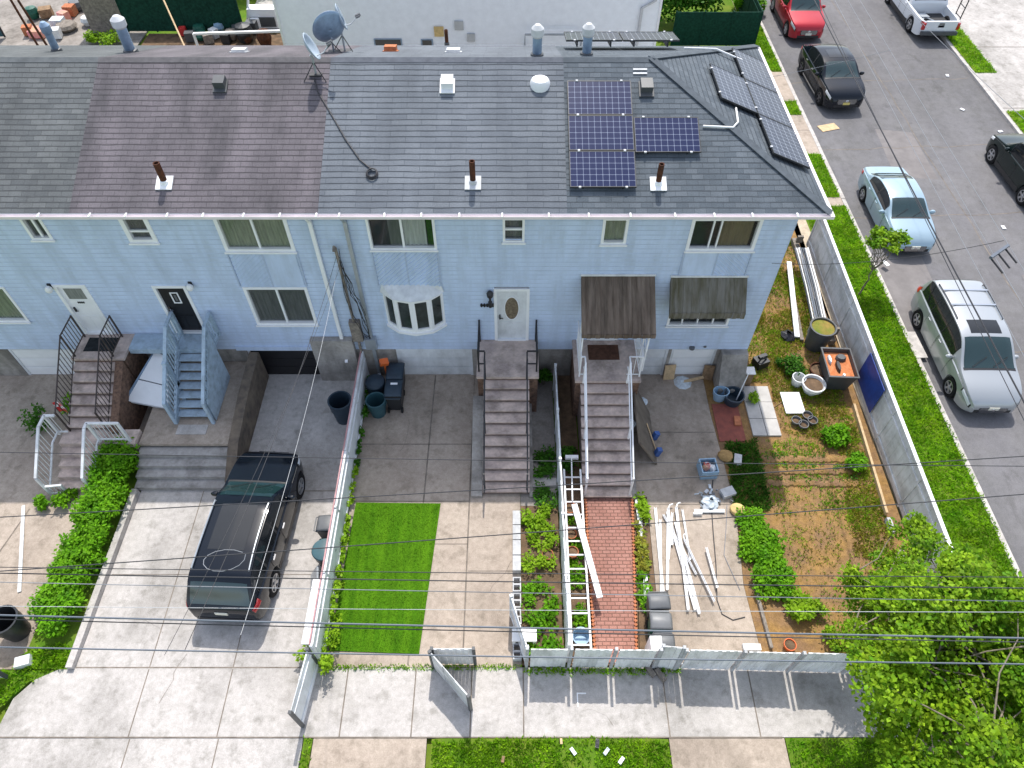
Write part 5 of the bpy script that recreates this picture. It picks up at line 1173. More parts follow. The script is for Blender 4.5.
# ------------------------------------------------------------------ bins, pots and yard things
def wheelie(label, x, y, rz, body, lid, s=1.0, group='wheeled bins', name='wheelie_bin', lidrot=0, tag_=None, liftz=0, dep=1.0):
    t = thing(name, label, 'bin', (x, y, liftz), rz, group); w, d, h = .29 * s, .36 * s * dep, .95 * s
    b = MB(); rings = [(.78, .03), (.82, .05), (.97, .82), (1.0, .93), (1.06, .94), (1.06, 1.0)]
    vs = []
    for k, z in rings: vs += [(-w * k, -d * k, z * h), (w * k, -d * k, z * h), (w * k, d * k, z * h), (-w * k, d * k, z * h)]
    b.add(vs, [(i * 4 + j, i * 4 + (j + 1) % 4, (i + 1) * 4 + (j + 1) % 4, (i + 1) * 4 + j) for i in range(5) for j in range(4)] + [(3, 2, 1, 0)]); b.build('body', body, t, local=True)
    l = MB(); n = 8; vs = []
    for i in range(n + 1):
        yy = -d * 1.08 + 2.16 * d * i / n; zz = h + .01 + .07 * s * math.sin(math.pi * i / n)
        vs += [(-w * 1.08, yy, zz - .015), (-w * .8, yy, zz + .015), (w * .8, yy, zz + .015), (w * 1.08, yy, zz - .015)]
    l.add(vs, [(i * 4 + j, i * 4 + j + 1, (i + 1) * 4 + j + 1, (i + 1) * 4 + j) for i in range(n) for j in range(3)])
    lo = l.build('lid', lid, t, smooth=True, local=True, sharp=70); lo.modifiers.new('thick', 'SOLIDIFY').thickness = .025
    q = MB(); q.tube([(-w * .95, d * 1.05, h * .95), (-w * .9, d * 1.28, h * .97), (w * .9, d * 1.28, h * .97), (w * .95, d * 1.05, h * .95)], .018, 6); q.build('handle', lid, t, local=True)
    for sd in (-1, 1):
        q = MB(); q.tube([(sd * (w * .72), d * .95, .11 * s), (sd * (w * .95), d * .95, .11 * s)], .11 * s, 14); q.build('wheel', 'rubber', t, local=True)
    return t
def roundbin(label, x, y, z, r0, r1, h, m, name='trash_can', cat='bin', rim=True, fill=None, fm=None, handles=False, lean=None, group=None):
    t = thing(name, label, cat, (x, y, z), 0, group); b = MB()
    b.lathe([(0, 0.01), (r0, 0.01), (r0, .0), (r0 * .4 + r1 * .6, h * .6), (r1 * .985, h * .62), (r1, h - .03), (r1 * 1.06, h - .03), (r1 * 1.06, h), (r1 * .93, h), (r1 * .92, h - .05), (r0 * .92, .04), (0, .04)], (0, 0, 0), 24); b.build('body', m, t, smooth=True, local=True)
    if fill is not None:
        f = MB(); f.lathe([(r1 * .91, h * fill), (r1 * .5, h * fill + .02), (0, h * fill + .03)], (0, 0, 0), 18); f.build('filling', fm, t, local=True)
    if handles:
        for s in (-1, 1): q = MB(); q.tube([(s * r1 * 1.0, -.07, h * .82), (s * r1 * 1.14, 0, h * .80), (s * r1 * 1.0, .07, h * .82)], .014, 6); q.build('handle', m, t, local=True)
    if lean: t.rotation_euler = lean
    return t
# by the third garage
wheelie('square dark bin farther from the turf beside the white garage door', -3.74, -.50, R(180), 'plastic_black', 'plastic_navy', .88)
wheelie('dark bin with a small white sticker on its lid', -3.72, -1.2, R(180), 'plastic_black', 'plastic_navy', .88)
MB().box(-3.84, -3.62, -1.36, -1.28, .915, .92).build('sticker', 'white', bpy.data.objects['wheelie_bin.001'])
roundbin('open round dark blue trash can in front of the other dark bins', -4.27, -1.55, 0, .23, .30, .70, 'plastic_teal', handles=True)
t = roundbin('closed round dark trash can against the white divider wall', -4.36, -.85, 0, .24, .30, .72, 'plastic_navy'); MB().lathe([(.32, .72), (.30, .76), (.1, .82), (0, .83)], (0, 0, 0), 20).build('lid', 'plastic_navy', t, smooth=True, local=True)
b = MB(); b.obox((-4.08, -.35, 1.10), (.26, .2, .16), (.3, .2, .4)); b.obox((-4.08, -.35, .5), (.05, .05, 1.0)); one('hose_reel', b, ['orange'], 'small orange box on a stake behind the dark bins', 'box')
roundbin('large dark barrel in the driveway corner below the electric cables', -5.32, -1.75, 0, .27, .35, .95, 'plastic_navy')
# left driveway wall
t = roundbin('teal lidded round bin against the white divider wall', -5.05, -6.60, 0, .25, .31, .70, 'plastic_dkgrey'); MB().lathe([(.33, .70), (.31, .73), (.1, .77), (0, .77)], (0, 0, 0), 20).build('lid', 'plastic_teal', t, smooth=True, local=True)
wheelie('small grey bin beside the teal lidded bin', -5.05, -5.85, R(90), 'plastic_dkgrey', 'plastic_grey', .78)
t = thing('bench', 'long white bench top on grey legs along the white divider wall', 'bench', (-5.0, -8.3, 0)); MB().box(-5.2, -4.86, -9.1, -7.4, .62, .68).build('seat', 'white', t)
for y in (-8.95, -7.55): MB().box(-5.18, -4.9, y - .04, y + .04, 0, .618).build('leg', 'grey_metal', t)
one('ramp', MB().obox((-5.28, -7.25, .28), (.05, .5, .55), (0, .5, .15)), 'grey_metal', 'folded grey metal step leaning beside the white bench', 'step')
# bins behind the front fence
wheelie('grey lidded bin farthest from the front fence', *G2(659, 601, .85), R(2), 'plastic_dkgrey', 'plastic_grey', .88, dep=.62, group='bins behind the front fence')
wheelie('green bin with a grey lid between two other bins', *G2(661, 621, .85), R(-2), 'plastic_green', 'plastic_lid', .88, dep=.62, group='bins behind the front fence')
wheelie('blue edged bin directly behind the front fence', *G2(664, 641, .85), R(-3), 'plastic_blue', 'plastic_grey', .85, dep=.6, group='bins behind the front fence')
one('white_box', MB().obox((3.52, -9.15, .45), (.28, .35, .9)), 'white', 'white box squeezed between the brick path and the bins', 'box')
# ladder and plank
t = thing('ladder', 'long silver ladder lying in the bed along the divider fence', 'ladder', (1.72, -6.6, .25))
za, zb = .30, .45
for x in (1.50, 1.98): MB().bar((x, -9.15, za), (x + .03, -3.95, zb), .05, .09).build('side_rail', 'white', t)
for i in range(13): y = -9.0 + i * .40; z = za + (zb - za) * (y + 9.15) / 5.2; MB().bar((1.5, y, z), (1.99, y, z), .035).build('rung', 'white', t)
one('plank', MB().bar((1.76, -5.15, .55), (2.28, -7.85, .50), .16, .05), 'white', 'white plank lying across the silver ladder', 'plank')
t = thing('broom', 'white push broom lying across the top end of the ladder', 'broom', (1.76, -3.9, .5)); MB().bar((1.76, -3.6, .58), (1.72, -5.0, .50), .035).build('handle', 'white', t); MB().box(1.58, 1.96, -3.64, -3.54, .52, .62).build('head', 'white', t)
for i, (y, s) in enumerate(((-5.1, .17), (-5.9, .15), (-6.45, .16))):
    roundbin(('uppermost', 'middle', 'lowest')[i] + ' of the small clay pots under the ladder', 1.66, y, 0, s * .7, s, s * 1.7, 'terracotta', 'flower_pot', 'pot', fill=.8, fm='soil_dark', group='clay pots under the ladder')
roundbin('blue grey tub under the foot end of the ladder', 1.76, -8.75, 0, .18, .22, .25, 'plastic_ltblue', 'tub', 'tub')
roundbin('clay pot in the weedy bed between the walk and the ladder', .98, -6.5, 0, .10, .15, .22, 'terracotta', 'flower_pot', 'pot', fill=.8, fm='soil_dark')
# concrete blocks along the bed
for i in range(4): one('concrete_block', MB().box(.02, .24, -5.15 - .46 * i - .43, -5.15 - .46 * i, 0, .19), 'block', 'solid grey edging block along the walk, one of the four nearest the steps', 'block', 'solid edging blocks')
for i in range(5):
    y = -7.15 - i * .44; b = MB(); x0, x1 = .02, .24; y0, y1 = y - .40, y
    for q in ((x0, x0 + .03, y0, y1), (x1 - .03, x1, y0, y1), (x0 + .03, x1 - .03, y0, y0 + .03), (x0 + .03, x1 - .03, y1 - .03, y1), (x0 + .03, x1 - .03, (y0 + y1) / 2 - .02, (y0 + y1) / 2 + .02)): b.box(q[0], q[1], q[2], q[3], 0, .19)
    o = one('concrete_block', b, 'block', 'hollow concrete block along the walk near the inward gate', 'block', 'hollow edging blocks'); o.rotation_euler.z = rnd(-.06, .06)
t = thing('plastic_bench', 'white plastic step stool standing over the hollow blocks by the gate', 'stool', (.35, -8.75, 0)); MB().box(0.0, .62, -8.95, -8.62, .38, .44).build('seat', 'white', t)
for x in (.05, .57): MB().box(x - .04, x + .04, -8.93, -8.64, 0, .378).build('leg', 'white', t)
# white gutters in the concrete yard
sticks = [((655, 508), (663, 595), .1), ((660, 520), (661, 600), .07), ((668, 509), (667, 590), .09), ((672, 513), (668, 560), .07), ((676, 508), (688, 610), .09), ((682, 510), (690, 560), .06), ((667, 512), (695, 610), .10), ((675, 522), (699, 614), .10), ((684, 540), (714, 602), .06), ((706, 548), (717, 588), .07), ((663, 515), (696, 575), .06), ((640, 505), (645, 600), .05), ((671, 520), (672, 545), .07)]
for i, (a, b, w) in enumerate(sticks):
    w = w * .72
    z = .04 + .018 * (i % 5); A = G(*a, z); B = G(*b, z); m = MB(); d = (B - A).normalized(); s = Vector((-d.y, d.x, 0)) * w / 2; up = Vector((0, 0, .06))
    for q in ((A - s, A - s + up), (A + s, A + s + up)): m.bar(q[0] + up / 2, q[0] + up / 2 + (B - A), .008, .06)
    m.bar(A, B, w, .008)
    if i in (2, 4, 8): m.tube([A + Vector((0, 0, .03)), A + d * -.12 + s * 1.5 + Vector((0, 0, .04)), A + d * -.16 + s * 4 + Vector((0, 0, .04))], w * .35, 6)
    one('gutter_length', m, 'white', 'white gutter length lying in the loose pile on the concrete yard', 'gutter', 'white gutter lengths on the concrete')
p = MB(); A = G(636, 500, .05); B = G(652, 625, .05); p.bar(A, B, .07, .07); one('edging_pipe', p, 'white_old', 'long white pipe edging the bed beside the brick path', 'pipe')
A = G(710, 511, .05); b = MB(); b.box(A.x - .45, A.x + .42, A.y - .05, A.y + .05, 0, .07); b.box(A.x - .5, A.x - .25, A.y - .12, A.y - .06, 0, .1, 1); one('level', b, ['grey_metal', 'white'], 'short grey metal bar lying above the scrap heap end of the yard', 'bar')
# leaning plywood
t = thing('plywood_board', 'dark weathered plywood board leaning against the white railed steps', 'board', (4.0, -2.6, 0))
b = MB(); P4 = [(4.35, -1.55, 0), (4.35, -3.5, 0), (3.70, -3.4, 1.05), (3.70, -1.3, 1.25)]; b.add(P4 + [(p[0] + .05, p[1], p[2] + .03) for p in P4], [(3, 2, 1, 0), (4, 5, 6, 7), (0, 1, 5, 4), (1, 2, 6, 5), (2, 3, 7, 6), (3, 0, 4, 7)]); b.build('sheet', 'ply', t)
for y in (-2.55, -3.15): q = MB(); q.obox((4.44, y, .18), (.16, .14, .30), (0, .3, .2)); q.build('foot_clamp', 'plastic_blue', t)
MB().bar((4.15, -2.3, .50), (4.40, -3.0, .12), .03).build('bar', 'wood_pale', t)
def bag(label, px, py, s, m='bag', z=0):
    p = G(px, py, z); b = MB(); n = 14; prof = [(0.02, 0), (.8, .02), (1, .25), (.85, .55), (.45, .8), (.2, .95), (.3, 1.05)]
    b.lathe(prof, (0, 0, 0), n); b.v = [(p.x + q[0] * s * rnd(.75, 1.25), p.y + q[1] * s * rnd(.75, 1.25), z + q[2] * s * rnd(.8, 1.1)) for q in b.v]
    one('plastic_bag', b, m, label, 'bag')
bag('crumpled pale plastic bag on the concrete beside the steps', 640, 403, .22); bag('pale plastic bag hooked beside the white railing above the plywood', 631, 424, .15, 'bag', .7); bag('black plastic bag beside the long white plank', 787, 337, .26, 'bag_black')
bag('silver crumpled foil bag on the concrete by the blue crate', 710, 503, .24)
t = thing('crate', 'light blue plastic crate with pink and white odds and ends', 'crate', (5.85, -3.75, 0), R(4)); b = MB()
for q in ((-.25, -.22, -.25, .25), (.22, .25, -.25, .25), (-.22, .22, -.25, -.22), (-.22, .22, .22, .25)): b.box(q[0], q[1], q[2], q[3], .0, .38)
b.box(-.22, .22, -.22, .22, 0, .03); b.build('box', 'plastic_ltblue', t, local=True)
for i, m in enumerate(('bag', 'flower', 'red', 'white', 'flower')): q = MB(); q.obox((rnd(-.12, .12), rnd(-.12, .12), .30), (.16, .13, .14), (rnd(-1, 1), rnd(-1, 1), rnd(-1, 1))); q.build('contents', m, t, local=True)
s = MB(); A = G(710, 500)
for i in range(46): s.obox((A.x + random.gauss(0, .22), A.y + random.gauss(0, .16), rnd(.02, .09)), (rnd(.04, .16), rnd(.03, .12), .015), (rnd(-.6, .6), rnd(-.6, .6), rnd(0, 3)), i % 3)
tag(s.build('scraps', ['grey_metal', 'bag', 'plastic_grey']), 'heap of silver scraps at the edge of the concrete yard', 'scraps', kind='stuff')
q = MB(); pts = [G(x, y, .015) for x, y in ((713, 480), (711, 500), (713, 530), (716, 565), (717, 600), (722, 614), (733, 620), (745, 617))]; one('hose', q.tube(pts, .014, 6), 'wire', 'black hose curling over the concrete yard', 'hose', smooth=True)
q = MB(); pts = [G(x, y, .015) for x, y in ((727, 505), (726, 530), (724, 555), (733, 575), (740, 590))]; one('hose', q.tube(pts, .010, 6), 'wire_grey', 'thin grey cord along the garden edge of the concrete yard', 'hose', smooth=True)
def slabby(name, px, py, sx, sy, sz, rz, m, label, cat): p = G(px, py); one(name, MB().obox((p.x, p.y, sz / 2), (sx, sy, sz), (0, 0, rz)), m, label, cat)
slabby('concrete_block', 737, 461, .22, .34, .14, -.25, 'block', 'grey block in the grass nearest the upper boulder', 'block'); slabby('concrete_block', 727, 494, .40, .28, .16, .35, 'block', 'grey block at the edge of the grass above the scrap heap', 'block')
slabby('brick', 737, 422, .20, .34, .09, -.12, 'terracotta', 'pale red brick on the red painted slab', 'brick')
def rock(label, px, py, r, m):
    p = G(px, py); b = MB(); b.lathe([(0, 0), (.8, .0), (1, .35), (.85, .7), (.4, .95), (0, 1)], (0, 0, 0), 12); b.v = [(p.x + v[0] * r * rnd(.9, 1.1), p.y + v[1] * r * .9 * rnd(.9, 1.1), v[2] * r * .8) for v in b.v]; one('boulder', b, m, label, 'stone', smooth=True)
mat('stone_tan', (.38, .24, .10), .9, var=.2, scale=7); mat('stone_yellow', (.62, .45, .20), .9, var=.15, scale=7)
rock('tan boulder in the grass beside the grey block', 725, 457, .24, 'stone_tan'); rock('yellowish boulder at the corner of the concrete yard', 737, 511, .24, 'stone_yellow')
# by the wing wall
t = roundbin('pale blue rubbish bucket beside the wing wall', 6.72, -.98, 0, .18, .25, .42, 'plastic_ltblue', 'bucket', 'bucket'); t.scale = (1, .8, 1)
roundbin('black tub with a pale stick beside the wing wall', 7.12, -1.10, 0, .25, .32, .40, 'plastic_navy', 'tub', 'tub'); one('stick', MB().bar((7.25, -1.1, .1), (7.4, -.9, 1.2), .03), 'white', 'pale stick standing in the black tub', 'stick')
for i, (px, py, h, w, lb) in enumerate(((668, 379, .62, .36, 'tall brown cardboard piece leaning on the white garage door'), (706, 377, .60, .34, 'dark red brown board leaning on the garage corner'))):
    p = G(px, py); one('cardboard', MB().obox((p.x, -.12, h / 2), (w, .05, h), (-.15, 0, .1 - .2 * i)), ('wood_pale', 'wood')[i], lb, 'board')
one('plank', MB().bar((F(676, 382).x, -.35, .05), (F(702, 374).x, -.2, .16), .09, .05), 'wood_pale', 'short pale plank across the garage threshold', 'plank')
one('rag', MB().lathe([(0, .1), (.2, .07), (.3, 0)], (5.65, -.3, 0.0), 9), 'bag', 'pale rag lying at the garage threshold', 'rag')
one('utility_box', MB().box(7.60, 7.84, -.45, -.2, 0, .62).box(7.57, 7.87, -.48, -.17, .622, .66, 1), ['wood', 'white_old'], 'small brown post box with a white top at the house corner', 'box')
# side garden
t = thing('storage_tub', 'large grey plastic tub filled with orange soil and odds', 'tub', (10.60, -.15, 0), R(-3)); t.scale = (.86, .95, 1); b = MB(); rings = [(.78, 0), (.80, .03), (1, .80), (1.08, .80), (1.08, .86), (.98, .86), (.95, .62)]; vs = []
for k, z in rings: vs += [(-.52 * k, -.62 * k, z), (.52 * k, -.62 * k, z), (.52 * k, .62 * k, z), (-.52 * k, .62 * k, z)]
b.add(vs, [(i * 4 + j, i * 4 + (j + 1) % 4, (i + 1) * 4 + (j + 1) % 4, (i + 1) * 4 + j) for i in range(6) for j in range(4)] + [(3, 2, 1, 0)]); b.build('body', 'plastic_dkgrey', t, local=True)
mat('orange_soil', (.50, .16, .06), .95, col2=(.62, .26, .12), scale=7, bump=.6); MB().quad((-.48, -.58, .70), (.48, -.58, .70), (.48, .58, .70), (-.48, .58, .70)).build('soil', 'orange_soil', t, local=True)
for (x, y, sx, sy, m) in ((.15, .3, .4, .3, 'plastic_dkgrey'), (-.05, -.1, .16, .5, 'plastic_black'), (-.3, .2, .12, .4, 'bag'), (.05, -.5, .1, .14, 'white')): q = MB(); q.lathe([(0, .12), (.4, .12), (.5, .06), (.5, 0)], (0, 0, 0), 10); q.v = [(x + p[0] * sx, y + p[1] * sy, .702 + p[2]) for p in q.v]; q.build('contents', m, t, local=True)
roundbin('tall black barrel planted with dry weeds beside the bundle of poles', 10.45, 1.35, 0, .34, .42, .95, 'plastic_dkgrey', 'barrel', 'barrel', fill=.93, fm='soil_moss')
roundbin('small white bucket beside the large cream pot', *G2(796, 384), 0, .16, .21, .36, 'white_old', 'bucket', 'bucket')
roundbin('large cream planter pot in front of the grey tub', *G2(810, 391), 0, .22, .36, .42, 'wood_pale' if False else 'white_old', 'flower_pot', 'pot', fill=.75, fm='soil_dark')
roundbin('dark planter pot behind the cream pot', *G2(816, 376), 0, .2, .30, .36, 'rust', 'flower_pot', 'pot', fill=.8, fm='soil_dark')
for i, (px, py) in enumerate(((795, 423), (802, 427), (806, 418), (811, 423))):
    p = G(px, py); roundbin(('leftmost', 'front', 'back', 'rightmost')[i] + ' of four small grey pots beside the white sheet', p.x, p.y, 0, .10, .15, .18, 'plastic_grey', 'flower_pot', 'pot', fill=.5, fm='soil_dark', group='small grey pots')
p = G(792, 404); one('white_sheet', MB().obox((p.x, p.y, .06), (.62, .85, .04), (0, 0, .0)), 'white', 'clean white square sheet lying in the side garden', 'sheet')
b = MB(); b.obox((8.35, .45, .16), (.42, .38, .3), (0, 0, .4)); b.obox((8.40, .55, .34), (.3, .12, .1), (0, 0, .4)); b.tube([(8.2, .3, .3), (8.3, .35, .5), (8.5, .45, .32)], .03, 6); one('power_tool', b, 'plastic_black', 'black tool case on the yellowish weeds', 'case')
A = G(797, 337, .12); B = G(789, 262, .25); one('plank', MB().bar(A, B, .17, .06), 'white', 'long white plank lying beside the end wall', 'plank')
A = G(802, 340, .1); B = G(790, 280, .2); one('plank', MB().bar(A, B, .12, .05), 'wood_grey', 'weathered brown plank beside the long white plank', 'plank')

pole_z = [(.62, 0), (.74, .14), (.66, -.09), (.80, .06), (.55, .25), (.82, .20), (.60, .33), (.45, -.15)]
for i, (z, o) in enumerate(pole_z):
    A = G(819, 327, z * .55); B = G(799, 248, z); m = MB(); m.tube([A + Vector((o - .05, 0, 0)), (A + B) / 2 + Vector((o, 0, .02)), B + Vector((o, 0, 0))], .022 if i % 3 else .034, 8)
    one('pole', m, ('white', 'wire_slate')[i % 2], 'pole of the long white and grey bundle leaning by the side fence', 'pole', 'poles bundled by the side fence', smooth=True)
m = MB(); A = G(806, 300, .0); m.box(A.x + .2, A.x + .4, A.y - 2.2, A.y + 3.2, 0, .22); m.box(A.x + .24, A.x + .46, A.y - 2.0, A.y - 1.9, .30, .6); m.box(A.x + .24, A.x + .46, A.y + 2.8, A.y + 2.9, .30, .6); one('trestle', m, 'wood_grey', 'grey beam carrying the bundle of poles', 'beam')
one('garden_boot', MB().lathe([(.12, 0), (.13, .2), (.1, .35)], (10.75, .62, 0), 10).lathe([(.10, 0), (.12, .25), (.09, .4)], (10.95, .75, 0), 10), 'plastic_black', 'pair of black rubber boots beside the tall barrel', 'boots')
one('yellow_ball', MB().lathe([(0, 0), (.08, .03), (.11, .1), (.08, .18), (0, .2)], (10.85, .25, 0), 12), 'yellow', 'small yellow ball behind the grey tub', 'ball', smooth=True)
pts = [G(x, y, .012) for x, y in ((756, 418), (770, 410), (782, 402), (795, 400))]; one('hose', MB().tube(pts, .016, 6), 'wood', 'brown hose across the paver pad', 'hose', smooth=True)
e = MB(); A = (10.95, -1.4); e.bar((10.98, -1.3, .08), (10.75, -5.2, .08), .07, .18); one('timber_edging', e, 'wood_pale', 'long pale timber edging inside the grey fence', 'timber')
for k, (y, lb) in enumerate(((-5.6, 'pale edging block nearest the long timber'), (-6.6, 'pale edging block farther from the long timber'))): one('edging_block', MB().obox((10.72 + .02 * k, y, .1), (.12, .45, .22)), 'block', lb, 'block')
roundbin('orange pot behind the front fence', 7.05, -8.95, 0, .11, .15, .20, 'orange', 'flower_pot', 'pot', fill=.8, fm='soil_dark')
one('board', MB().obox((6.1, -8.98, .06), (.45, .16, .1)), 'white_old', 'pale scrap board behind the front fence', 'board'); one('timber_edging', MB().bar((6.52, -7.3, .06), (6.60, -9.0, .06), .08, .1), 'wood_grey', 'short weathered timber at the corner of the side garden', 'timber')
for i, (px, py, s, lb) in enumerate(((650, 672, .3, 'weathered post stump leaning at the foot of the fence by the bins'), (660, 676, .34, 'second weathered post stump beside the fence gap'))): p = G(px, py); one('wood_block', MB().obox((p.x, p.y, .07), (.12, s, .12), (0, 0, .6)), 'wood_grey', lb, 'wood')
m = MB(); p = G(578, 697); m.box(p.x - .03, p.x, p.y - .22, p.y + .1, .002, .012); m.box(p.x - .0, p.x + .2, p.y + .07, p.y + .1, .002, .012); one('bracket', m, 'white', 'thin white angle piece lying on the sidewalk', 'bracket')
for i, (px, py, s, m_, lb) in enumerate(((503, 760, .16, 'wood', 'tan paper scrap on the front verge left of the others'), (561, 742, .14, 'wood_pale', 'small tan scrap near the sidewalk edge of the verge'), (573, 752, .20, 'bag', 'pale torn plastic scrap on the front verge'), (606, 752, .2, 'bag', 'grey white scrap beside the bare spot of the verge'), (621, 761, .2, 'white', 'white carton scrap on the front verge'), (597, 744, .22, 'bag_black', 'dark plastic scrap on the front verge'))):
    p = G(px, py); q = MB(); q.obox((p.x, p.y, .07), (s * .4, s * .9, .03), (rnd(-.3, .3), rnd(-.3, .3), rnd(-.8, .8))); one('litter', q, m_, lb, 'litter')
for (px, py, lb) in ((905, 245, 'white scrap beside the sapling'), (911, 345, None)): 
    if lb: p = G(px - 20, py + 20); one('litter', MB().obox((p.x, p.y, .08), (.18, .26, .03), (.1, .1, .5)), 'white', lb, 'litter')
one('cardboard', MB().obox((14.75, 15.0, RD + .02), (.9, .5, .015), (0, 0, .3)), 'wood_pale', 'flattened cardboard in the road before the black crossover', 'cardboard')
slabby('concrete_slab', 915, 345, .42, 1.2, .03, .02, 'kerb', 'pale concrete slab set in the verge beside the minivan', 'slab')
for (px, py, m_) in ((1000, 132, 'white'), (962, 110, 'white'), (947, 76, 'white'), (1003, 228, 'white')): p = G(px, py, RD); one('litter', MB().obox((p.x, p.y, RD + .03), (.2, .14, .03), (0, 0, rnd(0, 3))), m_, 'white scrap of litter lying in the street', 'litter', 'scraps in the street')
roundbin('black round bin standing at the far end of the neighbour driveway', -12.75, -8.55, 0, .28, .36, .85, 'plastic_black')
one('carton', MB().obox((-12.25, -9.35, .1), (.35, .25, .2), (0, 0, .3)), 'white_old', 'pale carton lying beside the grey metal gate', 'carton')
one('loose_board', MB().bar((-14.2, -4.9, .02), (-13.2, -7.5, .02), .09, .03), 'white_old', 'thin white strip on the neighbour driveway', 'strip')
# ------------------------------------------------------------------ plants
def shrub(name, label, c, rx, ry, h, n, l, w, m, cat='shrub', clumps=9, stems=True, group=None, floor=.02):
    t = thing(name, label, cat, (c[0], c[1], 0), 0, group); b = MB()
    for k in range(clumps):
        a = rnd(0, 6.28); q = math.sqrt(random.random()) * .75
        cc = (c[0] + rx * q * math.cos(a), c[1] + ry * q * math.sin(a), h * rnd(.35, .72)); leaves(b, cc, min(rx, ry) * rnd(.35, .6), n // clumps, l, w, min(1, h / (min(rx, ry) + .01)))
    b.v = [(x, y, max(z, floor)) for x, y, z in b.v]
    b.build('foliage', m, t)
    if stems:
        s = MB()
        for k in range(6): a = rnd(0, 6.28); s.tube([(c[0] + .05 * math.cos(a), c[1] + .05 * math.sin(a), 0), (c[0] + rx * .5 * math.cos(a), c[1] + ry * .5 * math.sin(a), h * .7)], [.014, .006], 5)
        s.build('stem', 'bark', t)
    return t
# long hedge: four bushes that grow into each other
for i, (x, y, rx, ry, h, lb) in enumerate(((-11.70, -3.85, .60, .95, 1.05, 'leafy hedge bush nearest the white stair guard'), (-11.70, -5.1, .58, 1.15, .95, 'second bush of the hedge from the stairs'), (-11.74, -6.5, .56, 1.15, .85, 'third bush of the hedge from the stairs'), (-11.76, -7.85, .56, 1.1, .80, 'hedge bush nearest the sidewalk'))):
    shrub('hedge_bush', lb, (x, y), rx, ry, h, 8000, .09, .058, 'leaf_hedge', 'hedge', 46, group='hedge bushes along the driveway')
for (x, y, r_, h, lb, m) in ((-13.9, -1.2, .55, .5, 'low green weeds before the left garage', 'leaf_hedge'), (-13.0, -4.75, .28, .45, 'small plant at the foot of the lower white railing', 'leaf_hedge'), (-13.6, -4.9, .2, .35, 'weed at the outer foot of the white stair railing', 'leaf_hedge'), (-14.9, -2.1, .5, .7, 'dark bush at the left edge of the neighbour driveway', 'leaf_dark'),
        (-5.0, -9.2, .35, .6, 'weedy sprig at the end of the white bench', 'leaf_lime')):
    shrub('weed', lb, (x, y), r_, r_, h, 420, .10, .06, m, 'weed', 6)
# ivy along the divider fence
for i, (y, lb) in enumerate(((-1.3, 'ivy by the dark bins'), (-2.9, 'ivy on the shaded part of the white wall'), (-4.4, 'ivy beside the top corner of the turf'), (-6.0, 'ivy beside the middle of the turf'), (-7.7, 'thicker ivy beside the lower half of the turf'), (-9.0, 'bushy ivy at the gate end of the white wall'))):
    s = (.15, .10, .09, .10, .14, .26)[i]
    t = thing('ivy', lb, 'ivy', (-4.6, y, 0)); b = MB()
    for k in range(12): leaves(b, (-4.70 + rnd(-.02, s * .6), y + rnd(-.75, .75), rnd(.05, .35 + s)), s * rnd(.5, 1), 26 if i < 3 else 48, .085, .07)
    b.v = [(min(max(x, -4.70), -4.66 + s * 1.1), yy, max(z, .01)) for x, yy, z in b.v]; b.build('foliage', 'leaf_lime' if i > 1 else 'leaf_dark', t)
# weedy beds
def bed(name, label, x0, x1, y0, y1, n, h, m, r=.17):
    t = thing(name, label, 'weeds', ((x0 + x1) / 2, (y0 + y1) / 2, 0)); b = MB()
    for k in range(n): leaves(b, (rnd(x0 + .08, x1 - .08), rnd(y0, y1), rnd(.04, h)), r * rnd(.6, 1.2), 42, .09, .055, .7)
    b.v = [(x, y, max(z, .01)) for x, y, z in b.v]; b.build('foliage', m, t); return t
bed('weed_patch', 'bright weeds in the upper part of the bed beside the solid blocks', .3, 1.25, -6.9, -5.0, 40, .28, 'leaf_lime'); bed('weed_patch', 'green weeds in the lower part of the bed beside the hollow blocks', .32, 1.25, -9.2, -7.3, 36, .26, 'leaf_hedge')
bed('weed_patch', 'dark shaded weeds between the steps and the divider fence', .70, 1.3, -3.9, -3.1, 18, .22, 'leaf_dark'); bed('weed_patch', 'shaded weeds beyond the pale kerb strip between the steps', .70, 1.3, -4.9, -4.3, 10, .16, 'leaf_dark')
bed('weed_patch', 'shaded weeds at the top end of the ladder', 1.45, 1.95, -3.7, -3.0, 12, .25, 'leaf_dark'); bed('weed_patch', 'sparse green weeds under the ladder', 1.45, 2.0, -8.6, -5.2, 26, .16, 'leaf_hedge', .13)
bed('weed_patch', 'green weeds at the top of the narrow bed beside the brick path', 3.62, 3.9, -5.4, -4.65, 14, .22, 'leaf_lime', .12); bed('weed_patch', 'yellow and green weeds along the middle of the narrow bed', 3.42, 3.8, -7.0, -5.5, 22, .18, 'grass_dry', .12); bed('weed_patch', 'green weeds at the lower end of the narrow bed', 3.32, 3.75, -8.3, -7.0, 14, .16, 'leaf_hedge', .12)
struct('concrete_strip', MB().box(.62, 1.32, -4.28, -3.98, -.1, .06), 'kerb', 'pale kerb strip between the weeds beside the steps', 'kerb')
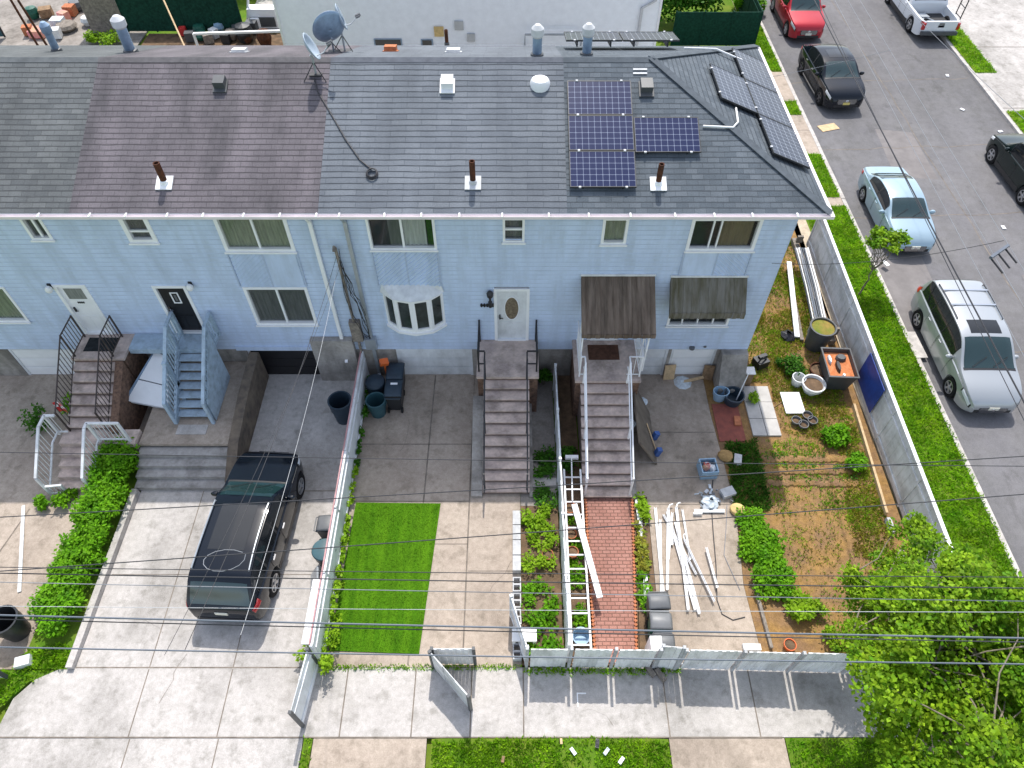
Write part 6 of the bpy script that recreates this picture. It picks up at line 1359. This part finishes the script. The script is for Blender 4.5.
# garden
shrub('garden_shrub', 'dark potted looking bush against the foundation between the two front steps', (1.02, -.35), .3, .25, .8, 700, .10, .06, 'leaf_dark', 'shrub', 8)
shrub('garden_shrub', 'dense dark green leafy patch beside the white gutters', (6.98, -6.25), .62, .62, .36, 4200, .085, .06, 'leaf_hedge', 'shrub', 26, False); shrub('garden_shrub', 'larger dense green leafy patch nearest the front fence', (7.05, -7.2), .62, .60, .36, 4200, .085, .06, 'leaf_hedge', 'shrub', 26, False)
shrub('garden_shrub', 'low green leafy patch beside the yellowish boulder', (6.8, -5.5), .42, .4, .3, 1400, .085, .055, 'leaf_hedge', 'shrub', 10, False)
shrub('garden_shrub', 'bright lime coloured round shrub in the side garden', (7.5, -7.95), .34, .34, .55, 1200, .10, .065, 'leaf_lime', 'shrub', 9)
shrub('garden_shrub', 'round dark green shrub beside the white bucket', (*G2(788, 371), ), .42, .42, .55, 1500, .08, .05, 'leaf_dark', 'shrub', 10); shrub('garden_shrub', 'leafy shrub in front of the four small pots', (9.95, -2.55), .45, .38, .4, 1300, .10, .06, 'leaf_hedge', 'shrub', 9)
shrub('garden_shrub', 'small leafy shrub against the grey fence edging', (10.35, -3.6), .3, .45, .45, 900, .10, .06, 'leaf_hedge', 'shrub', 8); shrub('garden_shrub', 'yellow green weed clump at the house corner post box', (7.75, -1.05), .18, .2, .4, 300, .09, .05, 'leaf_lime', 'shrub', 5)
for i, (x, y, r_) in enumerate(((8.2, -8.8, .3), (8.9, -8.7, .35), (9.6, -8.0, .35), (8.0, -8.1, .25), (10.35, -7.0, .3), (8.7, -9.15, .3))):
    shrub('garden_shrub', ('straggly shrub nearest the orange pot', 'straggly shrub behind the front fence under the tree', 'straggly shrub at the shaded middle of the tree edge', 'straggly shrub behind the lime shrub', 'straggly shrub against the pale edging blocks', 'straggly shrub touching the front fence')[i], (x, y), r_, r_, .5, 420, .09, .05, 'leaf_tree', 'shrub', 8)
for i in range(3):
    b = MB(); y = -3.3 - i * .42
    for k in range(34): x = 7.7 + 2.6 * k / 34; b.lathe([(.14, 0), (.1, .05), (0, .08)], (x, y + rnd(-.04, .04), -.01), 7)
    one('soil_ridge', b, 'soil', ('upper', 'middle', 'lower')[i] + ' planting ridge of bare soil in the side garden', 'soil ridge', 'planting ridges', smooth=True)
    b = MB()
    for k in range(14): leaves(b, (7.8 + 2.5 * random.random(), y + .1, .08), .09, 9, .08, .03)
    tag(b.build('seedlings', 'leaf_dark'), ('upper', 'middle', 'lower')[i] + ' row of small seedlings beside a soil ridge', 'seedlings', kind='stuff')
# trees
def limb(b, a, c, r0, r1, n=6, w=.12):
    a, c = Vector(a), Vector(c); pts = [a]
    for i in range(1, n): pts.append(a + (c - a) * (i / n) + Vector((rnd(-w, w), rnd(-w, w), rnd(-w, w) * .5)))
    pts.append(c); b.tube(pts, [r0 + (r1 - r0) * i / n for i in range(n + 1)], 8); return pts
def tree(label, base, cen, rad, vert, nl, clumps, l, w, m, trunk=.16, squash=.75, name='tree', cr=.33, shell=.1, nb=11):
    t = thing(name, label, 'tree', base); b = MB(); cen = Vector(cen); bs = Vector(base); fork = bs + (cen - bs) * .45
    limb(b, bs, fork, trunk, trunk * .7, 6, .06); C = []
    for k in range(clumps):
        d = rdir(); q = random.random() ** .45
        C.append(cen + Vector((d.x * rad * q, d.y * rad * q, d.z * vert * q)))
    for k in range(nb): limb(b, fork, C[k], trunk * .45, .012, 6, .12)
    for k in range(nb, clumps): limb(b, C[random.randrange(nb)], C[k], .022, .006, 4, .1)
    b.build('trunk', 'bark', t, smooth=True, sharp=60)
    f = MB()
    for c in C: leaves(f, c, rad * cr * rnd(.6, 1.15), int(nl / clumps * rnd(.6, 1.4)), l, w, squash, shell)
    f.build('crown', m, t); return t
tree('big broad leafy tree at the sidewalk corner before the front fence', (9.2, -11.7, 0), (8.9, -11.1, 4.4), 2.3, 1.6, 60000, 92, .092, .064, 'leaf_tree', .16, cr=.26, nb=18)
tree('thin open crowned tree growing in the garden corner behind the front fence', (9.7, -8.6, 0), (8.9, -8.7, 2.9), 1.95, .8, 9500, 40, .086, .056, 'leaf_tree', .09, cr=.20, nb=16)
tree('second leafy tree hiding the street corner end of the fences', (11.9, -10.2, 0), (11.4, -10.2, 3.0), 1.3, 1.0, 8000, 28, .088, .06, 'leaf_tree', .10, cr=.27)
p = G(866, 288)
tree('young sapling with a thin leaning trunk on the verge beside the light blue sedan', (12.75, 3.85, 0), (13.15, 4.35, 2.15), .66, .42, 1500, 14, .12, .075, 'leaf_tree', .035, name='sapling', cr=.36)
# behind the houses
for i, (x, y, z, r_, h, lb) in enumerate(((10.8, 26.0, 0, 1.6, 2.6, 'dark green bush behind the green fence near the street'), (8.9, 25.5, 0, 1.5, 2.9, 'dark green bush beside the pale rear building'), (13.5, 27.0, 0, .9, 1.0, 'rounded bush on the verge beside the red car'), (-19.2, 28, 0, 2.2, 1.6, 'bright green bushes beyond the left green fence'), (-15.6, 29.5, 0, 2.4, 1.6, 'bright green bush behind the cluttered back yard'))):
    shrub('bush', lb, (x, y), r_, r_, h, 2600, .20, .13, 'leaf_dark' if i < 2 else ('leaf_hedge' if i == 2 else 'leaf_lime'), 'bush', 14)
for i, (x, y, lb) in enumerate(((-22.3, 23.0, 'low bright weeds beside the rear shed, farther from the fence'), (-21.2, 22.8, 'low bright weeds at the corner of the rear shed'))):
    shrub('weed', lb, (x, y), .6, .5, .7, 500, .14, .09, 'leaf_lime', 'weed', 7)
mat('wire_pale', (.45, .46, .47), .5, var=0)
# ------------------------------------------------------------------ behind the houses
t = thing('rear_building', 'pale blue clapboard building behind the houses', 'house', (-2.5, 20, 0))
b = MB(); z = 0; xa, xb, yb = F(283, 41, 18.0).x, F(656, 41, 18.0).x, 18.0
while z < 5.2: b.quad((xa, yb - .02, z), (xb, yb - .02, z), (xb, yb, z + .14), (xa, yb, z + .14)); b.quad((xa, yb, z), (xb, yb, z), (xb, yb - .02, z), (xa, yb - .02, z)); z += .14
b.box(xa, xb, yb + .02, yb + 9, 0, 5.2); b.build('wall', 'backsiding', t)
b = MB(); b.profile([(yb - .15, 5.3), (yb + 4.5, 6.2), (yb + 9.2, 5.3), (yb + 9.2, 5.2), (yb - .15, 5.2)], 'x', xa - .3, xb + .3); b.build('roof', 'roof_grey_cap', t)
MB().box(xa - .01, xa + .10, yb - .05, yb + .02, 0, 5.15).build('corner_board', 'white', t); MB().box(xb - .10, xb + .01, yb - .05, yb + .02, 0, 5.15).build('corner_board', 'white', t)
for (px0, px1, py) in ((374, 402, 40.5), (421, 433, 41)):
    p, q = F(px0, py, yb), F(px1, py, yb); w = MB(); w.box(p.x, q.x, yb - .05, yb - .021, p.z - .32, p.z + .10); f = w.build('window', 'galv', t); MB().box(p.x + .06, q.x - .06, yb - .06, yb - .052, p.z - .28, p.z + .06).build('pane', 'glass_dark', f)
for (px, py, m, s) in ((439, 31, 'stone_yellow', .22), (459, 25, 'grey_metal', .2), (471, 37, 'grey_metal', .18)):
    p = F(px, py, yb); q = MB(); q.box(p.x - s, p.x + s, yb - .08, yb - .021, p.z - s, p.z + s); q.build('wall_vent', m, t)
p = F(662, 10, yb - .1); d = MB(); d.box(p.x - .05 - .9, p.x + .05 - .9, yb - .14, yb - .03, 0, 4.0); d.bar((p.x - .9, yb - .09, 4.0), (p.x - .3, yb - .09, 4.35), .08); d.build('downspout', 'lead', t)
p = F(560, 36, yb - .3); d = MB(); d.tube([(p.x - 1.6, yb - .1, 2.3), (p.x - 1.6, yb - .35, 2.95), (p.x + 1.0, yb - .35, 2.95), (p.x + 1.0, yb - .1, 2.3)], .05, 6); d.build('pipe', 'grey_metal', t)
# green fences and yard clutter
panel_fence('dark green screened fence closing the yard beside the verge', (8.45, 22.6), (12.85, 22.6), 1.75, 3, 'fence_green', 'fence_green', slat=.7, jit=0, name='green_fence', th=.05)
panel_fence('dark green fence side running back along the worn path', (12.87, 22.65), (12.9, 30.0), 1.75, 3, 'fence_green', 'fence_green', slat=.7, jit=0, name='green_fence', th=.05)
panel_fence('dark green solid fence behind the cluttered back yard', (-20.9, 24.2), (-14.6, 24.2), 1.75, 4, 'fence_green', 'fence_green', slat=.8, jit=0, name='green_fence', th=.05)
t = thing('shed', 'grey shed wall beside the left green fence', 'shed', (-22.2, 25.2, 0)); MB().box(-22.9, -21.2, 24.2, 27.5, 0, 2.3).build('wall', 'wood_grey', t); MB().profile([(24.0, 2.3), (27.7, 2.6), (27.7, 2.7), (24.0, 2.4)], 'x', -23.05, -21.05).build('roof', 'concrete', t)
struct('yard_or_added_paving', MB().box(-10.4, 12.6, 8.6, 17.9, -.12, -.05), 'paver', 'added pale paving behind the row of houses, bouncing sunlight onto the rear building', 'yard'); struct('yard_or_added_paving', MB().box(-36, -20, 20.5, 33, -.12, -.05), 'concrete_dark', 'dirty paving of the left back yard', 'paving'); struct('yard_or_added_paving', MB().box(-19.8, -10.5, 17.0, 24.1, -.12, -.05), 'soil_dark', 'dark ground of the cluttered back yard', 'yard')  # first slab is unseen, added to bounce sunlight onto the rear building
def blob(name, label, px, py, s, m, cat, z=.4, sq=(1, 1, 1)):
    p = G(px, py, z * .5); q = MB()
    if random.random() < .5: q.obox((p.x, p.y, z / 2), (s * sq[0] * 1.6, s * sq[1] * 1.4, z), (0, 0, rnd(-.6, .6)))
    else: q.lathe([(s * .7, 0), (s, z * .5), (s * .8, z * .9), (0, z)], (p.x, p.y, 0), 10)
    one(name, q, m, label, cat)
for a in (('box', 'orange box among the clutter of the left back yard', 70, 10, .35, 'terracotta', 'box', .5), ('sack', 'white sack beside the orange box', 58, 22, .4, 'bag', 'sack', .4), ('sack', 'pale pink heap near the leftmost vent pipe', 38, 32, .5, 'flower', 'heap', .35), ('heap', 'earthy heap beside the rear shed', 66, 26, .6, 'wood_grey', 'heap', .35), ('crate', 'dark grey lid at the top of the left back yard', 77, 4, .5, 'plastic_grey', 'crate', .5),
          ('crate', 'turquoise crate in the dark back yard', 199, 29, .35, 'plastic_green', 'crate', .5), ('crate', 'green tub in front of the turquoise crate', 201, 35, .35, 'plastic_green', 'tub', .4), ('grill', 'dark covered grill in the back yard', 244, 32, .5, 'plastic_black', 'grill', .9), ('box', 'grey box beside the covered grill', 231, 34, .35, 'wood_grey', 'box', .5), ('box', 'pale blue box below the white rail', 219, 27, .3, 'plastic_ltblue', 'box', .5), ('crate', 'dark crate nearest the white rail end', 252, 27, .35, 'plastic_dkgrey', 'crate', .6), ('box', 'white box beside the rear building corner', 256, 24, .25, 'white', 'box', .6), ('chair_frame', 'brown scrap furniture by the rear building corner', 264, 37, .4, 'rust', 'furniture', .8), ('pot', 'red pot at the foot of the leaning bamboo', 183, 31, .22, 'red', 'pot', .4), ('tub', 'teal tub at the left end of the back yard', 32, 12, .35, 'plastic_green', 'tub', .6)): blob(*a)
for k, (px, py, s_, m_, nm, lb) in enumerate(((190, 36, .3, 'plastic_dkgrey', 'crate', 'dark crate beside the red pot'), (208, 38, .3, 'wood_grey', 'box', 'grey wooden box in front of the green tub'), (214, 33, .25, 'white_old', 'box', 'off white box among the dark clutter'), (226, 38, .28, 'plastic_black', 'crate', 'black crate near the roof edge of the back yard'), (237, 28, .3, 'plastic_dkgrey', 'crate', 'dark crate directly below the white rail'), (247, 38, .25, 'rust', 'box', 'rusty box near the rear building'), (46, 12, .4, 'wood', 'box', 'brown box in the left back yard'), (55, 33, .35, 'white_old', 'sack', 'off white sack near the roof edge of the left back yard'), (28, 30, .3, 'terracotta', 'pot', 'clay pot at the far left of the back yard'), (88, 20, .4, 'white_old', 'box', 'pale box beside the leaning beam'), (64, 16, .3, 'flower', 'heap', 'pinkish heap beside the orange box'))): blob(nm, lb, px, py, s_, m_, nm, .45)
A = G(193, 21, 1.4); one('white_rail', MB().bar((-16.0, 21.0, 1.4), (-11.6, 21.3, 1.4), .12, .10).bar((-16.0, 21.0, 0), (-16.0, 21.0, 1.4), .10).bar((-11.6, 21.3, 0), (-11.6, 21.3, 1.4), .1), 'white', 'long white rail across the cluttered back yard', 'rail')
one('white_post', MB().bar((-14.6, 24.9, 0), (-13.6, 24.9, 3.2), .1), 'white', 'slanting white post behind the white rail', 'post'); one('cabinet', MB().box(-14.3, -12.8, 24.6, 25.2, 0, 1.0).box(-14.2, -12.9, 24.55, 24.6, .1, .6, 1), ['white', 'plastic_dkgrey'], 'white cabinet behind the white rail', 'cabinet')
one('paddle', MB().tube([(-14.6, 16.8, 1.3), (-17.6, 22.5, 2.6)], .04, 6).lathe([(.01, 0), (.35, .02), (.3, .06), (0, .07)], (-14.4, 16.5, 1.25), 14), 'wood_pale', 'long handled orange round paddle over the back yard', 'paddle')
one('cardboard', MB().box(-12.6, -11.6, 26.2, 27.5, 0, .8), 'wood', 'brown carton on the pale paving behind the white rail', 'carton'); struct('yard_or_added_paving', MB().box(-14.8, -10.5, 24.3, 32, -.1, -.03), 'concrete', 'pale paving behind the white rail', 'paving')
for i, (x0, y0, x1, y1, z1) in enumerate(((-27.6, 22.2, -27.2, 22.4, 2.4), (-25.2, 22.6, -25.8, 23.2, 2.6), (-24.0, 21.6, -24.6, 22.0, 2.6))): one('post', MB().tube([(x0, y0, 0), (x1, y1, z1)], .06, 6), 'rust', ('dark post at the far left of the back yard', 'dark leaning post beside the vent pipe', 'thin dark pole between the two vent pipes')[i], 'post')
one('white_gutter', MB().bar(G(93, 27, .2), G(84, 35, .2) + Vector((1.2, 1.6, .2)), .25, .12), 'white_old', 'pale beam leaning at the rear shed', 'beam')
panel_fence('dark glazed frame at the far left of the back yard', (-30.5, 23.2), (-27.4, 23.6), 1.9, 2, 'plastic_teal', 'black_iron', slat=.8, jit=0, name='glass_frame')
# ------------------------------------------------------------------ overhead wires
def P8(px, py, z): return G(px, py, z)
def wire(label, a, b, r, m='wire', sag=.12, name='overhead_wire', grp=None, ext=.35):
    r = r * .68
    a, b = Vector(a), Vector(b); d = b - a; a2, b2 = a - d * ext, b + d * ext; n = 26
    pts = [a2 + (b2 - a2) * (i / n) - Vector((0, 0, sag * (1 - (2 * i / n - 1) ** 2) - sag * .6)) for i in range(n + 1)]
    return one(name, MB().tube(pts, r, 5), m, label, 'wire', grp)
W = 1024
wire('thin wire crossing just below the front steps, highest of the crossing wires', P8(0, 452, 8.6), P8(W, 466, 8.6), .010)
wire('wire rising towards the street side, second of the crossing wires from the houses', P8(0, 517, 8.8), P8(W, 456, 9.2), .012)
wire('wire rising towards the street side, third of the crossing wires from the houses', P8(0, 571, 8.8), P8(W, 494, 9.2), .012)
wire('wire of the close bundle over the turf, the one nearest the houses', P8(0, 567, 8.0), P8(W, 577, 8.0), .010); wire('thicker middle wire of the close bundle over the turf', P8(0, 573, 7.9), P8(W, 588, 7.9), .014); wire('faint wire just below the close bundle over the turf', P8(0, 582, 7.7), P8(W, 601, 7.7), .010, 'wire_grey')
wire('thick cable above the sidewalk passing in front of the hollow blocks', P8(0, 615, 8.2), P8(W, 638, 8.2), .020, 'wire_slate'); wire('slim cable lying close under the thick sidewalk cable', P8(0, 619, 8.15), P8(W, 642, 8.1), .012, 'wire'); wire('grey cable over the front fence, lowest of the crossing wires', P8(0, 647, 8.4), P8(W, 664, 8.4), .016, 'wire_slate')
wire('faint pale wire between the turf and the sidewalk', P8(0, 606, 7.2), P8(W, 612, 7.2), .007, 'wire_pale')
wire('thick cable along the side street in front of the parked cars', P8(845, 60, 8.0), P8(W, 402, 8.0), .024, 'wire', .05); wire('slim cable beside the thick side street cable', P8(838, 40, 7.9), P8(W, 420, 7.9), .012, 'wire', .05)
wire('leftmost of three thin wires over the asphalt', P8(835, 0, 8.2), P8(1010, 330, 8.2), .009, 'wire_grey', .05); wire('middle of three thin wires over the asphalt', P8(848, 0, 8.2), P8(1020, 300, 8.2), .009, 'wire_grey', .05); wire('rightmost of three thin wires over the asphalt', P8(860, 0, 8.2), P8(W, 270, 8.2), .009, 'wire_grey', .05)
wire('wire slanting from the white pickup to the far sidewalk', P8(934, 34, 6.0), P8(W, 118, 6.0), .012, 'wire_grey', .1, ext=.6)
wire('service wire from the verge across to the street cables', P8(690, 92, 6.8), P8(890, 52, 8.0), .008, 'wire_grey', .1, ext=.0); wire('service wire reaching over the garden fence towards the street pole', P8(770, 268, 6.8), P8(1000, 246, 8.3), .010, 'wire', .25, ext=.0)
t = thing('wire_spacer', 'small grey cross arm holding the street wires above the asphalt', 'insulator', tuple(P8(1002, 250, 8.2))); c = P8(1002, 250, 8.2); MB().bar(c + Vector((-.35, -.25, 0)), c + Vector((.2, .15, 0)), .06).build('arm', 'wire_slate', t)
for k in range(3): q = c + Vector((-.3 + .22 * k, -.22 + .16 * k, -.05)); MB().tube([q, q + Vector((.15, -.35, -.1))], .02, 5).build('clamp', 'wire', t)
# service drops from the mast to the pole outside the picture
M0 = F(338, 262, -.3)
for i, (px, py, z, r, m, lb) in enumerate(((190, 655, 8.0, .014, 'wire', 'service drop wire from the house mast passing over the black car'), (245, 640, 8.0, .010, 'wire_pale', 'pale twisted service wire from the house mast to the street'), (170, 660, 7.9, .010, 'wire', 'outer service drop wire from the house mast'))):
    wire(lb, (M0.x + .05 * i, M0.y, M0.z - .1 * i), P8(px, py, z), r * .6, m, .35, ext=0)
q = MB(); pts = []
for k in range(22): a = k * 2 * math.pi / 15 + 1; p = P8(228, 563, 7.6); pts.append((p.x + .36 * math.cos(a), p.y + .22 * math.sin(a), p.z + .02 * k))
one('wire_loop', q.tube(pts[:14], .006, 5), 'wire_grey', 'loose loop of pale wire hanging over the roof of the black car', 'wire', smooth=True)
# ------------------------------------------------------------------ light
EL, AZ_DX = 58.0, -.05
w = bpy.data.worlds.new('World'); SC.world = w; w.use_nodes = True; nt = w.node_tree; bg = nt.nodes['Background']
sky = nt.nodes.new('ShaderNodeTexSky'); sky.sky_type = 'NISHITA'; sky.sun_disc = False
sdir = Vector((.02, math.cos(R(EL)), math.sin(R(EL)))).normalized()
sky.sun_elevation = math.asin(sdir.z); sky.sun_rotation = math.atan2(sdir.x, sdir.y)
sky.air_density = 1.0; sky.dust_density = 1.5; sky.ozone_density = 1.0
hs = nt.nodes.new('ShaderNodeHueSaturation'); hs.inputs['Saturation'].default_value = .62; nt.links.new(sky.outputs[0], hs.inputs['Color']); nt.links.new(hs.outputs[0], bg.inputs[0]); bg.inputs[1].default_value = .15
sl = bpy.data.lights.new('sun', 'SUN'); so = bpy.data.objects.new('sun', sl); COL.objects.link(so); sl.energy = 2.35; sl.angle = R(.6); sl.color = (1, .955, .89)
so.rotation_euler = sdir.to_track_quat('Z', 'Y').to_euler(); so.location = (0, 20, 40)
SC.view_settings.view_transform = 'Standard'; SC.view_settings.look = 'None'; SC.view_settings.gamma = 1; SC.view_settings.exposure = 0.93; SC.view_settings.use_curve_mapping = False
SC.render.engine = 'CYCLES'; SC.cycles.use_denoising = True; SC.cycles.max_bounces = 6; SC.cycles.diffuse_bounces = 3; SC.cycles.transparent_max_bounces = 8
